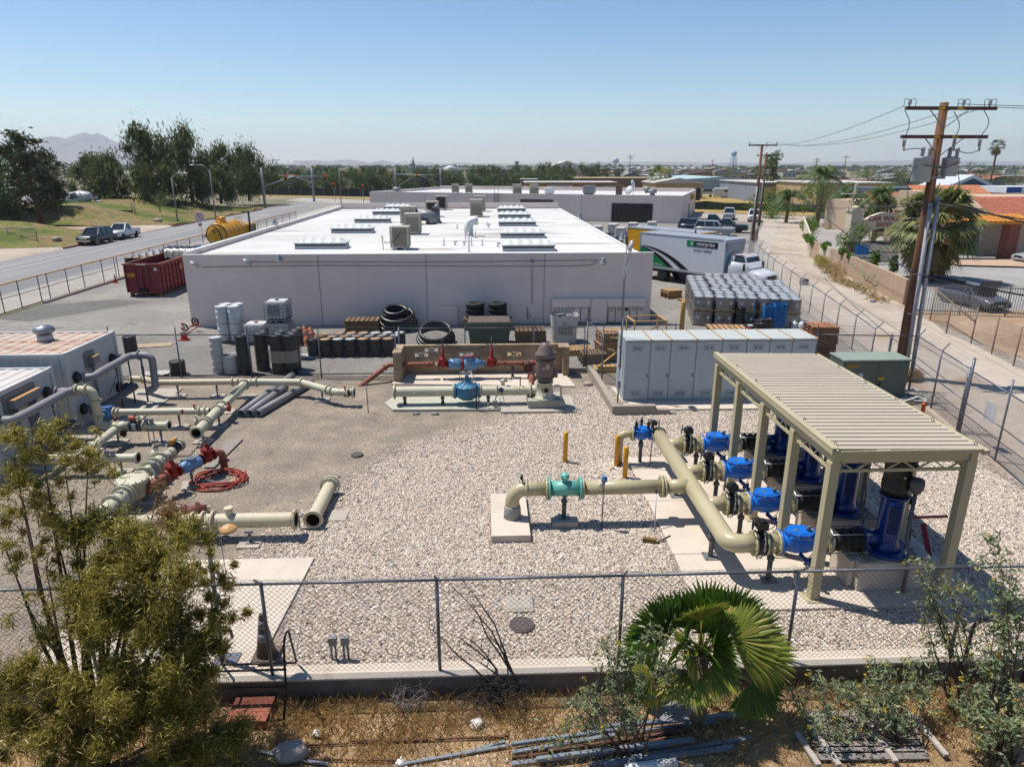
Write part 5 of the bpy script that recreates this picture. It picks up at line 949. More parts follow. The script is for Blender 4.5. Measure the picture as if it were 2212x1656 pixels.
b=Mb();b.lathe([(.12,-.82),(.22,-.74),(.25,-.5),(.2,-.28),(.14,-.22)],(-.8,yr,zr_),YX,20);b.lathe([(.14,-.16),(.27,-.1),(.28,.3),(.2,.45),(.12,.82)],(-.8,yr,zr_),YX,20);b.cyl((-.72,yr,zr_+.15),(-.72,yr,zr_+.36),.21,n=20);b.B('body',LBL,o);b=Mb();b.ring((-.72,yr,zr_+.37),ZZ,.21,.035,22,6);b.flange((-.98,yr,zr_),YX,.26,.05,10);b.B('flange',RDV,o);b=Mb();b.cyl((-.72,yr,zr_+.35),(-.72,yr,zr_+.4),.2,n=20);b.B('cover',STL,o);b=Mb();b.cyl((-1.4,yr,zr_+.2),(-1.4,yr,zr_+.36),.03);b.cyl((-.25,yr,zr_+.2),(-.25,yr,zr_+.42),.03);b.cyl((-1.4,yr,zr_+.3),(-1.3,yr,zr_+.34),.02);b.B('test_cock',IRN,o);b=Mb();b.box((-.75,yr-.285,zr_+.1),(.16,.01,.08));b.B('name_plate',STL,o)
stand('pipe_stand','small stand under the big faded blue check valve',-.82,yr,.06,.46,.14,0,'stands before the block wall');stand('pipe_stand','small stand under the rust red pipe right of the tall gate valves',1.2,yr+.1,.06,.6,.14,0,'stands before the block wall')
o=pipe_run('pipe_run','rust red pipe right of the gate valves ending in a dark elbow fitting',[(.52,yr,zr_),(2.1,yr,zr_)],.1,RDP,[((.85,yr,zr_),YX),((1.62,yr,zr_),YX)]);b=Mb();b.ball((1.85,yr-.05,zr_-.08),(.2,.22,.2),14,8);b.cyl((1.85,yr-.05,zr_-.1),(1.85,yr-.35,zr_-.12),.13);b.flange((1.85,yr-.36,zr_-.12),YY,.2,.05,8);b.B('elbow',M('dark_rust',S(96,52,40),.7,var=.3,scale=5),o)
o=pipe_run('pipe_run','rust red pipe stub turning into the slab behind the old pump line',[(1.95,27.2,-.0),(1.95,27.55,.42),(1.95,27.75,.42)],.12,RDP,[((1.95,27.72,.43),(0,1,.1))],rad=.2)
o=thing('gate_valve','small red valve at the right end of the rust red pipework','valve',(2.42,28.6,zr_));b=Mb();b.lathe([(.1,-.16),(.13,0),(.1,.12),(.14,.15),(.14,.2),(.06,.3),(.05,.36)],(2.45,28.5,zr_+.05),n=14);b.cyl((2.1,28.7,zr_),(2.45,28.6,zr_),.1);b.flange((2.12,28.7,zr_),YX,.15,.04,8);b.B('body',RDV,o);b=Mb();b.tube(fillet([(2.45,28.5,zr_),(2.45,28.2,zr_-.02),(2.3,27.2,.3)],.15),.09,14);b.flange((2.45,28.3,zr_),YY,.15,.04,8);b.B('pipe',RDP,o)
yo,zo=25.28,.62
o=pipe_run('pipe_run','cream pipe with an open rusty left end feeding the light blue valve',[(-3.5,yo,zo),(-1.25,yo,zo)],.2,CRM,[((-1.25,yo,zo),YX)]);openend(o,(-3.55,yo,zo),(-1,0,0),.21);b=Mb();b.ball((-2.75,yo-.19,zo-.02),.04,8,6);b.ball((-1.85,yo-.19,zo-.02),.04,8,6);b.B('cap',CRM,o)
o=thing('control_valve','light blue domed control valve in the old pump line','valve',(-.72,yo,zo));b=Mb();b.lathe([(.2,-.44),(.25,-.36),(.36,-.15),(.36,.15),(.25,.36),(.2,.44)],(-.72,yo,zo-.02),YX,24);b.cyl((-.72,yo,zo),(-.72,yo,zo+.16),.38,n=26);b.B('body',TEALB,o);b=Mb();b.lathe([(.44,.16),(.45,.18),(.45,.22),(.4,.24),(.2,.32),(.09,.38),(.07,.62),(.04,.7),(0,.7)],(-.72,yo,zo),n=26)
for k in range(12):a=k*pi/6;b.cyl((-.72+.41*cos(a),yo+.41*sin(a),zo+.2),(-.72+.41*cos(a),yo+.41*sin(a),zo+.28),.022,n=6)
for k in range(6):a=k*pi/3;b.bar((-.72+.08*cos(a),yo+.08*sin(a),zo+.4),(-.72+.36*cos(a),yo+.36*sin(a),zo+.25),.03,.06)
b.B('cover',TEALB,o)
for s_ in(-1,1):fl(o,(-.72+s_*.46,yo,zo),YX,.3,.05,12,TEALB)
b=Mb();b.tube(fillet([(-.72,yo,zo+.72),(-.55,yo-.1,zo+.8),(-.5,yo-.4,zo+.6),(-.52,yo-.45,.1)],.1),.012,6);b.tube(fillet([(-1.0,yo-.1,zo+.4),(-1.0,yo-.1,zo+.78),(-.5,yo-.1,zo+.78),(-.4,yo-.3,zo+.5),(-.25,yo-.5,zo-.3),(.25,yo-.55,zo-.42)],.08),.014,6);b.box((-.6,yo-.05,zo+.78),(.16,.08,.08));b.box((-.85,yo,zo+.76),(.1,.08,.1));b.B('pilot_tubing',STL,o)
o=pipe_run('pipe_run','cream pipe right of the light blue valve with gauge and straps',[(-.22,yo,zo),(1.72,yo,zo)],.19,CRM,[((-.2,yo,zo),YX),((.42,yo,zo),YX)]);b=Mb()
for s_ in(-.2,.2):b.cyl((.75,yo+s_*1.05,zo+.1),(1.62,yo+s_*1.05,zo+.1),.015,n=6)
for xx in(1.12,1.3):b.ring((xx,yo,zo),YX,.2,.016,20,5)
b.B('strap',CRM,o);fl(o,(1.74,yo,zo),YX,.31,.05,12)
b=Mb();b.cyl((.68,yo+.1,zo+.15),(.68,yo+.1,zo+.42),.07);b.cyl((.55,yo+.1,zo+.36),(.85,yo+.1,zo+.36),.05);b.box((.78,yo+.05,zo+.45),(.1,.1,.16));b.B('air_valve',CRM,o);b=Mb();b.cyl((.6,yo-.26,zo+.1),(.6,yo-.2,zo+.1),.1,n=18);b.tube(fillet([(.6,yo-.23,zo),(.72,yo-.3,zo-.3),(.66,yo-.5,.2),(.35,yo-.6,.15)],.15),.012,6);b.B('gauge',M('gauge_blue',S(52,76,120),.4),o);b=Mb();b.cyl((1.35,yo,zo+.18),(1.35,yo,zo+.48),.022);b.ball((1.35,yo,zo+.52),.035,8,6);b.B('tap',IRN,o)
for lab,x_ in(('stand under the left end of the old pump line',-3.15),('stand left of the light blue valve',-1.68),('stand right of the light blue valve',0.1)):stand('pipe_stand',lab,x_,yo,.1,zo-.18,.16,0,'stands under the old pump line')
mx_,my=2.28,25.05;o=thing('old_pump','old brown vertical pump motor on a cream base beside the block wall','pump',(mx_,my,.1))
b=Mb();b.bx(1.62,3.0,24.62,25.7,.097,.4);b.B('base_block',M('pale_green_concrete',S(184,182,166),.85,var=.12,scale=3,bump=.2),o,bevel=.02)
b=Mb();b.lathe([(.46,.402),(.46,.44),(.36,.46),(.3,.98),(.33,1.0),(.33,1.05)],(mx_,my,0),n=24);b.cyl((mx_-.2,my+.1,zo+.06),(mx_-.52,my+.2,zo+.02),.19)
for k in range(6):a=k*pi/3+.3;b.bar((mx_+.33*cos(a),my+.33*sin(a),.46),(mx_+.3*cos(a),my+.3*sin(a),.95),.03,.1)
b.B('discharge_head',CRM,o);b=Mb();b.box((mx_,my-.325,.78),(.24,.05,.16));b.B('opening',M('pump_opening',S(30,30,30),.8),o,bevel=.02)
MBR=M('motor_brown',S(128,112,106),.6,var=.14,scale=4,stretch=(4,4,.6),rust=(S(104,88,84),.58,3,.1));b=Mb();z_=1.06;b.lathe([(.24,z_),(.25,z_+.06),(.29,z_+.08),(.33,z_+.1),(.36,z_+.3),(.37,z_+.8),(.36,z_+.86),(.34,z_+.98),(.36,z_+1.0),(.37,z_+1.1),(.3,z_+1.16),(.27,z_+1.3),(.22,z_+1.38),(.2,z_+1.42),(.14,z_+1.5),(0,z_+1.53)],(mx_,my,0),n=28)
for a in(.1,2.2,4.3):b.box((mx_+.38*cos(a),my+.38*sin(a),z_+1.08),(.12,.1,.1),a)
b.B('motor',MBR,o);b=Mb();b.ring((mx_,my,z_+.18),ZZ,.345,.03,26,5);b.ring((mx_,my,z_+.9),ZZ,.355,.03,26,5);b.B('vent_band',M('vent_dark',S(60,50,46),.8),o);b=Mb();b.box((mx_+.42,my-.05,z_+.3),(.14,.2,.26));b.B('terminal_box',MBR,o,bevel=.02);b=Mb();b.box((mx_-.08,my-.362,z_+.6),(.1,.012,.07));b.box((mx_+.08,my-.362,z_+.66),(.12,.012,.2));b.B('name_plate',STL,o)
b=Mb();b.tube(fillet([(mx_+.35,my-.25,.95),(mx_+.6,my-.3,.95),(mx_+.62,my-.32,.3),(mx_+.75,my-.4,.2)],.08),.04,10);b.ball((mx_+.68,my-.38,.24),.07,8,6);b.B('drain_pipe',CRM,o)
o=thing('junction_box','small grey junction box and conduits on the old pump slab','box',(.35,24.75,.1));b=Mb();b.box((.36,24.75,.27),(.2,.1,.22));b.box((.1,24.72,.24),(.1,.06,.14));b.tube(fillet([(.3,24.75,.3),(-.2,24.8,.32),(-.3,25.1,.35)],.1),.02,6);b.tube(fillet([(.36,24.85,.3),(.4,25.0,.5),(.42,25.1,.6)],.06),.018,6);b.B('box',GAL,o);b=Mb();b.cyl((-.36,24.66,0),(-.36,24.66,1.0),.03,n=8);b.B('post',DKB,o)
for k,x,y in(('b2',1330,1052),('b2',1485,1054)):p=g(k,x,y);o=thing('conduit_offcut','short grey conduit offcut at the slab edge, %s one'%('left' if x<1400 else 'right'),'conduit',p);b=Mb();b.cyl((p[0]-.14,p[1],.04),(p[0]+.14,p[1],.04),.035,n=10);b.B('tube',GAL,o)
# low block wall, cabinets, transformer
LWM=M('low_wall',S(178,166,152),.85,var=.1,scale=2,bump=.2);lw=thing('low_wall','low concrete block wall stepping down in front of the grey cabinets','wall',(4.9,25,0))
b=Mb();b.poly([(4.62,29.6,0),(4.86,29.6,0),(5.0,24.26,0),(4.76,24.26,0)],(0,0,.36));b.B('wall',LWM,lw,bevel=.012);b=Mb();b.bx(4.76,6.42,24.0,24.25,0,.36);b.bx(6.425,6.95,24.0,24.25,0,.2);b.bx(6.955,7.2,24.0,24.25,0,.08);b.B('wall',LWM,lw,bevel=.012);b=Mb();b.bx(3.75,4.6,29.6,29.78,0,.2);b.B('wall',LWM,lw,bevel=.01)
pad('concrete_slab',0,0,0,0,.08,CONC2,[(5.35,26.6),(5.42,24.85),(6.4,24.4),(13.6,24.3),(13.6,27.2),(5.3,27.2)])
CABM=M('cabinet_grey',S(196,208,214),.45,.1,.06,1.2,rust=(S(110,118,124),.66,1.1,.12));CABT=M('cabinet_top',S(208,212,206),.5,var=.05,scale=1.5,rust=(S(200,168,128),.66,1.3,.05));SEAM=M('seam_dark',S(70,74,78),.7)
cx0,cyf,cyb,chh=5.43,25.4,26.95,2.6
xb=[5.43,6.42,7.21,8.22,9.22,10.2,11.1,12.0,12.95]
for i,(xa,xc)in enumerate(zip(xb,xb[1:])):
 o=thing('electrical_cabinet',['grey electrical cabinet at the left end of the row, beside the mast','second grey cabinet from the mast, narrower than its neighbours','third grey cabinet from the mast with a smudged door','fourth grey cabinet from the mast with a small label under its vent','fifth grey cabinet, partly behind the first canopy post','sixth grey cabinet, behind the canopy roof corner','seventh grey cabinet, mostly hidden by the canopy roof','grey cabinet at the right end of the row, top only seen'][i],'cabinet',((xa+xc)/2,26.1,.08),group='row of grey electrical cabinets')
 b=Mb();b.bx(xa+.004,xc-.004,cyf+.03,cyb,.082,chh-.1);b.B('body',CABM,o);b=Mb();b.bx(xa+.016,xc-.016,cyf,cyf+.028,.15,chh-.14);b.B('door',CABM,o,bevel=.006)
 b=Mb();b.bx(xa-.0+.003,xc-.003,cyf-.05,cyb+.04,chh-.098,chh-.03);b.B('roof',CABT,o,bevel=.01);b=Mb();b.bx(xc-.03,xc+.03,cyf-.052,cyb+.042,chh-.029,chh-.012);b.box((xc,cyf-.055,chh-.05),(.07,.03,.07));b.B('roof_seam',M('seam_rust',S(198,160,118),.6),o)
 xm_=(xa+xc)/2;w_=.38
 for z in(2.22,.38):
  b=Mb();b.bx(xm_-w_/2,xm_+w_/2,cyf-.014,cyf-.002,z-.1,z+.1);vt=b.B('vent',CABM,o,bevel=.006);b=Mb()
  for r_ in range(3):
   for s_ in(-1,1):b.bx(xm_+s_*.085-.065,xm_+s_*.085+.065,cyf-.02,cyf-.0145,z-.045+r_*.035,z-.03+r_*.035)
  b.bx(xm_-w_/2-.008,xm_+w_/2+.008,cyf-.0015,cyf-.0005,z-.108,z+.108);b.B('louvre',SEAM,vt)
 b=Mb();b.bar((xc-.08,cyf-.04,1.05),(xc-.08,cyf-.04,1.2),.03,.05);b.cyl((xc-.08,cyf,1.15),(xc-.08,cyf-.05,1.15),.022);b.B('handle',GAL,o)
 if i==3:b=Mb();b.bx(xm_-.02,xm_+.2,cyf-.006,cyf-.001,1.98,2.06);b.B('label_plate',M('label_paper',S(206,196,190),.6),o)
ma=thing('antenna_mast','slender antenna mast with a dish and small panels clamped beside the grey cabinets','antenna',(5.35,25.75,.0));MX,MY=5.33,25.75
zt=v('a3',968,1055,MY)[2];b=Mb();b.cyl((MX,MY,1.3),(MX+.02,MY,zt),.024,n=10);b.cyl((MX,MY,1.3),(MX+.02,MY,3.4),.032,n=10);b.B('mast',GAL,ma)
zp=v('a3',962,1310,MY)[2];zd=v('a3',1000,1105,MY)[2];b=Mb();b.box((MX,MY-.06,zp),(.17,.06,.17));b.B('panel',M('radio_white',S(226,228,230),.4),ma,bevel=.02)
for dx,z0_,z1_ in((-.07,zp-.24,zp-.1),(.06,zp-.24,zp-.1),(-.07,zp+.1,zp+.22),(.07,zp+.1,zp+.22)):b=Mb();b.box((MX+dx,MY-.06,(z0_+z1_)/2),(.05,.03,z1_-z0_));b.B('aerial',M('radio_white',S(226,228,230),.4),ma)
b=Mb();b.lathe([(.03,.1),(.1,.08),(.2,.02),(.24,-.06),(.235,-.06),(.19,.0),(.0,.07)],(MX+.16,MY,zd),(-.85,.1,.1),22);b.bar((MX,MY,zd),(MX+.1,MY,zd),.04,.04);b.B('dish',M('dish_white',S(214,216,218),.4),ma);b=Mb();b.box((MX+.02,MY,zd+.2),(.06,.06,.3));b.tube([(MX+.05,MY,zd-.1),(MX+.2,MY-.05,zd-.35),(MX+.08,MY-.03,zd-.5),(MX,MY-.03,zp+.2)],.008,5);b.tube([(MX-.03,MY,zp-.2),(MX-.04,MY-.03,3),(MX-.03,MY-.03,1.3),(MX-.03,MY,.9)],.012,6);b.B('cable',BLK,ma);b=Mb();b.box((MX-.02,MY,2.2),(.1,.1,.12));b.box((MX-.02,MY,1.45),(.1,.1,.1));b.B('clamp',GAL,ma)
o=thing('conduit_post','short conduit post with a small box at the left cabinet corner','conduit',(5.2,25.4,0));b=Mb();b.cyl((5.22,25.35,0),(5.22,25.35,.7),.03,n=8);b.box((5.24,25.35,.78),(.1,.12,.3));b.B('post',GAL,o)
p0=v('b4',720,900,25.4);TGR=M('transformer_green',S(104,116,108),.5,.05,.07,2);TGT=M('transformer_top',S(160,172,156),.5,var=.05,scale=2);o=thing('transformer','dark green pad transformer box with a yellow number plate at the rear right corner','transformer',(15.8,26,0))
tx0,tx1,ty0,ty1,th=14.15,16.85,25.35,26.5,1.62
b=Mb();b.bx(tx0,tx1,ty0+.04,ty1,.1,th-.02);b.B('body',TGR,o,bevel=.02);b=Mb();xs_=tx0+1.42;b.bx(tx0+.03,xs_-.008,ty0,ty0+.035,.16,th-.06);b.B('door',TGR,o,bevel=.008);b=Mb();b.bx(xs_+.008,tx1-.03,ty0,ty0+.035,.16,th-.06);b.B('door',TGR,o,bevel=.008);b=Mb();b.bx(tx0-.03,tx1+.03,ty0-.04,ty1+.03,th-.018,th+.06);b.B('lid',TGT,o,bevel=.015);b=Mb();b.bx(tx0-.2,tx1+.2,ty0-.3,ty1+.2,0,.1);b.B('footing',PADM,o)
b=Mb();b.bx(tx0+.13,tx0+.6,ty0-.006,ty0-.001,th-.26,th-.14);b.B('number_plate',M('plate_yellow',S(214,168,40),.5),o);text('P559575',.13,(tx0+.365,ty0-.01,th-.2),M('ink_black',S(20,20,20),.6),o,ext=.001)
b=Mb();b.bx(xs_+.05,xs_+.3,ty0-.006,ty0-.001,.82,.95);b.B('warning_label',M('plate_yellow',S(214,168,40),.5),o);b=Mb();b.bx(xs_-.75,xs_-.58,ty0-.006,ty0-.001,.9,1.12);b.B('notice',M('plate_white',S(216,216,220),.4),o);b=Mb();b.bx(xs_+.12,xs_+.18,ty0-.04,ty0-.001,.6,.78);b.B('handle',BLK,o)
p=g('b4',1275,1262);o=thing('marker_post','short orange marker post right of the canopy roof','post',p);b=Mb();b.lathe([(.07,0),(.07,.42),(.075,.425),(.075,.46),(.05,.49),(0,.495)],p,n=14);b.B('post',M('marker_orange',S(226,96,32),.5),o)
o=thing('broken_boards','heap of broken grey boards on the ground right of the transformer','boards',(17.2,25.4,0));random.seed(5)
for k in range(11):
 b=Mb();x_=random.uniform(16.6,17.9);y_=random.uniform(24.6,25.7);a=random.uniform(-.7,.5);L_=random.uniform(.35,.7);b.bar((x_-L_*cos(a),y_-L_*sin(a),.03+.025*k),(x_+L_*cos(a),y_+L_*sin(a),.06+.028*k),.09,.02);b.B('board',M('pale_board',S(198,196,192),.8,var=.15,scale=3),o)
 # front warehouse
GWL=ground_mat('stucco_grey',[(.3,(.69,.56,.495)),(.7,(.76,.62,.55))],.5,(.9,.025),(30,.03),.15,stretch=(1,1,.18))
ROOFW=ground_mat('white_roof',[(.3,S(214,211,207)),(.55,S(236,234,231)),(.7,S(246,245,243))],.12,(.5,.03),(6,.03),.05,stains=(.22,.56,S(192,186,178)),stretch=(.45,1.8,1))
LGR=M('lamp_grey',S(170,180,186),.4,.3);DSH=M('stucco_line',S(164,156,154),.9)
bd=thing('warehouse','long low grey warehouse with a white roof dotted with skylights','building',(-3.6,60,0));X0,X1,YF,YB,ZT=-17.08,9.86,39.75,84.6,4.12
b=Mb();b.bx(X0,X1,YF,YF+.2,0,ZT);b.B('wall',GWL,bd);b=Mb();b.bx(X0,X0+.2,YF+.202,YB,0,ZT+.12);b.bx(X0+.205,9.0,YB-.2,YB,0,ZT+.5);b.bx(9.0,9.2,YF+.205,YB,0,ZT-.12);b.B('wall',GWL,bd)
b=Mb();b.bx(X0+.202,8.998,YF+.203,YB-.203,ZT-.35,ZT-.14);b.B('roof',ROOFW,bd);b=Mb();b.bx(X0-.02,X0+.24,YF+.24,YB+.02,ZT+.122,ZT+.17);b.bx(X0+.25,9.02,YB-.23,YB+.02,ZT+.502,ZT+.55);b.bx(X0-.02,X1+.01,YF-.015,YF+.23,ZT+.002,ZT+.03);b.bx(8.98,9.24,YF+.24,YB-.24,ZT-.118,ZT-.08);b.B('parapet_cap',M('cap_white',S(244,244,244),.6,var=.03),bd)
for x in(-9.5,-3.35,3.5):b=Mb();b.bx(x-.02,x+.02,YF-.006,YF-.0005,0,ZT);b.B('joint',DSH,bd)
b=Mb();b.tube([(-13.3,YF-.03,3.72),(-3,YF-.03,3.66),(6.6,YF-.03,3.72)],.018,5);b.tube([(-16,YF-.03,3.45),(-9,YF-.03,3.5),(-2,YF-.03,3.42),(5,YF-.03,3.38),(6.3,YF-.03,3.45),(6.5,YF-.03,3.7)],.018,5);b.cyl((2.8,YF-.03,1.2),(2.8,YF-.03,4.1),.025,n=6);b.cyl((2.55,YF-.04,.3),(2.55,YF-.04,1),.03,n=6);b.box((2.8,YF-.06,3.72),(.18,.1,.18));b.B('conduit',DSH,bd)
b=Mb();b.box((2.85,YF-.08,.5),(.22,.14,.3));b.box((-2.05,YF-.07,.55),(.9,.12,1.1));b.B('wall_box',GWL,bd)
mp_=thing('meter_panel','long grey meter panel with round meters on the warehouse front wall','meter panel',(6.7,YF-.15,.1))
b=Mb();b.bx(3.96,6.25,YF-.3,YF-.002,1.02,1.5);b.bx(6.27,7.22,YF-.34,YF-.002,.05,1.5);b.bx(7.24,9.5,YF-.3,YF-.002,1.02,1.5);b.B('cabinet',GWL,mp_,bevel=.01);random.seed(2)
for i,x in enumerate([4.17+.43*k for k in range(5)]+[7.52+.43*k for k in range(5)]):
 b=Mb();b.bx(x-.19,x+.19,YF-.22,YF-.003,.1,1.0);ml=b.B('meter_box',GWL,mp_,bevel=.008)
 b=Mb();b.cyl((x,YF-.22,.86),(x,YF-.32,.86),.095,n=14);b.B('meter',BLK if i==7 else(GWL if i in(3,4)else M('meter_glass',S(196,198,192),.25)),ml)
b=Mb()
for x in(4.4,5.9,6.5,7.0,7.6):b.cyl((x,YF-.1,0),(x,YF-.1,.1),.04,n=6)
b.B('conduit',DSH,mp_)
def wall_lamp(lab,x,z,y=None,up=False):
 y=YF if y is None else y;o=thing('wall_lamp',lab,'lamp',(x,y,z),group='bell shaped lamps of the warehouse');b=Mb()
 if up:b.tube(fillet([(x+.25,y,z-.5),(x+.25,y,z+.45),(x,y,z+.5),(x,y,z+.35)],.15),.025,6);q=(x,y,z+.1)
 else:b.tube(fillet([(x+.15,y,z),(x+.15,y-.3,z+.1),(x,y-.42,z+.3)],.1),.022,6);q=(x,y-.42,z)
 b.B('bracket',LGR,o);b=Mb();b.lathe([(.08,.3),(.1,.28),(.1,.16),(.19,.02),(.2,0)],q,n=16);b.B('shade',LGR,o);b=Mb();b.lathe([(.19,0),(.18,-.1),(.12,-.14),(0,-.15)],q,n=14);b.B('glass',M('lamp_glass',S(230,228,214),.2),o)
wall_lamp('bell lamp high on the warehouse front wall, left part',-11.55,3.9);wall_lamp('bell lamp high on the warehouse front wall near its right end',6.85,3.62)
wall_lamp('bell lamp on a bent arm at the right roof edge, the farther one',9.1,4.2,66.5,True);wall_lamp('bell lamp on a bent arm at the right roof edge, the nearer one',9.2,4.25,46,True);wall_lamp('bell lamp on the left roof edge by the yellow tank truck',-17.1,4.35,58,True)
for lab,x,z in(('white security camera at the left end of the warehouse wall',-16.4,3.65),('small box camera left of the first bell lamp',-13.45,3.78)):o=thing('security_camera',lab,'camera',(x,YF,z));b=Mb();b.bar((x,YF-.05,z),(x,YF-.3,z+.05),.05,.05);b.cyl((x-.1,YF-.3,z+.12),(x+.12,YF-.45,z-.02),.07,n=10);b.box((x+.1,YF-.1,z-.12),(.1,.1,.2));b.B('body',M('cam_white',S(222,224,226),.4),o)
SKW=M('skylight_white',S(244,246,240),.25,var=.03);SKC=M('skylight_curb',S(96,100,102),.6)
def skylight(lab,x0,x1,y,d=1.35):
 z=ZT-.135;o=thing('skylight',lab,'skylight',((x0+x1)/2,y,z),group='ribbed white skylights on the warehouse roof');b=Mb();b.bx(x0,x1,y-d/2,y+d/2,z,z+.16);b.bx(x0-.04,x1+.04,y-d/2-.04,y+d/2+.04,z+.32,z+.38);b.B('frame',M('skylight_frame',S(214,220,222),.5),o);b=Mb();b.bx(x0+.03,x1-.03,y-d/2+.03,y+d/2-.03,z+.162,z+.318);b.B('curb',SKC,o)
 n=40;m=8;vs=[]
 for j in range(m+1):
  t=j/m*2-1
  for i in range(n+1):u_=i/n;e=min(1,min(u_,1-u_)*8);vs.append((x0+.03+(x1-x0-.06)*u_,y+t*(d/2-.03),z+.382+(.16+.16*(1-abs(((u_*5)%1)*2-1))**.8)*max(0,1-abs(t)**1.6)*e))
 b=Mb();b.add(vs,[(j*(n+1)+i,j*(n+1)+i+1,(j+1)*(n+1)+i+1,(j+1)*(n+1)+i)for j in range(m)for i in range(n)],True);b.B('dome',SKW,o)
LN=['nearest','second','third','fourth','farthest']
for i,(x0,x1,y)in enumerate(((-11.8,-8.64,44.3),(-11.7,-8.56,54.6),(-11.65,-8.5,64.3),(-11.6,-8.6,74.6),(-11.6,-8.4,83.2))):skylight('%s skylight in the left column of the warehouse roof'%LN[i],x0,x1,min(y,83.3))
for i,(x1,y)in enumerate(((4.33,42.6),(4.4,50.4),(4.5,60.4),(4.64,69.4),(4.76,79.2))):skylight('%s skylight in the right column of the warehouse roof'%LN[i],x1-3.2,x1,y)
ACM=M('cooler_beige',S(206,198,182),.6,var=.06,scale=3);ACL=M('cooler_slat',S(178,168,150),.7)
def cooler(lab,x,y,w_=.95,h=1.15,z=None,openf=False):
 z=ZT-.13 if z is None else z;o=thing('roof_cooler',lab,'cooler',(x,y,z),group='beige evaporative coolers on the roofs');b=Mb()
 for s_ in(-1,1):b.bx(x+s_*w_*.3-.12,x+s_*w_*.3+.12,y-w_/2,y+w_/2,z,z+.12)
 b.B('stand',M('cap_white',S(244,244,244)),o);b=Mb();z0=z+.13
 for sx in(-1,1):
  for sy in(-1,1):b.bx(x+sx*w_/2-.05,x+sx*w_/2+.05,y+sy*w_/2-.05,y+sy*w_/2+.05,z0,z0+h)
 b.bx(x-w_/2-.06,x+w_/2+.06,y-w_/2-.06,y+w_/2+.06,z0+h,z0+h+.06);b.bx(x-w_/2-.05,x+w_/2+.05,y-w_/2-.05,y+w_/2+.05,z0-.02,z0+.1);b.bx(x-w_/2+.08,x+w_/2-.08,y-w_/2+.08,y+w_/2-.08,z0+.05,z0+h-.02);b.B('frame',ACM,o);b=Mb()
 if openf:b.bx(x-w_*.38,x+w_*.38,y-w_/2+.03,y-w_/2+.06,z0+.15,z0+h-.1);b.B('opening',M('vent_dark',S(60,50,46)),o)
 else:
  for k in range(9):b.bx(x-w_/2+.06,x+w_/2-.06,y-w_/2-.0,y-w_/2+.07,z0+.16+k*.105,z0+.19+k*.105+.03)
  b.B('louvre',ACL,o)
 return o
c1=cooler('nearest beige cooler with a drooping cable on the warehouse roof',-5.2,43.6,1.05,1.2);b=Mb();b.tube([(-6.2,43,ZT-.1),(-6.25,43,ZT+.75),(-6.1,43,ZT+.3),(-5.6,42.95,ZT+.35),(-5.1,42.95,ZT+.9),(-4.8,43,ZT+1.15)],.025,6);b.B('cable',BLK,c1)
cooler('second beige cooler standing behind the nearest one',-5.35,53.2,1.1,1.35);ck=cooler('third beige cooler joined to a curved grey duct',-6.6,62.2,1.25,1.35);b=Mb();b.tube(fillet([(-6,62.2,ZT+.65),(-4.6,62.2,ZT+.65),(-4.6,62.2,ZT-.15)],.6,8),.5,4);b.B('duct',GAL,ck)
cooler('open fronted dark cooler behind the conical roof vent',-5.2,71.8,1.2,1.3,None,True);cooler('far open cooler near the rear parapet',-4.9,82.6,1.3,1.4,None,True);cooler('right cooler of the pair in the middle of the roof, in front',-.7,71.2,1.2,1.5);cooler('right cooler of the pair in the middle of the roof, behind',-.4,79.9,1.2,1.5)
o=thing('roof_vent','round galvanised roof vent with a conical hat','vent',(-4.2,63.3,ZT));b=Mb();b.cyl((-4.2,63.3,ZT-.13),(-4.2,63.3,ZT+1.05),.32,.3,n=20);b.lathe([(.45,1.15),(.02,1.55),(0,1.55)],(-4.2,63.3,ZT),n=20);b.lathe([(.5,-.13),(.36,.1)],(-4.2,63.3,ZT),n=20);b.cyl((-4.2,63.3,ZT+1.05),(-4.2,63.3,ZT+1.16),.2,n=12);b.B('pipe',GAL,o)
o=thing('roof_vent','white gooseneck duct standing alone on the roof','vent',(-.9,51.5,ZT));b=Mb();b.tube(fillet([(-1.1,51.5,ZT-.14),(-1.1,51.5,ZT+.95),(-.4,51.5,ZT+1.0)],.5,8),.32,4);b.B('duct',M('cap_white',S(244,244,244)),o)
random.seed(4);k_=0
for x,y,h in((-2.6,45.2,.45),(-1.9,45.6,.2),(-1.3,45.5,.2),(-.8,45.2,.6),(-.1,45.2,.4),(.9,44.5,.2),(-1.3,49.3,.3),(-.6,49.8,.55),(-2.2,58,.3),(-1.4,60.4,.5),(.3,60.4,.4),(-.9,41.9,1.3),(.4,58.5,.25)):
 o=thing('vent_pipe','small white vent pipe poking out of the warehouse roof','vent',(x,y,ZT-.14),group='vent pipes on the warehouse roof');b=Mb();b.cyl((x,y,ZT-.14),(x,y,ZT-.1+h),.045,n=8);b.lathe([(.11,0),(.05,.1)],(x,y,ZT-.14),n=8)
 if h<.3:b.box((x+.06,y,ZT+h-.12),(.24,.14,.12))
 elif h>1:b.box((x,y,ZT+h-.12),(.1,.1,.2))
 b.B('pipe',M('cap_white',S(244,244,244)),o)
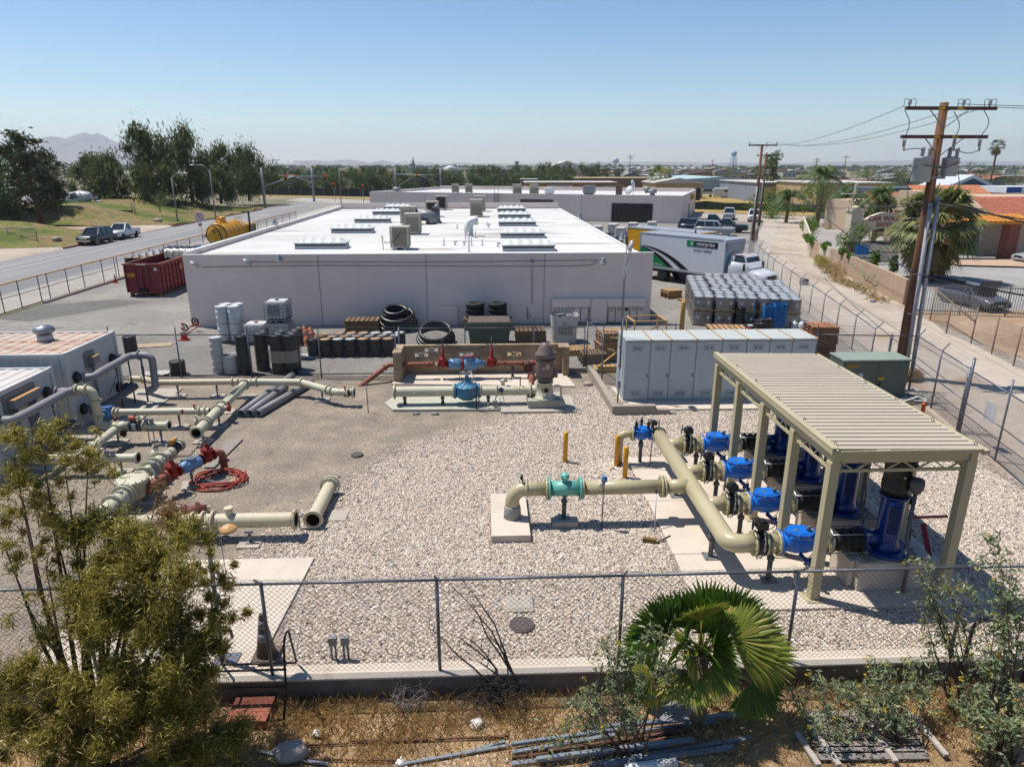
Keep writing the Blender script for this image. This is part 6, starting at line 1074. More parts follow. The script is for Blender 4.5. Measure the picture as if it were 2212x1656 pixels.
 # drums, pallets and the rest of the yard
DRB=M('drum_black',S(36,37,38),.42,var=.3,scale=3);LDW=M('lid_white',S(214,212,206),.5,var=.08,scale=4);LDR=M('lid_rusty',S(196,156,118),.7,var=.2,scale=3,rust=(S(216,200,176),.5,4,.2));WPL=M('plastic_white',S(232,234,232),.4,var=.04);WOOD=M('pallet_wood',S(196,158,112),.8,var=.18,scale=2,stretch=(1,6,6),island=.15);WOODD=M('pallet_dark',S(128,104,78),.85,var=.2,scale=2,island=.2);WOODN=M('new_timber',S(222,180,118),.75,var=.1,scale=2)
def drum_bm(r=.29,h=.88):
 b=Mb();b.lathe([(r*.97,0),(r,.02),(r,h*.32),(r*1.035,h*.335),(r,h*.35),(r,h*.64),(r*1.035,h*.655),(r,h*.67),(r,h-.03),(r*1.02,h-.015),(r*1.02,h),(r*.96,h),(r*.95,h-.02)],n=20);return b
def lid_bm(r=.275,z=.862):b=Mb();b.lathe([(r,z-.004),(r,z),(r*.3,z+.004),(0,z+.004)],n=18);b.cyl((r*.5,0,z),(r*.5,0,z+.012),.03,n=8);return b
DPRO={}
def drum(lab,x,y,z=0,body=None,lid=None,r=.29,h=.88,name='drum',grp='drums standing about the yard'):
 k=((body or DRB).name,(lid or LDW).name,r,h)
 if k not in DPRO:
  o=thing(name,lab,'drum',(0,0,0),group=grp);drum_bm(r,h).B('barrel',body or DRB,o,w0=0);lid_bm(r*.95,h-.018).B('lid',lid or LDW,o,w0=0);o.location=(x,y,z);DPRO[k]=o;return o
 return dup(DPRO[k],(x,y,z),random.random()*6,lab,grp)
for i in range(7):x=-8.44+.61*i;drum('closed black drum in the front row by the rear fence, number %d'%(i+1)if 0 else['open topped black drum at the left end of the front row','black drum with a pale rusty lid, second in the front row','black drum with a white lid and a white scrawl, third in the front row','black drum with a white lid, in the middle of the front row','black drum with a brown rusty lid right of the middle of the row','black drum with a pale rusty lid, last but one in the front row','black drum with a yellow brown lid at the right end of the row'][i],x,32.9,0,None,[BLK,LDR,LDW,LDW,LDR,LDR,LDR][i])
for j,y in enumerate((33.52,34.14)):
 for i in range(6):drum(('lidded black drum in the middle row of drums by the rear fence' if j==0 else 'lidded black drum in the back row of drums by the rear fence'),-7.6+.61*i+.2*j,y,0,None,LDW if i>2 else LDR,grp='drums of the middle and back rows')
YDR=M('drum_yellow',S(216,160,56),.5,var=.12,scale=3);drum('yellow topped drum standing behind the front row of black drums',-8.2,33.6,.12,YDR,LDR,.34,.8)
drum('tall white plastic drum, upper of two by the rear fence',-12.1,30.3,.8,WPL,WPL,.27,.85);drum('white plastic drum, lower of two by the rear fence',-12.1,30.3,0,WPL,WPL,.27,.8);drum('short white drum with a dark stained lid',-11.5,30.2,0,WPL,M('lid_stained',S(120,118,114),.6),.33,.85)
BLL=M('lid_black',S(40,41,43),.5)
drum('lone black drum with a rust ringed lid right of the container',-13.85,30.1,0,None,M('lid_dark',S(74,64,60),.6),.33,.62)
for x,y in((-10.85,30.1),(-10.2,30.6)):
 drum('black drum, lower of a tall pair left of the wrapped cluster',x,y,0,None,BLL,.3,.88,grp='tall black pairs by the rear fence');drum('black drum, upper of a tall pair left of the wrapped cluster',x,y,.89,None,BLL,.3,.88,grp='tall black pairs by the rear fence')
CLUS=[(-9.35,30.1),(-8.75,30.1),(-9.4,30.72),(-8.8,30.72)]
for k,(x,y)in enumerate(CLUS):
 for z in(0,.89):drum(('black drum in the plastic wrapped cluster by the rear fence, lower layer','black drum in the plastic wrapped cluster by the rear fence, upper layer')[z>0],x,y,z,None,BLL,grp='wrapped black drum cluster')
drum('black drum behind the wrapped cluster',-9.1,32.6,.6,None,BLL);drum('black drum standing behind the white container',-17.7,33.8,0,None,BLL,.31);drum('yellow drum standing behind the white container',-18.5,33.2,0,M('drum_bright_yellow',S(226,180,30),.45),YDR,.31,.7)
FILM=bpy.data.materials.new('stretch_film');FILM.use_nodes=True;N=FILM.node_tree.nodes;L=FILM.node_tree.links;t_=N.new('ShaderNodeBsdfTransparent');gl=N.new('ShaderNodeBsdfGlossy');gl.inputs[1].default_value=.25;df=N.new('ShaderNodeBsdfDiffuse');df.inputs[0].default_value=(.55,.58,.6,1);m1=N.new('ShaderNodeMixShader');m2=N.new('ShaderNodeMixShader');nz=N.new('ShaderNodeTexNoise');nz.inputs['Scale'].default_value=4;tc=N.new('ShaderNodeTexCoord');mp=N.new('ShaderNodeMapping');mp.inputs['Scale'].default_value=(1,1,5);L.new(tc.outputs['Object'],mp.inputs[0]);L.new(mp.outputs[0],nz.inputs[0]);bm_=N.new('ShaderNodeBump');bm_.inputs['Strength'].default_value=.8;L.new(nz.outputs[0],bm_.inputs['Height']);L.new(bm_.outputs[0],gl.inputs['Normal']);m1.inputs[0].default_value=.17;m2.inputs[0].default_value=.16;L.new(t_.outputs[0],m1.inputs[1]);L.new(df.outputs[0],m1.inputs[2]);L.new(m1.outputs[0],m2.inputs[1]);L.new(gl.outputs[0],m2.inputs[2]);L.new(m2.outputs[0],N['Material Output'].inputs[0])
def film(b,hw,z0,z1,r=.29,top=True):
 """a wrap drawn round four drums: rounded square sleeve, tighter at the waist"""
 pts=[]
 for qx,qy,a0 in((1,1,0),(-1,1,1),(-1,-1,2),(1,-1,3)):
  for k in range(5):a=(a0+k/4)*pi/2;pts.append((qx*(hw-r)+r*cos(a),qy*(hw-r)+r*sin(a)))
 n=len(pts);zs=[z0,(z0*2+z1)/3,(z0+2*z1)/3,z1];vs=[(x*(.985 if 0<j<3 else 1),y*(.985 if 0<j<3 else 1),z)for j,z in enumerate(zs)for x,y in pts]
 b.add(vs,[(j*n+i,j*n+(i+1)%n,(j+1)*n+(i+1)%n,(j+1)*n+i)for j in range(3)for i in range(n)],True)
 if top:b.quad(*[(x,y,z1+.004)for x,y in pts])
def pallet_bm(b,x=0,y=0,z=0,w_=1.15,d=1.05,n=7):
 for i in range(n):b.box((x-w_/2+w_*(i+.5)/n,y,z+.125),(w_/n*.72,d,.02))
 for s_ in(-1,0,1):b.box((x,y+s_*(d/2-.05),z+.065),(w_,.06,.095));b.box((x,y+s_*(d/2-.06),z+.008),(w_,.1,.016))
 return b
o=thing('stretch_wrap','cloudy stretch wrap wound round the black drum cluster','plastic wrap',(-9.07,30.41,0));b=Mb();film(b,.65,.55,1.1,.3,False);b.B('film',FILM,o,w0=0)
PLD=thing('drum_pallet','x','pallet load',(0,0,0),group='shrink wrapped drum pallets');pallet_bm(Mb()).B('pallet',WOOD,PLD,w0=0)
SILV=M('lid_silver',S(226,228,230),.35,0,.1,3)
for sx in(-1,1):
 for sy in(-1,1):
  b=drum_bm(.275,.7);b.v=[(p[0]+sx*.285,p[1]+sy*.285,p[2]+.14)for p in b.v];dm=b.B('drum',DRB,PLD,w0=0);b=lid_bm(.262,.685);b.v=[(p[0]+sx*.285,p[1]+sy*.285,p[2]+.14)for p in b.v];b.B('lid',SILV,dm,w0=0)
b=Mb();film(b,.575,.12,.845,.285);b.B('wrap',FILM,PLD,w0=0);b=Mb();[b.box((x,-.578,.52),(.12,.004,.17))for x in(-.3,.28)];b.B('paper_label',M('label_white',S(236,236,236),.5),PLD,w0=0)
th_=-.22;U=Vector((cos(th_),sin(th_),0));W_=Vector((-sin(th_),cos(th_),0));O_=Vector((12.85,39.25,0));NR=['front','second','third','fourth','fifth','sixth','seventh','back'];NC=['leftmost','second','third','fourth','rightmost'];used=False
for r_ in range(8):
 for c_ in range(5):
  if(r_==6 and c_==4)or(r_==7 and c_ in(0,4)):continue
  p=O_+U*(c_*1.21+random.uniform(-.03,.03)+(.25 if r_%2 and c_ else 0)*.4)+W_*(r_*1.2+random.uniform(-.04,.04))
  for lv in((0,1)if(r_==0 or c_==0)else(1,)):
   lab='%s %s wrapped drum pallet in the %s row of the block'%(('lower','upper')[lv],NC[c_],NR[r_]);q=(p.x,p.y,.87*lv)
   if not used:PLD.location=q;PLD.rotation_euler.z=th_;PLD['label']=lab;used=True
   else:dup(PLD,q,th_+random.uniform(-.04,.04),lab)
def pallets(lab,x,y,n,rz=0.,mat=None,w_=1.15,d=1.05,jit=.05,z=0.):
 o=thing('pallet_stack' if n>1 else 'pallet',lab,'pallets',(x,y,z),rz)
 for i in range(n):b=Mb();pallet_bm(b,random.uniform(-jit,jit),random.uniform(-jit,jit),i*.14,w_,d);b.B('pallet',mat or WOOD,o,w0=0)
 return o
pallets('tall stack of grey brown wooden pallets behind the block wall corner',6.0,31.9,10,.15);pallets('tall stack of reddish wooden pallets at the rear right corner by the fence',16.5,32.2,11,-.1,M('pallet_red',S(176,122,84),.8,var=.2,scale=2,island=.18),1.3,1.2)
pallets('low stack of pallets right of the warehouse corner',13.3,47.8,4,.3);pallets('single pallet with cardboard in front of the low pallet stack',14.1,46.2,1,.25);pallets('wide flat wooden pallet stack in front of the small black drums',13.5,36.6,3,-.1,None,2.1,1.2);pallets('broken wooden pallets behind the last grey cabinets',15.0,34.2,3,.1,None,1.9,1.2)
pallets('wooden pallet stack against the warehouse under the hose coil',-6.9,38.2,5,0,WOODD,1.9,1.1);pallets('weathered dark pallet stack left of the big white bag',2.4,34.9,6,0,WOODD,1.6,1.1);pallets('slatted pallet leaning low behind the block wall right end',4.7,33.0,2,.2,None,1.4,1);pallets('dark worn pallets low behind the block wall',5.1,31.2,4,.1,WOODD,1.2,1);pallets('flat pallets on the asphalt behind the block wall',.9,32.2,1,0,None,2.2,.9)
def crate(lab,x,y,w_,d,h,rz,z=.0,tilt=None):
 o=thing('crate_frame',lab,'crate',(x,y,z),rz);b=Mb();t=.07
 for sx in(-1,1):
  for sy in(-1,1):b.box((sx*(w_/2-t/2),sy*(d/2-t/2),h/2),(t,t,h))
 for zz in(t/2,h-t/2):
  for s_ in(-1,1):b.box((0,s_*(d/2-t/2),zz),(w_-2*t-.002,t*.9,t*.95));b.box((s_*(w_/2-t/2),0,zz),(t*.9,d-2*t-.002,t*.95))
 b.bar((-w_/2+t,-d/2+.01,.1),(w_/2-t,-d/2+.01,h-.1),.02,.06)
 b.B('frame',WOODN,o,w0=0)
 if tilt:o.rotation_euler[0]=tilt
 return o
crate('open new timber crate frame standing by the warehouse corner',8.6,35.3,1.8,1.4,.95,.1,.3);crate('second timber crate frame with low sides right of the tall one',10.0,33.0,1.5,1,.7,.05,.2);pallets('broken brown pallets under the timber crate frames',7.6,35,3,.1,WOODD,1.9,1.3)
o=thing('crate_frame','broken timber crate with upright sticks leaning behind the rear fence','crate',(6,29.9,0));b=Mb();pallet_bm(b,5.7,29.95,0,1.5,.9);b.bar((5.2,30.0,.15),(6.1,30.1,.85),.1,.05);b.bar((6.25,29.9,.1),(6.25,29.95,1.6),.09,.06);b.bar((6.6,29.6,.1),(6.62,29.6,1.55),.09,.06);b.bar((5.6,30.1,.95),(6.65,29.6,.7),.05,.1);b.bar((5.7,30.05,1.5),(6.7,29.6,1.5),.06,.06);b.bx(5.1,6.4,29.5,29.55,.13,.3);b.B('frame',WOODN,o)
def hose(lab,x,y,R,n,r,tilt,z0=.1):
 o=thing('hose_coil',lab,'hose',(x,y,0),group='thick black hose coils against the warehouse');b=Mb();P=[]
 for i in range(n*26):a=i*2*pi/26;k=i/26;P.append((x+R*(1-.05*k)*cos(a)*(1+.05*sin(k*2)),y+R*.75*sin(a),z0+k*r*1.5+tilt*sin(a)*R))
 b.tube(P,r,9);b.B('hose',M('hose_black',S(30,31,33),.35,var=.2,scale=8,bump=.3,bscale=20),o)
hose('big black hose coil heaped beside the wooden pallets',-4.95,38.4,1.05,4,.12,.3,.25);hose('smaller black hose coil on top of the heap',-5.05,38.5,.65,2,.12,.3,.85);hose('loose black hose coil on the ground behind the block wall',-2.6,35.4,.95,4,.09,.4,.15)
BN=M('bin_green',S(78,96,72),.6,var=.15,scale=3);o=thing('waste_bin','dull green steel waste bin below the stacked tyres','bin',(.2,35,0));b=Mb();b.poly([(-.75,34.3,.1),(-.9,34.25,1.25),(1.35,34.25,1.25),(1.2,34.3,.1)],(0,1.5,0));b.B('body',BN,o,bevel=.02);b=Mb();b.bx(-1.0,1.45,34.15,34.25,1.2,1.32);b.bx(-1.0,1.45,35.78,35.86,1.2,1.32);b.B('rim',BN,o);b=Mb();b.bx(-.85,1.3,34.3,35.7,1.252,1.33);b.B('trash',M('trash_brown',S(112,96,88),.9,var=.4,scale=6),o)
def tyre(lab,x,y,z):o=thing('tyre',lab,'tyre',(x,y,z),group='stacked truck tyres at the warehouse wall');b=Mb();b.lathe([(.28,.02),(.32,0),(.5,.02),(.54,.07),(.54,.21),(.5,.26),(.32,.28),(.28,.26),(.28,.02)],(x,y,z),n=24);b.B('tread',RUB,o)
for i,(x,n)in enumerate(((-.55,3),(.75,3))):
 for k in range(n):tyre('%s truck tyre in the %s stack above the green bin'%(['bottom','middle','top'][k],['left','right'][i]),x,38.7,.65+.285*k)
o=thing('timber_stack','old timber stack carrying the stacked tyres','timber',(.1,38.7,0));b=Mb();[b.bx(-1.2,1.4,38.1+.42*i,38.4+.42*i,0,.645)for i in range(3)];b.B('beam',WOODD,o)
BGW=M('bag_white',S(222,218,210),.7,var=.08,scale=3);o=thing('bulk_bag','large white bulk bag printed with dark writing, full of scrap','bag',(4.2,35.4,0));b=Mb();n=20;pts=[(1,0),(1.02,.3),(1.05,.8),(1.12,1.25),(1.16,1.5)]
vs=[(4.2+.62*q*max(-1,min(1,1.25*cos(2*pi*i/n)))*(1+.03*sin(i*3.1)),35.4+.6*q*max(-1,min(1,1.25*sin(2*pi*i/n))),z+.05*sin(i*1.7)*(z>1))for q,z in pts for i in range(n)];b.add(vs,[(j*n+i,j*n+(i+1)%n,(j+1)*n+(i+1)%n,(j+1)*n+i)for j in range(4)for i in range(n)],True);b.B('sack',BGW,o);b=Mb();b.bx(3.75,4.65,35.0,35.8,1.2,1.42);b.box((4.0,35.3,1.46),(.5,.3,.1),.5);b.B('scrap',M('scrap_grey',S(122,120,116),.8,var=.4,scale=7),o);b=Mb()
for r_ in range(4):
 for i in range(5):b.box((3.9+.15*i+.02*(r_%2),34.76-.012*(r_<2),.55+.13*r_),(.11,.02,.05))
b.ring((4.15,34.74,1.12),(0,1,0),.09,.018,14,4);b.B('print',M('print_dark',S(92,84,80),.8),o)
def ibc(lab,x,y,z):
 o=thing('bulk_container',lab,'liquid container',(x,y,z),group='caged white liquid containers at the warehouse wall');b=Mb();b.box((x,y,z+.62),(1.05,.95,.92));b.B('bottle',WPL,o,bevel=.08);b=Mb();w_,d,h=1.14,1.02,1.12
 for zz in(.16,.34,.52,.7,.88,1.1):
  P=[(x-w_/2,y-d/2,z+zz),(x+w_/2,y-d/2,z+zz),(x+w_/2,y+d/2,z+zz),(x-w_/2,y+d/2,z+zz)]
  for p,q in zip(P,P[1:]+P[:1]):b.cyl(p,q,.014,n=5)
 for i in range(7):
  for s_ in(-1,1):b.cyl((x-w_/2+w_*i/6,y+s_*d/2,z+.13),(x-w_/2+w_*i/6,y+s_*d/2,z+1.1),.012,n=5);b.cyl((x+s_*w_/2,y-d/2+d*i/6,z+.13),(x+s_*w_/2,y-d/2+d*i/6,z+1.1),.012,n=5)
 b.bx(x-w_/2,x+w_/2,y-d/2,y+d/2,z+.08,z+.13)
 for s_ in(-.45,0,.45):b.bx(x+s_-.06,x+s_+.06,y-d/2,y+d/2,z,z+.08)
 b.B('cage',GAL,o);b=Mb();b.cyl((x,y,z+1.08),(x,y,z+1.13),.1,n=12);b.B('cap',RDD if 'red' in lab else BLK,o)
 if z>1:b=Mb();b.box((x-.1,y-d/2-.016,z+.65),(.5,.012,.5));b.B('plate',M('plate_steel',S(150,152,154),.4,.4),o)
ibc('caged white container with a red cap left of the stacked pair',-12.05,35.8,0);ibc('caged white container at the bottom of the stacked pair',-10.85,36.0,0);ibc('caged white container stacked on top, with a grey plate',-10.9,36.0,1.15)
o=pallets('wooden pallet under the four white plastic drums',-13.5,36.2,1,0,WOODD,1.3,1.3)
for z,nm in((.14,'lower'),(1.06,'upper')):
 for i,(sx,sy)in enumerate(((-1,-1),(1,-1),(1,1),(-1,1))):drum('white plastic drum in the %s layer of the white block at the wall'%nm,-13.5+sx*.31,36.2+sy*.31,z,WPL,WPL,.3,.9,grp='white plastic drums at the wall')
o=thing('tarpaulin_heap','crumpled orange tarpaulin heap between the white containers and drums','tarpaulin',(-9.6,35.4,0));n=34;b=Mb();vs=[]
for j in range(n):
 for i in range(n):u_,w2=i/(n-1)*2-1,j/(n-1)*2-1;r_=min(1,sqrt(u_*u_+w2*w2));vs.append((-9.6+u_*.85,35.6+w2*.7,.72*(1-r_**3)*(1+.14*sin(u_*15+w2*5)+.12*sin(w2*17-u_*9))+.05))
b.add(vs,[(j*n+i,j*n+i+1,(j+1)*n+i+1,(j+1)*n+i)for j in range(n-1)for i in range(n-1)],False);b.B('tarpaulin',M('tarp_orange',S(222,140,96),.6,var=.15,scale=5),o);o=pallets('low dark pallet under the orange tarpaulin',-9.6,35.6,1,0,WOODD,1.9,1.3)
CNO=M('cone_orange',S(228,66,34),.5);CNW=M('cone_white',S(236,232,224),.4)
def cone(lab,x,y,z=0,h=.72,dirty=False):
 o=thing('traffic_cone',lab,'traffic cone',(x,y,z));bc=M('cone_dirty',S(112,96,84),.7,var=.3,scale=6)if dirty else CNO;k=h/.72;b=Mb();b.bx(x-.18*k,x+.18*k,y-.18*k,y+.18*k,z,z+.04*k);b.lathe([(.14*k,.041*k),(.04*k,.7*k),(.03*k,h),(.02*k,h)],(x,y,z),n=18);b.B('cone',bc,o);b=Mb();f=lambda t:.14-.1*(t-.041)/.659+.003
 for t0,t1 in((.3,.42),(.5,.62)):b.lathe([(f(t0)*k,t0*k),(f(t1)*k,t1*k)],(x,y,z),n=18)
 b.B('reflective_band',M('band_dirty',S(150,156,166),.5,var=.2,scale=5)if dirty else CNW,o)
cone('orange and white traffic cone at the warehouse left corner',-16.2,36.5,0,.95);cone('small orange traffic cone on the kerb beside the red skip',-29.5,55.8,0,.7)
o=thing('hand_truck','red hand truck with black wheels lying at the warehouse corner','hand truck',(-16.5,38.4,0));b=Mb();b.bar((-16.9,37.6,.1),(-16.2,38.5,.5),.05,.05);b.bar((-16.5,37.4,.1),(-15.9,38.2,.45),.05,.05);b.bar((-16.6,38.2,.4),(-16.1,38.3,.45),.04,.04);b.B('frame',RDD,o)
for x,y,z in((-16.85,38.2,.3),(-16.4,38.6,.55)):b=Mb();b.ring((x,y,z),(.3,1,.2),.2,.05,18,6);b.cyl((x,y-.03,z),(x,y+.03,z),.06,n=8);b.B('wheel',RUB,o)
for lab,k,x,y,dims in(('flat cardboard sheet on the asphalt beyond the rear fence','b1',1280,480,(1.7,.8)),('pale plastic sheet on the ground beside the black drums','b2',400,575,(1.4,.9)),('crumpled white sheet by the lone black drum','b1',1300,715,(1.1,.7))):
 p=g(k,x,y);o=thing('loose_sheet',lab,'sheet',p,.2);b=Mb();n=9;vs=[((i/8-.5)*dims[0],(j/8-.5)*dims[1],.03+(.05 if dims[0]<1.6 else .01)*abs(sin(i*2.1+j*3.7)))for j in range(n)for i in range(n)];b.add(vs,[(j*n+i,j*n+i+1,(j+1)*n+i+1,(j+1)*n+i)for j in range(8)for i in range(8)]);b.B('sheet',M('cardboard',S(206,180,148),.8)if dims[0]>1.6 else M('sheet_white',S(222,218,212),.7),o,w0=0)
sd=lambda lab,k,x,y,z=0,r=.25,h=.6,lid=None:drum(lab,*g(k,x,y)[:2],z,None,lid or BLL,r,h,grp='small black drums before the wrapped pallets')
for lab,k,x,y,z in(('small black drum at the bottom of the taller pile','b3',1815,515,0),('small black drum on top of the taller pile','b3',1815,515,.61),('small black drum, lower of the shorter pile','b3',1885,540,0),('small black drum, upper of the shorter pile','b3',1885,540,.61),('open black drum left of the blue crates','b3',2040,560,0),('black drum with a shiny lid beside the blue crates','b3',2105,590,0),('small black drum in front of the open one','b3',2035,590,0)):sd(lab,k,x,y,z,.29 if 'open' in lab or 'shiny' in lab else .24,.85 if 'shiny' in lab else .6)
for k in range(3):x,y=17.9+.35*k,43.4-.25*k;drum(['black drum at the fence behind the pallets','low black drum at the fence behind the pallets','black drum beside a small box at the fence'][k],18.3+.3*k,42.5-.5*k,.2,None,BLL,.34,.75)
CRB=M('crate_blue',S(30,132,206),.5,var=.08);CRBD=M('crate_dark_blue',S(22,84,150),.6)
for c_,(x,y,n)in enumerate(((16.25,37.75,8),(16.75,37.55,9))):
 for k in range(n):
  o=thing('plastic_crate','blue plastic crate number %s from the ground in the %s blue stack'%(['one','two','three','four','five','six','seven','eight','nine'][k],['left','right'][c_]),'crate',(x,y,.17*k),-.15,'blue plastic crates');b=Mb();w_,d=.62,.5
  for s_ in(-1,1):b.box((0,s_*d/2,.08),(w_,.02,.15));b.box((s_*w_/2,0,.08),(.02,d-.022,.15))
  b.box((0,0,.01),(w_-.03,d-.03,.02));b.box((0,-d/2-.005,.15),(w_+.03,.03,.02));b.B('body',CRB,o,w0=0);b=Mb();[b.box((sx*.14,-d/2-.0115,.075),(.2,.004,.06))for sx in(-1,1)];b.B('grip',CRBD,o,w0=0)
def jug(lab,x,y,z=0,s=1.):o=thing('plastic_jug',lab,'jug',(x,y,z),group='white plastic jugs by the blue crates');b=Mb();b.lathe([(.13*s,0),(.14*s,.02),(.14*s,.28*s),(.09*s,.36*s),(.045*s,.38*s),(.045*s,.42*s),(0,.42*s)],(x,y,z),n=14);b.tube(fillet([(x+.05*s,y,z+.36*s),(x+.15*s,y,z+.36*s),(x+.14*s,y,z+.22*s)],.03),.018*s,6);b.B('bottle',WPL,o)
jug('large white jug standing on a pile of black lids',17.35,38.0,.62,1.7);jug('white jug on the ground, left of two',17.6,37.35,0,1.3);jug('white jug on the ground, right of two',18.0,37.3,0,1.3)
def lids(lab,x,y,n,r,m,z=0.):
 o=thing('lid_stack',lab,'lids',(x,y,z));b=Mb()
 for k in range(n):b.lathe([(r,k*.045),(r,k*.045+.03),(r*.9,k*.045+.038),(0,k*.045+.038)],(x+.01*sin(k*5),y+.01*cos(k*3),z),n=20)
 b.B('lid',m,o)
lids('pile of black lids under the large white jug',17.35,38.0,13,.3,BLL);lids('pile of grey metal rings right of the white jugs',18.3,37.9,9,.42,SILV);lids('low pile of white pail lids by the fence',18.5,36.9,5,.35,WPL)
for k,(x,y)in enumerate(((15.0,37.2),(14.6,37.15))):o=thing('pail',['white pail with a red and black label','black pail with a white lid ring'][k],'pail',(x,y,0));b=Mb();b.lathe([(.14,0),(.17,.36),(.175,.37),(.16,.375)],(x,y,0),n=16);b.B('bucket',[WPL,BLK][k],o);b=Mb();b.lathe([(.171,.1),(.176,.28)],(x,y,0),n=16);b.B('paper_label',[RDD,LDW][k],o)
o=thing('bollard','ochre post standing at the warehouse right corner','bollard',(10.85,36.4,0));b=Mb();b.lathe([(.13,0),(.13,1.85),(.1,1.92),(0,1.94)],(10.85,36.4,0),n=14);b.B('post',M('post_ochre',S(206,162,84),.6),o)
p=g('b4',640,665);o=thing('ground_sheets','dark plastic covers lying in the corner behind the transformer','sheet',(16.5,30.3,0));b=Mb();b.box((16.3,30.2,.1),(2.2,1.2,.2));b.box((16.8,30.5,.28),(1.5,.9,.14),.2);b.B('cover',BLK,o,bevel=.05)
o=thing('sheet_box','pale box lying on its side by the alley fence','box',(18.9,33.4,0));b=Mb();b.box((17.9,34.2,.15),(.8,.5,.3),.4);b.B('box',M('sheet_white',S(222,218,212)),o)
# vehicles
GLS=M('car_glass',S(34,40,46),.08,var=.1,spec=.8);TYR=M('car_tyre',S(36,36,38),.8);RIM=M('car_rim',S(196,198,202),.3,.6);CHR=M('chrome',S(206,208,212),.2,.8);LMP=M('lamp_clear',S(226,228,232),.15);TLR=M('lamp_red',S(170,24,26),.3)
def wheel_set(o,xs,hw,r,w_=.24,rim=None):
 for x in xs:
  for s_ in(-1,1):
   y=s_*(hw-w_/2);t=Mb().lathe([(r*.6,0),(r*.95,0),(r,.04),(r,w_-.04),(r*.95,w_),(r*.6,w_)],(x,y-w_/2,r),(0,1,0),20).B('wheel',TYR,o,w0=0)
   b=Mb().cyl((x,y-w_*.42,r),(x,y+w_*.42,r),r*.6,n=16)
   for k in range(5):a=k*2*pi/5;b.cyl((x+cos(a)*r*.36,y+s_*w_*.43,r+sin(a)*r*.36),(x+cos(a)*r*.36,y+s_*w_*.46,r+sin(a)*r*.36),r*.12,n=6)
   b.B('rim',rim or RIM,t,w0=0)
def loft(b,st,n=3):
 """body of stations (x, z0, z1, halfwidth, top halfwidth) with rounded shoulders"""
 R_=[[(x,-h*.94,z0),(x,-h,z0+(z1-z0)*.3),(x,-h,z0+(z1-z0)*.72),(x,-t,z1-.02),(x,-t*.85,z1),(x,t*.85,z1),(x,t,z1-.02),(x,h,z0+(z1-z0)*.72),(x,h,z0+(z1-z0)*.3),(x,h*.94,z0)]for x,z0,z1,h,t in st]
 vs=[p for r in R_ for p in r];m=len(st);b.add(vs,[(j*10+i,j*10+(i+1)%10,(j+1)*10+(i+1)%10,(j+1)*10+i)for j in range(m-1)for i in range(10)],True);b.add(R_[0],[list(range(9,-1,-1))]);b.add(R_[-1],[list(range(10))]);return b
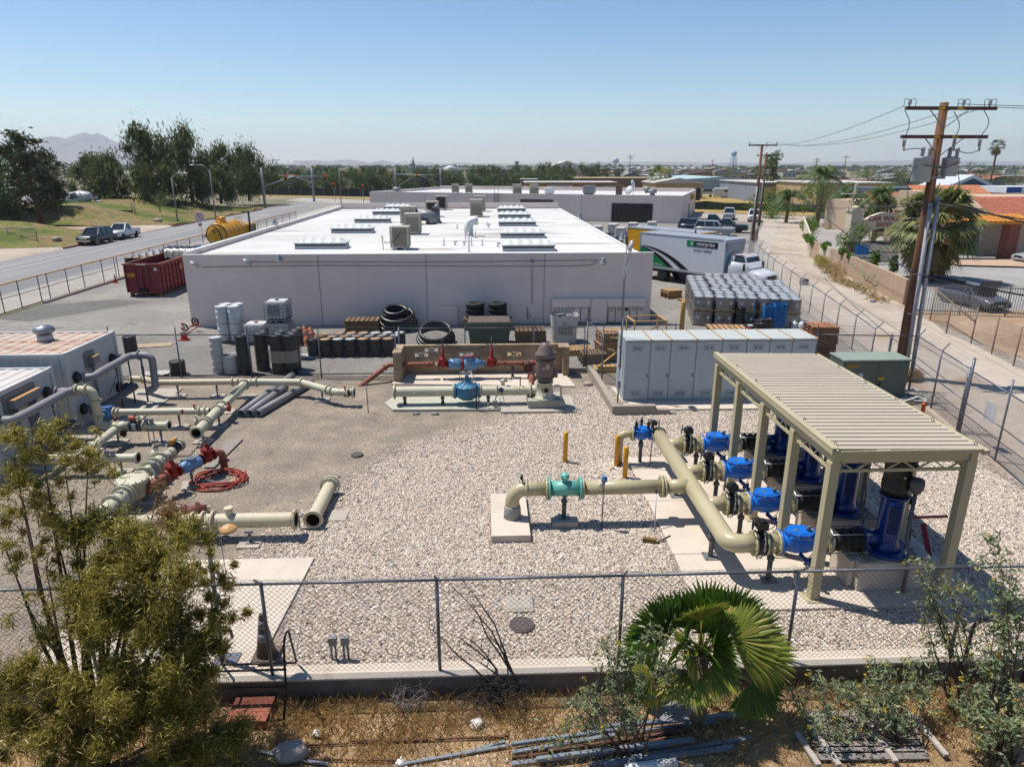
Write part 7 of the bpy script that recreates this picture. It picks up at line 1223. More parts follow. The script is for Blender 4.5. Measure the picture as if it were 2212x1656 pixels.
def car(name,lab,cat,x,y,rz,col,kind='sedan',grp=None,z=0.,hood_up=False):
 o=thing(name,lab,cat,(x,y,z),rz,grp)
 L_,W2,hb,ht={'sedan':(4.7,.9,.92,1.42),'suv':(5.2,1.0,1.12,1.86),'pickup':(5.7,1.0,1.12,1.88)}[kind];h=L_/2;r=.34 if kind=='sedan' else .4;zl=.24 if kind=='sedan' else .38
 st=[(-h,zl+.12,hb-.12,W2*.9,W2*.8),(-h+.12,zl,hb,W2*.97,W2*.88),(-h*.55,zl,hb+.02,W2,W2*.92),(h*.1,zl,hb+.02,W2,W2*.92),(h*.42,zl,hb-.0,W2,W2*.9),(h*.8,zl,hb-.1,W2*.97,W2*.86),(h-.1,zl,hb-.18,W2*.92,W2*.8),(h,zl+.1,hb-.28,W2*.84,W2*.74)]
 if kind!='sedan':st=[(a,z0,z1 if a<h*.5 else z1+.1,w_,t)for a,z0,z1,w_,t in st]
 b=loft(Mb(),st)
 for xx in(-h*.6,h*.6):
  for s_ in(-1,1):b.lathe([(r*1.2,-.03),(r*1.2,.03)],(xx,s_*(W2-.01),r),(0,1,0),16)
 if kind=='pickup':
  b=loft(Mb(),[s_ for s_ in st if s_[0]>-h*.3]if False else[(-h*.25,)+st[2][1:]]+st[3:]);b.box((-h*.63,0,.62),(h*.74,W2*1.9,.14));b.bx(-h,-h+.07,-W2*.93,W2*.93,.62,hb);b.bx(-h,-h*.25,-W2*.98,-W2*.88,.45,hb);b.bx(-h,-h*.25,W2*.88,W2*.98,.45,hb)
 b.B('body',col,o,w0=0)
 a0,a1,t0,t1={'sedan':(-h*.72,h*.42,-h*.38,h*.12),'suv':(-h*.97,h*.4,-h*.86,h*.12),'pickup':(-h*.24,h*.4,-h*.2,h*.12)}[kind]
 q=lambda xx,w_,zz:[(xx,-w_,zz),(xx,w_,zz)]
 p=q(a0,W2*.9,hb)+q(a1,W2*.9,hb-.02)+q(t1,W2*.72,ht-.04)+q(t0,W2*.72,ht-.04);g_=Mb().add(p,[(0,2,4,6),(1,7,5,3),(2,3,5,4),(0,6,7,1),(6,4,5,7)]).B('window',GLS,o,w0=0)
 b=Mb().add([(xx,yy,zz)for zz in(ht-.06,ht)for xx,yy in((t0-.06,-W2*.73),(t1+.05,-W2*.73),(t1+.05,W2*.73),(t0-.06,W2*.73))],[(3,2,1,0),(4,5,6,7),(0,1,5,4),(1,2,6,5),(2,3,7,6),(3,0,4,7)])
 for s_ in(-1,1):
  for c,d in((a0,t0),(a1,t1)):b.bar((c,s_*W2*.9,hb),(d,s_*W2*.725,ht-.04),.09,.07)
  nm={'sedan':(.05,),'suv':(.0,-.45),'pickup':()}[kind]
  for f in nm:b.bar((h*f+.1*0,s_*W2*.91,hb),(h*f-.08,s_*W2*.735,ht-.04),.12,.05)
 b.B('roof',col,o,w0=0);wheel_set(o,(-h*.6,h*.6),W2,r)
 zf=hb-.34 if kind=='sedan' else hb-.26
 for s_ in(-1,1):
  Mb().box((h-.12,s_*W2*.66,zf+.04),(.24,W2*.34,.15)).B('headlight',LMP,o,w0=0);Mb().box((-h+.03,s_*W2*.8,hb-.24),(.1,W2*.2,.24)).B('tail_light',TLR,o,w0=0);Mb().ball((a1-.32,s_*W2*1.08,hb+.08),(.08,.12,.09),8,6).B('mirror',col,o,w0=0)
 Mb().box((h-.06,0,zf),(.16,W2*.9,.24)).B('grille',CHR if kind!='sedan' else BLK,o,w0=0);Mb().box((h-.02,0,zl+.16),(.14,W2*1.6,.16)).B('bumper',col if kind=='sedan' else CHR,o,w0=0);Mb().box((h+.055,0,zl+.2),(.02,.34,.14)).B('number_plate',M('plate_white',S(216,216,220)),o,w0=0)
 if hood_up:Mb().bar((h*.4,0,hb),(h*.55,0,hb+.95),W2*1.6,.05).B('hood',col,o,w0=0)
 return o
pt=lambda nm,r,g_,b_:M('paint_'+nm,S(r,g_,b_),.3,0,.04,coat=.25)
PBK,PWH,PSV,PGY,PBL=pt('black',28,32,40),pt('white',238,240,242),pt('silver',176,180,184),pt('grey',98,102,112),pt('navy',40,54,84)
car('parked_suv','black sport utility car parked at the far kerb in front of the white pickup','car',-46.5,85.2,-pi/2,PBK,'suv');car('parked_pickup','white pickup parked behind the black car at the far kerb','pickup truck',-46.4,91.4,-pi/2,PWH,'pickup')
car('parked_pickup','black pickup, the farther of two dark ones in the lot beside the grey hall','pickup truck',34.6,104.5,-.4,PBK,'pickup');car('parked_pickup','black pickup, the nearer of two dark ones in the lot beside the grey hall','pickup truck',34.0,96.3,-.45,PBK,'pickup');car('parked_car','silver estate car parked beside the yellow box truck','car',31.0,92.5,-.45,PSV,'suv');car('parked_suv','navy car in the lot half hidden behind the silver estate','car',29.9,96.5,-.45,PBL,'suv')
car('parked_suv','pale silver car facing the alley at the far lot edge','car',42.6,120.2,-1.9,PSV,'suv');car('parked_suv','white car near the second utility pole facing the camera','car',45.2,115.5,-1.9,PWH,'suv')
car('parked_car','silver car at the brick columned building on the right edge','car',53.6,64.4,pi+.1,PSV);car('parked_car','dark blue grey car with its hood up behind the picket fence','car',32.6,43.9,-1.5,PGY,hood_up=True);car('parked_car','dark car standing in the car wash lane under the palms','car',60.3,114.5,.1,PGY)
def box_truck(lab,x,y,rz,boxm,hz=3.75,full=True):
 o=thing('box_truck',lab,'truck',(x,y,0),rz);L_,W2=8.,1.25;z0=1.08
 Mb().bx(.0,L_,-W2,W2,z0,hz-.02).B('cargo_box',boxm,o,w0=0,bevel=.02);b=Mb().bx(-.02,L_-.25,-W2-.02,W2+.02,hz-.1,hz).bx(-.02,.06,-W2-.02,W2+.02,z0,hz-.11).bx(-.02,L_+.02,-W2-.03,W2+.03,z0-.1,z0+.06);b.B('trim',M('alu_trim',S(206,208,210),.4,.5),o,w0=0)
 b=Mb();n=8;b.add([(L_-.28+.42*sin(a),s_*(W2+.01),hz-.42+.42*cos(a))for a in[i*pi/2/n for i in range(n+1)]for s_ in(-1,1)],[(2*i,2*i+2,2*i+3,2*i+1)for i in range(n)],True);b.bx(L_-.3,L_+.12,-W2+.1,W2-.1,hz-.9,hz-.42);b.B('nose_fairing',M('fairing_grey',S(176,180,184),.35),o,w0=0)
 b=Mb().bx(-.1,L_+2.4,-.45,.45,.62,.95).bx(-.1,0,-1.1,1.1,.5,.62);b.bx(.9,1.0,-1.15,-.75,.3,1.0);b.bx(4,6,-1.1,-.7,.45,.95);b.B('chassis',DKB,o,w0=0);wheel_set(o,(2.4,),1.24,.5,.5,M('truck_rim',S(186,186,186),.4));wheel_set(o,(9.6,),1.16,.5,.3,M('truck_rim',S(186,186,186),.4))
 cb=loft(Mb(),[(L_+.25,.75,2.2,1.1,1.0),(L_+1.75,.75,2.2,1.1,1.0),(L_+1.85,.75,1.72,1.1,.95),(L_+2.6,.75,1.6,1.0,.85),(L_+3.1,.75,1.5,.95,.8),(L_+3.2,.8,1.35,.9,.7)]);cb.B('cab',PWH,o,w0=0)
 Mb().add([(L_+1.86,-.92,1.72),(L_+1.86,.92,1.72),(L_+1.45,.84,2.62),(L_+1.45,-.84,2.62)],[(0,1,2,3)]).add([(L_+s_,yy*f,zz)for yy in(-1,1)for s_,zz,f in((.6,1.75,1.06),(1.75,1.75,1.06),(1.4,2.55,.9),(.65,2.55,.9))],[(0,1,2,3),(7,6,5,4)]).B('window',GLS,o,w0=0)
 Mb().add([(L_+s_,yy,zz)for s_,zz in((.3,2.2),(.45,2.68),(1.35,2.7),(1.52,2.56))for yy in(-.86,.86)],[(0,2,3,1),(2,4,5,3),(4,6,7,5)]).bar((L_+1.87,-.95,1.75),(L_+1.47,-.86,2.6),.1,.06).bar((L_+1.87,.95,1.75),(L_+1.47,.86,2.6),.1,.06).bar((L_+.45,-1.04,1.8),(L_+.5,-.88,2.6),.3,.05).add([(L_+.28,y_,z_)for y_,z_ in((-1.05,2.15),(1.05,2.15),(.88,2.65),(-.88,2.65))],[(0,1,2,3)]).B('cab_roof',PWH,o,w0=0)
 b=Mb();[b.box((L_+1.0,y_,2.72),(.12,.07,.05))for y_ in(-.6,-.3,0,.3,.6)];b.B('marker_light',ORG,o,w0=0);Mb().box((L_+3.18,0,1.12),(.08,1.1,.45)).B('grille',BLK,o,w0=0);Mb().bx(L_+2.9,L_+3.3,-1.1,1.1,.5,.8).B('bumper',M('bumper_grey',S(110,112,114),.5),o,w0=0)
 for s_ in(-1,1):Mb().box((L_+3.1,s_*.78,1.05),(.1,.28,.24)).B('headlight',LMP,o,w0=0);Mb().box((L_+1.7,s_*1.3,1.9),(.1,.14,.5)).bar((L_+1.7,s_*1.08,1.8),(L_+1.7,s_*1.3,1.85),.03,.03).B('mirror',BLK,o,w0=0)
 return o
def decal(b,pts,y,t=.006):b.poly([(px,y,pz)for px,pz in pts],(0,-t,0))
GRN=M('logo_green',S(0,140,84),.45,var=.02);BLD=M('logo_black',S(22,24,26),.45,var=.02);INKW=M('ink_white',S(250,250,250),.45,var=.02)
o=box_truck('white box truck with a green swoosh and black lettering panel',12.95,56.3-.2,radians(-52),M('box_white',S(232,236,242),.4,var=.03))
o.location=(12.85+1.25*sin(radians(52)),56.55+1.25*cos(radians(52)),0);Y_=-1.262
arc=lambda x0,z0,x1,z1,bend,n=10:[(x0+(x1-x0)*i/n,z0+(z1-z0)*i/n+bend*4*(i/n)*(1-i/n))for i in range(n+1)]
b=Mb();decal(b,[(.07,1.2),(.07,2.55)]+arc(.1,2.55,2.9,1.2,.22),Y_);b.B('swoosh',GRN,o,w0=0)
for e0,e1,ix,m_ in((2.9,3.5,0,BLD),(4.2,4.9,.05,BLD)):
 b=Mb();A_=arc(.12+ix,2.55+.12*(e0>4),e0,1.2,.24+.1*(e0>4));B2=arc(.12+ix,2.6+.12*(e0>4),e1,1.2,.3+.1*(e0>4));decal(b,A_+B2[::-1],Y_-.001);b.B('swoosh',m_,o,w0=0)
b=Mb();decal(b,[(4.75,3.03),(7.35,3.03),(7.35,3.47),(4.75,3.47)],Y_);b.B('logo_panel',BLD,o,w0=0);b=Mb();decal(b,[(4.6,3.03),(5.3,3.03),(5.3,3.47),(4.6,3.47)],Y_-.002);b.B('logo_square',GRN,o,w0=0)
def text_l(s,size,loc,m_,o,**k):
 t_=text(s,size,(0,0,0),m_,None,**k);t_.parent=o;t_.location=loc;return t_
text_l('e',.5,(5.06,Y_-.012,3.27),INKW,o);text_l('nterprise',.44,(6.3,Y_-.012,3.27),INKW,o);text_l('truck rental',.33,(6.05,Y_-.008,2.8),BLD,o);text_l('enterprisetrucks.com',.22,(1.45,Y_-.012,1.36),INKW,o)
b=Mb();b.poly([(8.006,-.35,2.75),(8.006,.15,2.9),(8.006,.15,3.35),(8.006,-.35,3.2)],(.006,0,0));b.B('logo_square',GRN,o,w0=0);t_=text_l('e',.42,(8.016,-.1,3.05),INKW,o);t_.rotation_euler=(pi/2,0,pi/2)
o=box_truck('yellow box truck with a black side stripe behind the white truck',14.2,64.2,radians(-54),M('box_yellow',S(244,178,32),.4,var=.03),3.6);b=Mb();decal(b,[(3.6,2.2),(5.9,2.2),(5.9,3.2),(3.9,3.2)],Y_);b.B('stripe',BLD,o,w0=0);b=Mb();decal(b,[(3.1,2.2),(3.5,2.2),(3.8,3.2),(3.4,3.2)],Y_);b.B('stripe',M('stripe_pale',S(240,226,170),.5),o,w0=0);text_l('NASCAR',.34,(6.6,Y_-.008,2.9),M('ink_red',S(190,30,50)),o);Mb().cyl((7.6,-1.3,2.6),(7.6,-1.3,3.9),.07,n=8).B('exhaust',BLK,o,w0=0)
TY=pt('tank_yellow',244,176,12);TX,TY0,TZ=-26.6,70.5,2.35
o=thing('tank_truck','bright yellow tank truck parked behind the left roof edge of the warehouse','truck',(TX,74,0));Mb().lathe([(0,-.32),(.5,-.28),(.9,-.12),(1.04,.0),(1.1,.02),(1.1,.1),(1.05,.12),(1.05,6.3),(.8,6.5),(0,6.6)],(TX,TY0,TZ),(0,1,0),28).B('tank',TY,o)
for yy in(1.2,2.4,3.6,4.8):Mb().ring((TX,TY0+yy,TZ),(0,1,0),1.06,.045,28,5).B('rib',TY,o)
Mb().ring((TX,TY0-.05,TZ),(0,1,0),.98,.05,28,5).tube([(TX-.3,TY0-.4,TZ+.95),(TX+.1,TY0-.45,TZ+.8),(TX+.5,TY0-.42,TZ+.2),(TX+.6,TY0-.4,TZ-.5),(TX+.2,TY0-.4,TZ-.9)],.06,7).bar((TX-1.15,TY0-.3,TZ-.2),(TX-.95,TY0-.3,TZ),.1,.1).B('rear_ring',BLK,o)
Mb().cyl((TX-.1,TY0+2.2,TZ+.95),(TX-.1,TY0+2.2,TZ+1.5),.35,n=16).cyl((TX-.4,TY0+1.4,TZ+1.3),(TX-.4,TY0+3.4,TZ+1.3),.2,n=12).ball((TX-.1,TY0+2.2,TZ+1.5),(.38,.38,.14),14,6).tube(fillet([(TX+.3,TY0+.2,TZ+.9),(TX+.3,TY0+.4,TZ+1.25),(TX-.1,TY0+.6,TZ+1.25),(TX-.3,TY0+.2,TZ+1.0)],.15),.09,8).B('manhole',TY,o)
b=Mb();[b.bar((TX+.7,TY0+y_,TZ+.75),(TX+.7,TY0+y_,TZ+1.4),.04,.04)for y_ in(3.6,4.3,5.,5.7)];b.bar((TX+.7,TY0+3.6,TZ+1.4),(TX+.7,TY0+5.7,TZ+1.4),.04,.04).bar((TX+.95,TY0+.1,TZ+.45),(TX+.95,TY0+5,TZ+.45),.05,.08).B('rail',TY,o)
Mb().bx(TX-1.1,TX+1.1,TY0+6.8,TY0+9,.9,2.9).B('cab',TY,o,bevel=.15);Mb().bx(TX-1.12,TX+1.12,TY0+7.2,TY0+8.8,1.9,2.7).B('window',GLS,o);Mb().cyl((TX+1.15,TY0+6.7,1.2),(TX+1.15,TY0+6.7,4.1),.1,n=10).cyl((TX+1.15,TY0+6.7,4.1),(TX+1.1,TY0+6.6,4.3),.09,n=8).B('exhaust',DKB,o);Mb().bx(TX-1,TX+1,TY0,TY0+9,.7,1.1).bx(TX-1.2,TX+1.1,TY0-.5,TY0,.7,1.2).B('chassis',BLK,o);Mb().bx(TX+.9,TX+1.3,TY0+2.8,TY0+3.9,1.2,1.9).B('side_box',PSV,o)
for y_ in(1.4,2.7,7.9):Mb().lathe([(.3,0),(.5,0),(.52,.1),(.5,2.3),(.3,2.3)],(TX-1.15,TY0+y_,.52),(1,0,0),18).B('wheel',TYR,o)
text('S',.62,(TX-.12,TY0-.33,TZ+.3),M('ink_dark_red',S(70,24,24)),o,ext=.02)
b=Mb()
for i in range(9):a=-2.4+i*.5;b.box((TX+.62*cos(a)-.05,TY0-.25-.02*(i%2),TZ-.1+.62*sin(a)),(.3,.03,.3))
b.B('checker_decal',M('tank_pale',S(250,214,110),.4),o)
SKR=M('skip_red',S(136,50,56),.55,var=.14,scale=2,rust=(S(110,62,54),.62,2,.1));SKI=M('skip_inside',S(150,82,66),.7,var=.2,scale=2)
o=thing('skip','dark red roll off skip with ribbed sides left of the warehouse','skip',(-24.2,53,0));sx0,sx1,sy0,sy1,sz0,sz1=-25.5,-23.08,49.6,56.4,.3,2.24
b=Mb().bx(sx0,sx1,sy0,sy0+.06,sz0,sz1).bx(sx0,sx1,sy1-.06,sy1,sz0,sz1).bx(sx0,sx0+.06,sy0+.061,sy1-.061,sz0,sz1).bx(sx1-.06,sx1,sy0+.061,sy1-.061,sz0,sz1).bx(sx0+.061,sx1-.061,sy0+.061,sy1-.061,sz0,sz0+.08);b.B('body',SKR,o);b=Mb()
for i in range(11):y_=sy0+.3+i*.62;b.bx(sx1,sx1+.09,y_-.05,y_+.05,sz0,sz1-.1)
for z_ in(.75,1.2,1.65):b.bx(sx1,sx1+.05,sy0,sy1,z_-.03,z_+.03)
for x_ in(sx0+.06,sx0+.75,sx0+1.2,sx0+1.65,sx1-.06):b.bx(x_-.05,x_+.05,sy0-.09,sy0,sz0,sz1-.1)
for z_ in(.7,1.3):b.bx(sx0,sx1,sy0-.05,sy0-.001,z_-.04,z_+.04)
b.B('rib',SKR,o);Mb().bx(sx0-.06,sx1+.1,sy0-.1,sy0+.08,sz1,sz1+.1).bx(sx0-.06,sx0+.08,sy0+.081,sy1,sz1,sz1+.1).bx(sx1-.08,sx1+.1,sy0+.081,sy1,sz1,sz1+.1).B('rim',SKI,o);Mb().bx(sx0+.9,sx0+1.5,sy0-.11,sy0-.02,sz0+.02,sz0+.32).B('pocket',M('pocket_dark',S(40,24,24)),o);b=Mb();[b.cyl((x_-.1,y_,.14),(x_+.1,y_,.14),.14,n=12)for x_ in(sx0+.25,sx1-.25)for y_ in(sy0+.15,sy1-.2)];b.bx(sx0+.3,sx1-.3,sy0,sy1,.2,.298);b.B('roller',SKI,o)
Mb().bx(sx0+.2,sx0+.75,sy0-.12,sy0-.1,1.42,1.7).B('sign',M('sign_amber',S(206,132,40),.5),o);Mb().bx(sx1+.1,sx1+.11,sy0+3.2,sy0+3.6,1.5,1.9).B('sign',M('sign_amber',S(206,132,40),.5),o);Mb().bx(sx1-.3,sx1-.1,sy0-.1,sy0-.095,1.85,2.05).bx(sx0+.9,sx0+1.6,sy0-.115,sy0-.102,2.25,2.32).B('paper_label',M('label_white',S(236,236,236)),o)
random.seed(9)
for j in range(9):
 for i in range(5):
  if j>3 and i>2:continue
  x_,y_=-29.1+.62*i+.3*(j%2),57.6+.63*j
  for z_ in((0,.89)if(i==0 or j==0)else(.89,)):drum('tall black drum in the double layer block behind the red skip' if j<5 else 'black drum at the back of the block behind the red skip',x_,y_,z_,None,LDR if j<3 else SILV,.3,.88,grp='black drums behind the red skip' if j<5 else 'back drums of the block behind the skip')
TRP=M('tarp_black',S(30,31,34),.3,var=.3,scale=6);o=thing('tarpaulin','shiny black tarpaulin draped over the far end of the red skip','tarpaulin',(-24.2,57,2.3));n=16;b=Mb();b.add([(-25.6+2.7*i/(n-1),55.6+2.6*j/(n-1),2.42+.3*sin(j/(n-1)*pi)+.07*sin(i*2.3+j*.7)-(.9*max(0,.25-j/(n-1))*2 if j<4 else 0))for j in range(n)for i in range(n)],[(j*n+i,j*n+i+1,(j+1)*n+i+1,(j+1)*n+i)for j in range(n-1)for i in range(n-1)],True);b.B('sheet',TRP,o)
o=thing('foil_cover','crinkled silver foil cover over pallets behind the red skip','cover',(-23.5,62,1.8));n=20;b=Mb();b.add([(-26.4+5*i/(n-1),58.6+7*j/(n-1),1.95+.07*sin(i*3.3+j*2.1)+.05*cos(j*2.7-i))for j in range(n)for i in range(n)],[(j*n+i,j*n+i+1,(j+1)*n+i+1,(j+1)*n+i)for j in range(n-1)for i in range(n-1)]);b.B('sheet',M('foil_silver',S(206,210,216),.25,.6,.2,2),o)
o=thing('waste_bin','yellow green steel bin at the far left corner of the warehouse','bin',(-23.2,95,0));Mb().bx(-24.6,-20.6,93.5,95.5,.1,2.0).B('body',M('bin_yellow',S(196,186,30),.5),o,bevel=.04);Mb().bx(-24.7,-20.5,93.4,95.6,2.0,2.14).B('lid',M('bin_lid',S(214,204,60),.5),o);Mb().bx(-24.0,-22.8,93.46,93.49,1.0,1.5).B('sign',M('label_white',S(236,236,236)),o)
# trees, lamps and traffic signals
LPP=leafmat('pepper_leaf',S(98,114,56),.5,.3,S(140,142,84));LPN=leafmat('pine_leaf',S(72,84,50),.5,.25,S(116,116,70));LOL=leafmat('olive_leaf',S(128,140,92),.4,.35);LGN=leafmat('bright_leaf',S(116,146,58),.45,.4,S(150,166,84));LDG=leafmat('hedge_leaf',S(92,116,58),.5,.3);BRK=M('bark',S(96,76,60),.9,var=.25,scale=4,bump=.5,bscale=12)
def tree(name,lab,x,y,h,w_,mat,kind='round',n=2400,lean=0.,z=0.,grp=None,z0=.25,seed=1,cat='tree'):
 rs=np.random.default_rng(seed);o=thing(name,lab,cat,(x,y,z),group=grp);cl=[];k={'round':11,'pepper':22,'pine':20}[kind]
 for i in range(k):
  t=(i+.5)/k;zz=z0+(1-z0)*t*.93;prof={'round':sqrt(max(.05,1-(2*t-1)**2)),'pepper':(.55+.45*sin(pi*min(1,t*1.15)))*(1-.45*t**3),'pine':1.0-.72*t}[kind]
  a=rs.uniform(0,2*pi);r=w_*.5*prof*rs.uniform(.3,1.15);q=w_*{'round':.24,'pepper':.17,'pine':.15}[kind]*rs.uniform(.75,1.3)
  cl.append((x+r*cos(a)+lean*h*t,y+r*sin(a),z+h*zz,q,q,q*{'round':.8,'pepper':1.5,'pine':.62}[kind]))
 L_,W2,dr={'round':(h*.05,h*.03,0),'pepper':(h*.075,h*.014,1.6),'pine':(h*.04,h*.014,0)}[kind]
 b=Mb();hx=x+lean*h*.7;b.tube([(x,y,z-.3),(x+lean*h*.25,y,z+h*.25),(x+lean*h*.5,y+.1,z+h*.5),(hx,y,z+h*.75)],[h*.03,h*.024,h*.017,h*.008],8)
 for c in cl[::2]:tz=max(.15,(c[2]-z)/h-.18);b.tube([(x+lean*h*tz,y,z+h*tz),((x+lean*h*tz+c[0])/2,(y+c[1])/2,z+h*tz+.35*(c[2]-z-h*tz)),c[:3]],[h*.011,h*.008,h*.003],5)
 b.B('trunk',BRK,o);V_,F_=leaves(cl,n,L_,W2,dr,soft=.5 if kind!='round' else 0);np_mesh('crown',V_,F_,mat,o);return o
tree('pine_tree','tall dark leaning pine on the grass bank above the parked black car',-62.8,102.2,13,11,LPN,'pine',9000,-.09,.8,seed=3,z0=.3)
tree('pine_tree','shorter dark pine tree beside the leaning one, over the mixer trucks',-69,116,10,9,LPN,'pine',6500,0,1,seed=5,z0=.2)
for lab,x,y,h,w_,sd_ in(('drooping pepper tree right of the pines with a flat top',-80,150,9.3,8,7),('rounded pepper tree behind the wooden yard gate',-71.5,141,9.8,9.5,8),('tallest pepper tree with a bare topmost branch',-64.5,141,14.5,13,9),('broad pepper tree behind the two street lamps',-59,146,14.5,14,10),('pepper tree with its trunk close to the taller street lamp',-57,156,12,10,11),('pepper tree at the right end of the grass bank',-54.8,168,11.5,12,12)):tree('pepper_tree',lab,x,y,h,w_,LPP,'pepper',9500,0,1.2,seed=sd_,z0=.12)
tree('olive_tree','small pale olive tree on the grass below the nearer street lamp',-55,122,3,3,LOL,'round',900,.05,1.6,seed=13)
for i,(x,y,h,w_)in enumerate(((-72,112,10.5,9),(-71,106,6.5,6),(-97,150,10,12),(-89,168,10,9),(-105,175,8,12))):tree('broadleaf_tree',['leafy tree at the left edge behind the leaning pine','lower leafy tree at the left edge under the pine','far leafy tree between the pines and the pepper trees','far leafy tree with a thin top left of the pepper trees','low far tree at the left edge below the mountain'][i],x,y,h,w_,LDG,'round',4500,0,1,seed=20+i,z0=.1)
TP=[tree('belt_tree','dense green tree in the long belt beyond the road crossing',-70-6*i,240,6.6+.5*i,6.5,[LDG,LPP,LPP][i],['round','pepper','pepper'][i],2600,0,0,'tree belt beyond the crossing',.02,30+i)for i in range(3)]
random.seed(12)
for i in range(84):t=i/83;row=i%3;dup(TP[i%3],(-84+t*118+random.uniform(-2,2),236+t*26+row*16+random.uniform(-3,3),0),random.random()*6,None,None,(s_:=random.uniform(.9,1.4),s_,random.uniform(.8,1.2)))
for i in range(16):dup(TP[i%3],(14+i*2.9+random.uniform(-1,1),312+random.uniform(-8,14),0),random.random()*6,'green tree in the belt behind the tan workshop roofs','tree belt behind the workshops',(1.15,1.15,random.uniform(1.,1.4)))
SGL=M('signal_pole',S(164,170,178),.45,.4,.1,4);CBH=M('cobra_head',S(196,200,204),.4,.3)
def street_lamp(lab,x,y,h,dx,z=0.,grp='street lamps along the road'):
 o=thing('street_lamp',lab,'street lamp',(x,y,z),group=grp);Mb().cyl((x,y,z),(x,y,z+h),.12,.08,10).cyl((x,y,z),(x,y,z+.5),.2,.16,10).B('pole',M('lamp_pole',S(146,140,134),.6),o);Mb().tube(fillet([(x,y,z+h-.1),(x+dx*.4,y,z+h+.75),(x+dx,y,z+h+.8)],.8),.05,6).B('arm',SGL,o);Mb().ball((x+dx*1.12,y,z+h+.76),(.42,.16,.09),10,6).B('lamp_head',CBH,o);return o
street_lamp('street lamp at the grass bank with its arm to the right, nearer one',-49,114.3,6.6,2,.4);street_lamp('taller street lamp at the kerb behind the yellow tank truck',-44.2,117.7,8.2,-2.4);street_lamp('slim street lamp in the middle distance left of the rear grey hall',-31.9,160,8.1,-2.6);street_lamp('street lamp far along the road beside the tree belt',-22,250,7.4,-3)
SGY=M('signal_yellow',S(238,176,20),.5);SGR=M('signal_red',S(255,60,40),.4,emit=1.2)
def signal(b,r_,y2,x,y,z,back=False):
 b.bx(x-.22,x+.22,y-.12,y+.12,z-.6,z+.6)
 if not back:y2.bx(x-.32,x+.32,y+.125,y+.15,z-.72,z+.72);r_.cyl((x,y-.121,z+.38),(x,y-.17,z+.38),.13,n=10)
def mast(lab,x,y,h,arm,aw,sig,lamp,back=()):
 o=thing('traffic_signal',lab,'traffic signal',(x,y,0),group='traffic signal masts at the crossing');Mb().cyl((x,y,0),(x,y,h),.28,.2,10).B('pole',SGL,o);e=(x+arm[0],y+arm[1],arm[2]);Mb().tube(fillet([(x,y,aw),(x+arm[0]*.45,y+arm[1]*.45,arm[2]-.1),e],3),.13,7).B('mast_arm',SGL,o);Mb().tube(fillet([(x,y,h-.2),(x+lamp*.35,y,h+1.4),(x+lamp,y,h+1.6)],1.),.06,6).ball((x+lamp*1.1,y,h+1.58),(.5,.2,.1),10,6).B('lamp_arm',SGL,o)
 b,r_,y2=Mb(),Mb(),Mb()
 for t in sig:signal(b,r_,y2,x+arm[0]*t,y+arm[1]*t-.25,arm[2]-.35-(.9 if t<.3 else 0),t in back)
 b.B('signal_head',BLK,o)
 if y2.v:y2.B('back_plate',SGY,o);r_.B('red_light',SGR,o)
 t=.42;Mb().bx(x+arm[0]*t-.9,x+arm[0]*t+.9,y+arm[1]*t-.1,y+arm[1]*t-.06,arm[2]-1.75,arm[2]-1.2).B('street_sign',M('sign_green',S(46,70,74),.5),o);text('Palm Ave',.4,(x+arm[0]*t,y+arm[1]*t-.11,arm[2]-1.48),INKW,o,ext=.002)
mast('left signal mast with a long curved arm reaching right over the crossing',-47.7,156.2,8.4,(13.2,3,6.6),4.4,(.36,.98),3.4);mast('second signal mast behind the first, its straight arm pointing left',-43.7,184.5,8.3,(-12,4,6.4),4.6,(.4,1.0),-3.6,());mast('signal mast left of the grey stack with a curved arm to the right',-25.6,210,8.2,(13,-2,6.2),2.6,(.48,.98),3.2,(.98,));mast('right signal mast beside the rear hall with its arm to the left',-13,219,8.1,(-15.5,2,6.2),3.4,(.98,),-6)
for i,(x,y,h)in enumerate(((-38.3,184.3,4.),(-29.6,176,3.9))):o=thing('traffic_signal',['short signal post with a red light in the middle of the crossing','short signal post with a red light at the left corner of the rear hall'][i],'traffic signal',(x,y,0),group='short signal posts');Mb().cyl((x,y,0),(x,y,h-.6),.08,n=8).B('pole',SGL,o);b,r_,y2=Mb(),Mb(),Mb();signal(b,r_,y2,x,y,h);b.B('signal_head',BLK,o);y2.B('back_plate',SGY,o);r_.B('red_light',SGR,o)
RED=M('sign_red',S(206,34,44),.5);o=thing('no_parking_sign','no parking sign with a red ring beside the road behind the yellow tank','sign',(-34.2,86,0));x,y,z=-34.2,86.0,3.0;Mb().cyl((x,y,0),(x,y,z+.3),.03,n=6).B('post',GAL,o);Mb().bx(x-.55,x+.55,y-.04,y-.02,z-.55,z+.55).B('panel',M('sign_white',S(250,250,252)),o);Mb().ring((x,y-.045,z),(0,1,0),.42,.05,22,4).bar((x-.28,y-.05,z+.28),(x+.28,y-.05,z-.28),.08,.02,(0,1,0)).B('ring',RED,o);text('P',.7,(x,y-.042,z),BLD,o);Mb().bx(x-.3,x+.2,y-.04,y-.02,z-1.15,z-.65).B('panel',M('sign_white',S(250,250,252)),o);Mb().bx(x-.22,x+.12,y-.045,y-.041,z-1.0,z-.8).B('arrow',RED,o)
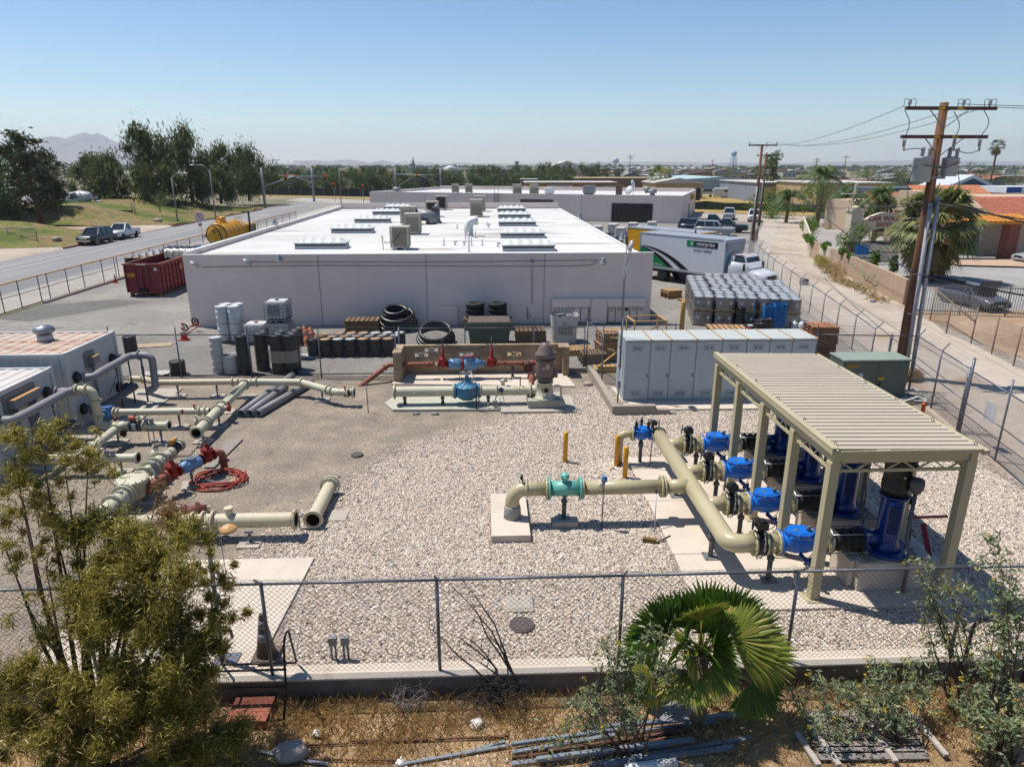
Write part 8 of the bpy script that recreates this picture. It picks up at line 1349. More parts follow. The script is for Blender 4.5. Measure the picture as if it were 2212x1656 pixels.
for i,(x,y,z)in enumerate(((-82,118,1.2),(-72,129,1.4),(-80,131,1.3))):
 o=thing('mixer_truck',['white concrete mixer with its drum tail at the left edge behind the pine','concrete mixer with a raised wheel right of the pine trunk','red concrete mixer farther back among the trees'][i],'truck',(x,y,z));Mb().lathe([(.2,-3.3),(.9,-2.6),(1.25,-1.2),(1.25,.6),(.8,2.0),(.45,2.4)],(x,y,z+1.9),(.94,-.1,.16),20).B('drum',PWH,o);Mb().bx(x-4.2,x+3.6,y-.9,y+.9,z+.4,z+.8).bar((x+2.6,y,z+1.9),(x+4.4,y-.6,z+.6),.7,.3).B('chassis',PWH if i<2 else RED,o);Mb().bx(x-5.8,x-4.0,y-1.1,y+1.1,z+.6,z+2.9).bx(x-1.6,x+2.0,y-1.15,y-.9,z+.8,z+1.3).B('cab',RED,o,bevel=.1)
 for dx in(-4.8,1.2,2.4,3.7):t_=Mb().cyl((x+dx,y-1.2,z+(.5 if dx<3 else 2.1)),(x+dx,y-.75,z+(.5 if dx<3 else 2.1)),.52,n=16).B('wheel',TYR,o);Mb().cyl((x+dx,y-1.22,z+(.5 if dx<3 else 2.1)),(x+dx,y-1.19,z+(.5 if dx<3 else 2.1)),.3,n=12).B('rim',PWH,t_)
o=thing('yard_gate','brown boarded gate with pale cross bars under the pepper trees','gate',(-61,118,.5));Mb().bx(-62.6,-57.6,117.6,117.75,.3,1.9).B('board',M('gate_brown',S(126,100,76),.85,var=.15,scale=2),o);b=Mb();[b.bar((-62.6,117.5,z_),(-57.6,117.5,z2),.08,.08)for z_,z2 in((.5,.9),(1.5,1.5),(.9,.5))];[b.cyl((x_,117.5,0),(x_,117.5,3.2),.08,n=6)for x_ in(-57.4,-57.0)];b.B('bar',FOLD,o)
fence('chain_link_fence','grey chain link fence panel on the left edge below the pine',[(-60,85.8),(-56.6,85.3),(-53,84.7)],0,1.8,.05,.2,.006,mid=True)
o=thing('screen_fence','long dark screened fence below the tree belt beyond the crossing','fence',(-55,225,0));Mb().poly([(-90,232,.1),(-28,205,.1),(20,203,.1),(20,203.1,.1),(-28,205.1,.1),(-90,232.1,.1)],(0,0,2.3)).B('screen',M('screen_dark',S(58,62,60),.9,var=.2,scale=.5),o);b=Mb();[b.cyl((-90+62*t,232-27*t-.1,0),(-90+62*t,232-27*t-.1,2.6),.05,n=5)for t in[i/16 for i in range(17)]];b.B('post',GAL,o)
RKM=M('pale_rock',S(190,176,160),.9,var=.15,scale=3)
for lab,k,x,y,r in(('pale boulder pair on the grass by the small olive tree','a1',1310,905,.5),('pale rock on the bank left of the black car','a1',470,1060,.4),('rounded stone by the rear low wall','b3',630,1015,.14),('tan stone lying in the bottom weeds','d2',290,1560,.2)):
 p=g(k,x,y,-.35 if k=='d2' else .3 if k=='a1' else 0);o=thing('rock',lab,'rock',p);b=Mb().ball((p[0],p[1],p[2]+r*.4),(r*1.5,r,r*.8),12,8);b.v=[(a+.12*r*sin(c*9/r+b_),b_+.12*r*sin(a*7/r),c+.1*r*sin(a*5/r+b_*3/r))for a,b_,c in b.v];b.B('stone',RKM,o)
 # utility poles and wires
WDP=M('pole_wood',S(122,84,60),.85,var=.25,scale=1.2,stretch=(6,6,.5),bump=.4,bscale=10);CRS=M('arm_wood',S(104,76,62),.85,var=.2,scale=2);INS=M('insulator',S(170,168,170),.3);WIR=M('wire',S(70,70,74),.5,.3);TRG=M('can_grey',S(180,192,196),.4,.1,.05,2);ATG=M('arm_tag',S(226,190,40),.5)
def insul(b,x,y,z):b.lathe([(.03,0),(.03,.06),(.085,.08),(.04,.1),(.085,.15),(.04,.17),(.07,.22),(.03,.26),(0,.27)],(x,y,z),n=10)
up=thing('utility_pole','tall brown wooden utility pole with two crossarms and two grey transformer cans','utility pole',(18.45,28.5,0));PX_,PY_=18.45,28.5
Mb().cyl((PX_+.05,PY_,-.1),(PX_-.1,PY_,11.35),.24,.155,14).B('pole',WDP,up)
for z,x0,x1 in((11.12,16.66,20.35),(10.06,16.66,20.2)):
 Mb().bx(x0,x1,PY_-.3,PY_-.19,z-.065,z+.065).B('crossarm',CRS,up);Mb().bar((PX_-.8,PY_-.28,z-.06),(PX_-.08,PY_-.2,z-.75),.05,.02).bar((PX_+.75,PY_-.28,z-.06),(PX_-.08,PY_-.2,z-.75),.05,.02).B('brace',GAL,up)
 for x in(PX_-.35,PX_+.4):Mb().bx(x-.12,x+.12,PY_-.307,PY_-.302,z-.05,z+.05).B('tag_plate',ATG,up)
b=Mb();[insul(b,x,PY_-.24,11.19)for x in(16.8,18.98,20.05)];b.B('insulator',INS,up)
b=Mb()
for x in(16.8,18.85,19.9):b.cyl((x,PY_-.3,9.98),(x,PY_-.3,9.7),.06,n=8);b.cyl((x,PY_-.32,9.7),(x+.02,PY_-.34,9.52),.035,n=8)
b.B('fuse_cutout',INS,up)
for cx_,z0,z1,r in((17.85,8.33,9.27,.36),(18.98,8.55,9.25,.31)):
 cn=Mb().lathe([(r*.95,z0),(r,z0+.04),(r,z1-.04),(r*1.06,z1-.03),(r*1.06,z1),(r*.5,z1+.06),(0,z1+.06)],(cx_,PY_-.1,0),n=24).B('transformer_can',TRG,up);b=Mb()
 for dx in(-.1,.2):b.lathe([(.05,0),(.09,.05),(.06,.1),(.09,.15),(.06,.2),(.08,.24),(.08,.36),(0,.4)],(cx_+dx,PY_-.1,z1+.03),n=10)
 b.B('bushing',INS,cn)
Mb().bx(PX_-.3,PX_+.3,PY_-.3,PY_-.2,8.45,8.55).bx(PX_-.3,PX_+.3,PY_-.3,PY_-.2,8.85,8.95).B('bracket',GAL,up)
for dx,zt in((-.12,7.5),(.16,7.75)):Mb().cyl((PX_+.25+dx,PY_-.32,0),(PX_+.02+dx,PY_-.28,zt),.085,n=10).B('riser_pipe',M('riser_grey',S(176,178,186),.4),up)
Mb().bar((PX_-.35,PY_-.36,4.6),(PX_+.35,PY_-.36,4.6),.04,.04).bar((PX_-.3,PY_-.36,2.9),(PX_+.4,PY_-.36,2.9),.04,.04).B('bracket',GAL,up)
b=Mb()
for a,c,m_ in(((16.6,PY_-.3,11.05),(16.8,PY_-.3,10.0),(16.9,PY_-.35,10.6)),((18.6,PY_-.3,11),(18.85,PY_-.3,10),(18.95,PY_-.35,10.5)),((19.8,PY_-.3,11.05),(19.9,PY_-.3,10.1),(20.15,PY_-.35,10.6)),((16.82,PY_-.34,9.55),(17.8,PY_-.1,9.6),(17.2,PY_-.3,9.62)),((19.92,PY_-.34,9.55),(19.05,PY_-.1,9.6),(19.5,PY_-.3,9.4)),((17.6,PY_-.2,9.1),(17.4,PY_-.3,7.3),(17.2,PY_-.3,8.5)),((19.2,PY_-.2,9.0),(18.7,PY_-.3,7.4),(19.5,PY_-.3,8.0)),((17.6,PY_-.5,9.0),(19.2,PY_-.4,9.1),(18.4,PY_-.5,8.85)),((17.3,PY_-.2,7.4),(18.6,PY_-.35,7.5),(18,PY_-.4,7.2)),((16.9,PY_,7.3),(18.7,PY_-.35,7.6),(17.8,PY_-.4,7.5))):b.tube(fillet([a,m_,c],1.0,6),.016,5)
for x in(16.8,18.98,20.05):
 for s_ in(-1,1):b.tube(fillet([(x,PY_-.24,11.42),(x+s_*.25,PY_-.24,11.5),(x+s_*.22,PY_-.26,11.15)],.15,5),.012,5)
b.B('jumper_cable',WIR,up)
def pole(lab,x,y,h,arms,w_,conduit=False):
 o=thing('utility_pole',lab,'utility pole',(x,y,0));Mb().cyl((x,y,-.1),(x,y,h),.2,.13,10).B('pole',WDP,o)
 for z in arms:
  Mb().bx(x-w_,x+w_,y-.24,y-.14,z-.07,z+.07).B('crossarm',CRS,o);b=Mb();[insul(b,x+t*w_,y-.19,z+.07)for t in(-.95,.25,.95)];b.B('insulator',INS,o);Mb().bar((x-.6,y-.24,z),(x,y-.16,z-.6),.05,.02).bar((x+.6,y-.24,z),(x,y-.16,z-.6),.05,.02).B('brace',GAL,o)
 if conduit:Mb().cyl((x-.3,y-.2,0),(x-.15,y-.2,h*.62),.07,n=8).B('riser_pipe',M('riser_grey',S(176,178,186),.4),o)
 return o
pole('brown wooden utility pole with one crossarm beside the alley, second in line',28.8,73.4,11,(10.9,),1.5,True);pole('brown wooden utility pole with three crossarms at the far end of the alley',42.2,105.5,10.7,(10.3,8.6,7.6),1.5,True)
for i,(x,y,h,n)in enumerate(((62,300,13,2),(93,240,9,0),(106,255,10,1),(121,235,12,1),(124,262,11.5,2),(150,215,10,1),(136,420,12,1),(262,420,12,2),(84,225,8.6,0))):pole(['distant pole over the workshop roofs near the palm','distant bare pole right of the small palm','distant pole left of the corrugated shed gable','distant pole with one arm before the corrugated shed','distant twin armed pole behind the corrugated shed','distant pole over the bright trees at right','far pole left of the water tower','far twin armed pole above the houses at right','pale slim pole before the tan shed'][i],x,y,h,[h-.6-.8*k for k in range(n)],1.3)
def wire(lab,a,c,sag,r):o=thing('wire',lab,'wire',a);b=Mb();barbed(b,a,c,r,sag,20,False);b.B('wire',WIR,o)
for i,(a,c,s_,r)in enumerate((((16.7,PY_,11.2),(27.4,73.2,11.2),.8,.012),((19.0,PY_,11.2),(29.2,73.2,11.2),.8,.012),((20.1,PY_,11.2),(30.2,73.2,11.2),.8,.012),((20.0,PY_,11.2),(46,22,11.6),.5,.012),((18.9,PY_,11.3),(46,26,12.2),.5,.012),((18.5,PY_,7.6),(29,73,6.4),.9,.02),((18.2,PY_-.2,4.7),(25.5,58,7.6),.6,.03),((18.7,PY_-.3,7.6),(42,25,3.5),.5,.035),((18.7,PY_-.3,7.4),(44,30,5),.4,.025),((18.6,PY_-.36,4.5),(40,21,1.8),.3,.035))):wire(['thin wire from the left end of the tall pole crossarm to the second pole','thin wire from the middle of the tall pole to the second pole','thin wire from the right end of the crossarm to the second pole','thin wire leaving the frame right from the upper crossarm','upper thin wire leaving the frame right','cable under the transformers toward the second pole','low cable from the risers back along the alley','thick cable sloping down right from below the transformers','thinner cable sloping right below the transformers','lowest thick cable sloping to the right edge'][i],a,c,s_,r)
Mb().tube([(18.75,PY_-.36,4.5),(19.4,PY_-.5,4.42),(20.2,PY_-.65,4.28)],.07,8).B('cable_splice',BLK,up)
# alley wall, car wash and neighbours
def cmu(nm,r,g_,b_):return ground_mat(nm,[(.3,S(r-8,g_-8,b_-8)),(.7,S(r+6,g_+6,b_+6))],.4,(2.5,.06),(9,.06),.1,cracks=(2.2,.012,.12))
CW1,CW2=cmu('wall_tan',204,176,148),cmu('wall_cream',226,214,194);aw=thing('alley_wall','long tan and cream block wall along the far side of the alley with ivy on top','wall',(31,57,0));WP=[(28.3,44.4),(29.6,50.5),(30.7,56),(31.3,58.6),(32.1,62.5),(33.0,66.6),(33.55,69.6),(36.8,77),(41.5,88),(48.5,104.5)]
for i,(a,c)in enumerate(zip(WP,WP[1:])):Mb().bar((a[0],a[1],.85),(c[0],c[1],.85),.22,1.72 if i<6 else 1.5).B('panel',[CW1,CW1,CW1,CW1,CW2,CW1,CW2,CW2,CW2][i],aw)
GRF=M('graffiti_green',S(110,170,110),.7);b=Mb();b.tube([(30.0-.13,53.2,1.4),(29.9-.13,52.9,1.1),(29.75-.13,52.2,.8),(29.7-.1,51.9,.9),(29.6-.12,51.4,.75),(29.5-.12,51,.95),(29.35-.12,50.5,.8),(29.2-.12,49.8,1.0),(29.15-.12,49.6,1.4)],.03,5);b.B('graffiti',GRF,aw)
def bush(name,lab,cl,mat,n,L_,W2,cat='bush',grp=None,stems=True,flat=0.,droop=0.):
 c=np.array(cl,float);bx_=c[:,:3].mean(0);zb=c[:,2].min()-c[0,5];o=thing(name,lab,cat,(bx_[0],bx_[1],zb),group=grp);V_,F_=leaves(cl,n,L_,W2,droop,flat);np_mesh('foliage',V_,F_,mat,o)
 if stems:b=Mb();[b.tube([(bx_[0]+(p[0]-bx_[0])*.2,bx_[1]+(p[1]-bx_[1])*.2,zb),((p[0]+bx_[0])/2,(p[1]+bx_[1])/2,(zb+p[2])/2),tuple(p[:3])],[.03,.02,.008],5)for p in c];b.B('stem',BRK,o)
 return o
IVY=leafmat('ivy_leaf',S(112,146,52),.4,.35);WDY=leafmat('dry_weed',S(196,160,100),.3,.3,S(150,140,76));YGW=leafmat('yellow_weed',S(196,184,90),.3,.4)
for lab,cl in(('ivy hanging over the alley wall near its bend',[(33.3,69,1.6,.3,.8,.5),(33.9,71,1.6,.3,1.2,.35),(35.5,74.5,1.5,.5,1.5,.35)]),('ivy tuft on the cream part of the alley wall',[(32.5,64.5,1.65,.4,.7,.4)]),('ivy tuft near the iron fence on the wall',[(31.3,59,1.8,.3,.6,.35),(30.9,57,1.7,.3,.4,.3)]),('ivy climbing the wall end beside the fan palm',[(33.4,57.5,1.2,.4,.4,1.1),(34.2,56,1,.4,.4,.9)])):bush('ivy',lab,cl,IVY,700,.22,.14,'ivy',None,False)
for lab,cl,m_ in(('yellow flowering weeds at the wall foot by its bend',[(31.4,62.5,.4,.9,1,.5),(31.9,64,.5,.6,.8,.5)],YGW),('dry brown weeds along the middle of the alley wall',[(30.2,59,.4,.8,1.4,.5),(29.4,56,.35,.8,1.5,.5),(30.4,57.6,.6,.5,.7,.6)],WDY),('dry weeds along the near end of the alley wall',[(28.4,51.5,.2,.8,1.8,.3),(28.0,48.8,.25,.6,1.5,.35),(27.4,46,.15,.6,1.3,.25),(28.6,53.5,.15,.8,1,.25)],WDY),('weedy tuft at the foot of the tall utility pole',[(18.6,27.9,.2,.6,.4,.3)],WDY)):bush('weeds',lab,cl,m_,1500,.3,.03,'weeds')
random.seed(21);LIT=M('litter_white',S(236,232,226),.7)
for i in range(34):t=random.random();x,y=27.3+t*3.6+random.uniform(-.8,.6),45+t*17;o=thing('litter','scrap of pale litter among the dry weeds of the alley','litter',(x,y,0),random.random()*3,'litter along the alley wall');o['kind']='thing';Mb().box((0,0,.04),(random.uniform(.1,.35),random.uniform(.1,.25),.06)).B('scrap',LIT if i%4 else CRBD,o,w0=0)
o=thing('open_box','small dark open box lying on the alley','box',(25.2,52.6,0));Mb().bx(24.9,25.4,52.4,52.9,0,.45).B('box',M('box_dark',S(64,52,44),.8),o)
FAN=leafmat('fan_frond',S(150,158,92),.35,.35,S(190,178,120));FAND=leafmat('dry_frond',S(168,150,96),.3,.3);QPL=leafmat('queen_frond',S(104,130,66),.4,.35)
def palm(lab,x,y,h,R_,nf,mat,kind='fan',tr=.2,z=0.,seg=13,sd_=1,droop=.5,skirt=0):
 rs=np.random.default_rng(sd_);o=thing('palm_tree',lab,'palm',(x,y,z));b=Mb();b.tube([(x,y,z-.2),(x+.05,y,z+h*.5),(x,y,z+h)],[tr*1.15,tr,tr*.9],10);b.B('trunk',M('palm_bark',S(140,118,92),.9,var=.25,scale=5,stretch=(1,1,6),bump=.5),o);V_=[];F2=[];MI=[]
 for i in range(nf+skirt):
  dead=i>=nf;a=rs.uniform(0,2*pi);el=rs.uniform(-.5,1.35)if not dead else rs.uniform(-1.4,-.8);d=np.array([cos(a)*cos(el),sin(a)*cos(el),sin(el)]);s=np.array([-sin(a),cos(a),0]);u_=np.cross(s,d)*-1;L1=R_*rs.uniform(.45,.6);c=np.array([x,y,z+h])+d*L1;g0=np.array([0,0,-1.])
  if kind=='fan':
   for k in range(seg):
    t=(k/(seg-1)-.5)*2.9;dr=d*cos(t)+s*sin(t);Lb=R_*.55*(1-.18*abs(t)/1.45)*rs.uniform(.9,1.05);n_=np.cross(dr,u_);w_=R_*.032
    m_=c+dr*Lb*.55+g0*droop*R_*.06;e=c+dr*Lb+g0*droop*R_*(.22+.15*rs.random());k0=len(V_);V_+=[c,m_-n_*w_,e,m_+n_*w_];F2.append([k0,k0+1,k0+2,k0+3]);MI.append(1 if dead else 0)
   k0=len(V_);V_+=[np.array([x,y,z+h])-s*.03,np.array([x,y,z+h])+s*.03,c+s*.02,c-s*.02];F2.append([k0,k0+1,k0+2,k0+3]);MI.append(1)
  else:
   P=[np.array([x,y,z+h])+d*R_*t+g0*R_*.75*t*t for t in np.linspace(0,1,22)]
   for j in range(1,22):
    f=P[j]-P[j-1];f/=np.linalg.norm(f)
    for s_ in(-1,1):ll=R_*.28*sin(pi*min(1,.12+j/24));k0=len(V_);e=P[j]+s*s_*ll*.6+f*ll*.35+g0*ll*.65;w_=f*R_*.016;V_+=[P[j]-w_,P[j]+s*s_*ll*.35+g0*ll*.2-w_,e,P[j]+s*s_*ll*.35+g0*ll*.2+w_];F2.append([k0,k0+1,k0+2,k0+3]);MI.append(0)
 np_mesh('fronds',np.array(V_),np.array(F2),[mat,FAND],o,mi=MI);return o
palm('big bushy fan palm behind the tall utility pole',36.2,54.5,4.5,3.7,80,FAN,'fan',.45,0,22,4,.7,22);palm('tall feather palm standing at the left of the car wash garden',51,105,7.6,4.2,34,QPL,'queen',.28,0,13,5);palm('shorter feather palm right of the tall one',57,109,4.6,3.6,30,QPL,'queen',.25,0,13,6);palm('feather palm left of the tall one over the wall',49.2,112,4.2,3.6,30,QPL,'queen',.25,0,13,7)
palm('slim very tall fan palm on the right skyline',170,232,15,2.8,40,leafmat('far_frond',S(110,118,70),.3,.3),'fan',.3,0,9,8,.8,24);palm('fan palm in front of the tan workshops in the distance',51.5,205,5.6,4.2,44,FAN,'fan',.4,0,11,9,.7,10);palm('feather palm behind the fan palm by the tiled roofs',47,82,5.8,3.2,28,QPL,'queen',.25,0,13,10)
tree('broadleaf_tree','small round green tree between the alley wall and the car wash arch',37.6,69.2,3.2,3.4,LGN,'round',1700,0,0,seed=41,z0=.3);tree('broadleaf_tree','dark leafy tree rising behind the car wash arch',47.5,83,6.2,4.2,LDG,'round',1900,0,0,seed=42,z0=.35)
for i,(x,y,h,w_)in enumerate(((59,122,5.6,7),(67,126,5.4,6.5),(75,128,5.6,7),(84,126,5.5,7),(51,122,5,7),(92,122,5.2,6),(63,112,4.6,5))):tree('broadleaf_tree',['bright feathery tree behind the tall feather palm','bright tree second in the row behind the car wash','bright tree third in the row behind the car wash','bright tree at the right of the row behind the car wash','bright drooping tree left of the tall feather palm','bright tree near the blue banner store','low bright tree beside the car wash lane'][i],x,y,h,w_,LGN,'round',3200,0,0,seed=50+i,z0=.05)
sheet('lawn',[(50,100),(60,100),(62,108),(54,110)],.05,GRSLOPE);bush('hedge','clipped green hedge inside the alley wall near the lawn',[(47,99,.8,1.2,2.5,.8),(45,95,.8,1,2,.8),(49,103,.8,1,1.5,.8)],IVY,1600,.25,.15)
STU=ground_mat('stucco_tan',[(.3,S(214,186,160)),(.7,S(222,196,170))],.3,(1,.03),(20,.04),.1);STC=ground_mat('stucco_cream',[(.3,S(232,216,190)),(.7,S(238,224,200))],.3,(1,.03),(20,.04),.1);TIL=M('roof_tile',S(206,128,100),.75,var=.12,scale=3,island=.18);TLO=M('tile_orange',S(226,152,108),.75,var=.15,scale=3,island=.2);BRC=M('brick_red',S(166,98,78),.85,var=.2,scale=9)
def tiles(b,x0,x1,y0,z0,y1,z1,pitch=.34,rows=10):
 n=int((x1-x0)/pitch)
 for i in range(n):
  x=x0+(i+.5)*pitch
  for j in range(rows):a,c=j/rows,(j+1.12)/rows;b.bar((x,y0+(y1-y0)*a,z0+(z1-z0)*a+.05),(x,y0+(y1-y0)*min(1,c),z0+(z1-z0)*min(1,c)+.02),pitch*.62,.07)
 b.quad((x0,y0,z0),(x1,y0,z0),(x1,y1,z1),(x0,y1,z1))
bk=thing('restaurant','tan stucco building with a red tiled roof and brick columns at the right edge','building',(57,72,0));Mb().bx(49.4,76,70.2,84,0,4.0).B('wall',STU,bk);b=Mb();tiles(b,51.5,76,69.4,4.0,73.6,5.7);b.B('tile_roof',TIL,bk);Mb().bx(49.6,76,73.65,84,4.0,5.6).poly([(49.0,69.5,3.9),(51.4,69.5,3.9),(51.4,73.6,6.0),(49.0,73.6,6.0)],(0,0,.35)).bx(48,52,73.7,80,4.0,6.2).B('parapet',STU,bk)
b=Mb();tiles(b,44.6,54,66.2,3.7,68.6,4.25,.5,3);b.B('porch_roof',M('porch_orange',S(236,160,60),.7,var=.12,scale=3,island=.15),bk);[Mb().bx(x-.55,x+.55,67-.55,67+.55,.0,3.6).B('brick_column',BRC,bk)for x in(46.5,52.2)];Mb().bx(44.8,53.8,66.3,66.6,3.45,3.72).B('beam',M('porch_orange',S(236,160,60)),bk);Mb().bx(50.2,51.4,70.12,70.19,1.3,2.6).B('window',GLS,bk);Mb().bx(49.9,51.7,70.15,70.198,1.1,2.8).B('window_frame',PWH,bk);sheet('planter_island',[(44,62),(52,60),(54,62),(52,66),(45,67)],.15,cmu('planter_tan',208,178,152))
cw=thing('car_wash','car wash building with tan walls and red and orange tile roofs behind the arch','building',(58,90,0));Mb().bx(51.5,66,90,104,0,4.2).bx(54.8,57,88.8,89.98,0,5.2).B('wall',STU,cw);b=Mb();tiles(b,51,60,89.6,4.2,93,5.5);b.B('tile_roof',TIL,cw);b=Mb();tiles(b,58,68,92,5.2,95,6.3,.4,7);tiles(b,60.2,66,87.8,3.6,90,4.6,.4,6);b.B('tile_roof',TLO,cw);b=Mb();[b.bx(x,x+1.6,89.9,89.99,.6,2.4)for x in(52,58,61)];b.B('window',GLS,cw)
ar=thing('entrance_arch','cream car wash entrance arch with red lettering','arch',(42,73,0));n=16;yA=73.4
for x in(39.6,46.0):Mb().bx(x-.6,x+.6,yA-.6,yA+.6,0,4.3).bx(x-.72,x+.72,yA-.72,yA+.72,4.301,4.5).lathe([(.9,4.5),(.1,4.85),(0,4.85)],(x,yA,0),n=4).B('pillar',STC,ar)
up_=[(40.2+5.2*i/n,3.0+1.15*sin(pi*i/n))for i in range(n+1)];lo=[(42.8-2.3*cos(pi*i/n),.6+1.9*sin(pi*i/n))for i in range(n+1)];b=Mb()
for i in range(n):q=[(up_[i][0],yA-.25,up_[i][1]),(up_[i+1][0],yA-.25,up_[i+1][1]),(lo[i+1][0],yA-.25,lo[i+1][1]),(lo[i][0],yA-.25,lo[i][1])];b.poly(q[::-1],(0,.5,0))
b.bx(40.2,40.5,yA-.25,yA+.25,0,3).bx(45.1,45.4,yA-.25,yA+.25,0,3);b.B('arch_wall',STC,ar);text('CAR WASH',.74,(42.9,yA-.3,3.5),M('ink_red',S(190,30,50)),ar,ext=.02);text('ENTER',.6,(42.9,yA-.3,2.85),M('ink_red',S(190,30,50)),ar,ext=.02)
IRF=M('iron_black',S(40,38,40),.5,.3);fi=thing('iron_fence','black iron fence with gate between the alley wall and the arch','fence',(36,66,0));b=Mb()
for i in range(46):t=i/45;b.bar((33.4+6*t,63+1.2*t,.1),(33.4+6*t,63+1.2*t,2.2),.05,.05)
b.bar((33.4,63,2.0),(39.4,64.2,2.0),.06,.06).bar((33.4,63,.3),(39.4,64.2,.3),.06,.06);b.B('bars',IRF,fi);Mb().bx(34.6,35.8,62.9,63.0,1.0,1.9).B('sign',CRB,fi)
o=thing('street_lamp','white square car park lamp with two flat heads by the car wash','street lamp',(53.8,100.5,0));Mb().bx(53.7,53.95,100.4,100.6,0,6.4).B('pole',M('lamp_white',S(224,222,214),.5),o);Mb().bx(51.9,53.7,100.2,100.8,4.9,5.05).bx(53.9,55.2,100.2,100.8,6.4,6.55).B('lamp_head',M('lamp_white',S(224,222,214)),o)
st_=thing('gas_station','dark blue grey store with a tan sign band and a white blue fuel canopy','building',(85,118,0));Mb().bx(66,120,118,130,0,5.2).B('wall',M('store_dark',S(90,96,112),.8),st_);Mb().bx(78,112,117.7,117.98,3.9,5.0).B('sign_band',M('band_tan',S(206,182,146),.7),st_);text('SNACK MART',1.0,(91,117.66,4.45),M('ink_red',S(190,30,50)),st_,ext=.02)
Mb().poly([(77,116,5.2),(82,116,7.4),(87,116,5.2)],(0,8,0)).B('gable',PWH,st_);Mb().poly([(78.4,115.9,5.25),(82,115.9,6.8),(85.6,115.9,5.25)],(0,.09,0)).B('gable_face',M('store_dark',S(90,96,112)),st_);Mb().bx(79,112,104,112,4.9,5.8).B('canopy',PWH,st_);Mb().bx(78.98,81.3,103.95,103.99,5.0,5.75).bx(84.9,112,103.95,103.99,5.0,5.75).B('canopy_band',M('brand_blue',S(30,84,170),.5),st_);text('Mobil',.85,(83.1,103.93,5.35),M('brand_blue',S(30,84,170)),st_,ext=.02);b=Mb();[b.bx(x,x+.5,107,107.5,0,4.9)for x in(83,86,95)];b.B('column',PWH,st_);b=Mb();[b.poly([(69+.8*i,114+.05*(i%3),5.0),(69.6+.8*i,114,5.0),(69.3+.8*i,114,4.5)],(0,.02,0))for i in range(26)];b.B('bunting',M('bunting_blue',S(120,150,206),.6,island=.6),st_)
# rear hall and the town beyond
ra=radians(-20.6);RU=Vector((cos(ra),sin(ra),0));RW=Vector((-sin(ra),cos(ra),0));RC=Vector((31.6,111,0));hp_=lambda u,w_,z:RC+RU*u+RW*w_+Vector((0,0,z))
rh=thing('rear_hall','second long grey flat roofed hall behind the white roof, with a dark bay door','building',RC)
def slab(b,u0,u1,w0,w1,z0,z1):b.poly([hp_(u0,w0,z0),hp_(u1,w0,z0),hp_(u1,w1,z0),hp_(u0,w1,z0)],(0,0,z1-z0));return b
RZ=4.25;slab(slab(slab(slab(Mb(),-56,0,0,.3,0,RZ),-.3,0,.301,31,0,RZ),-56,-55.7,.301,31,0,RZ),-55.69,-.301,30.7,31,0,RZ+.3).B('wall',GWL,rh);slab(Mb(),-55.69,-.301,.301,30.69,3.5,3.85).B('roof',ROOFW,rh);slab(slab(slab(Mb(),-56,.02,-.02,.32,RZ+.002,RZ+.06),-.32,.02,.33,31,RZ+.002,RZ+.06),-56,-55.68,.33,31,RZ+.002,RZ+.06).B('parapet_cap',M('cap_white',S(244,244,244)),rh)
slab(Mb(),-11.2,-4.6,-.06,-.005,0,3.0).B('bay_door',M('bay_dark',S(38,40,44),.15),rh);b=Mb();[slab(b,-11.2+1.65*i-.04,-11.2+1.65*i+.04,-.1,-.061,0,3)for i in range(5)];[slab(b,-11.2,-4.6,-.09,-.062,z,z+.05)for z in(.9,1.8)];b.B('bay_frame',BLK,rh);slab(Mb(),-27,-21.2,-.08,-.005,0,3.4).B('roll_door',M('door_brown',S(120,96,90),.7),rh);b=Mb();[slab(b,u-.03,u+.03,-.02,-.004,0,RZ)for u in(-16.3,-33,-45)];b.B('joint',DSH,rh);slab(Mb(),.005,.5,17,20,3,3.9).B('awning',M('awning_yellow',S(224,180,40),.6),rh);slab(Mb(),.005,.04,14,16,0,2.4).B('side_door',BLK,rh)
b=Mb();[b.cyl(hp_(u,-.25,1.2),hp_(u,-.25,5.6),.04,n=6)for u in(-31.6,-30.9)];[b.cyl(hp_(-31.6,-.25,1.4+.33*i),hp_(-30.9,-.25,1.4+.33*i),.025,n=5)for i in range(10)];b.B('ladder',RSTY,rh)
for i,(u,w_,s_)in enumerate(((-44,12,1.3),(-41,11.5,1.3),(-29.5,6,1.5),(-26.5,6.5,1.5))):p=hp_(u,w_,0);cooler(['left of two beige coolers on the rear hall roof','right of two beige coolers on the rear hall roof','beige cooler right of the roof ladder','paler cooler next to the one by the roof ladder'][i],p.x,p.y,s_,s_*1.1,3.86)
for lab,u,w_,m_,d in(('grey air unit on legs on the rear hall roof',-17,9,GAL,(2,1.6,1.3)),('brown boxy unit near the right of the rear hall roof',-11,5,M('unit_brown',S(122,96,80),.7),(1,1,1.5)),('low white vent hood on the rear hall roof',-23.5,6,M('cap_white',S(244,244,244)),(1.5,1,.9))):p=hp_(u,w_,3.86);o=thing('roof_unit',lab,'roof unit',p);Mb().box((p.x,p.y,p.z+.35+d[2]/2),d,ra).B('casing',m_,o,bevel=.04);Mb().box((p.x,p.y,p.z+.17),(d[0]*.8,d[1]*.8,.34),ra).B('stand',DKB,o)
for lab,u,w_ in(('round roof turbine on the rear hall, left one',-53,5),('round roof turbine on the rear hall near its right end',-6,10),('round roof turbine on the rear hall second from right',-8.5,22)):p=hp_(u,w_,3.86);o=thing('roof_vent',lab,'vent',p);Mb().lathe([(.5,0),(.4,.4),(.75,.45),(.8,.8),(.6,1.1),(0,1.15)],p,n=16).B('turbine',GAL,o)
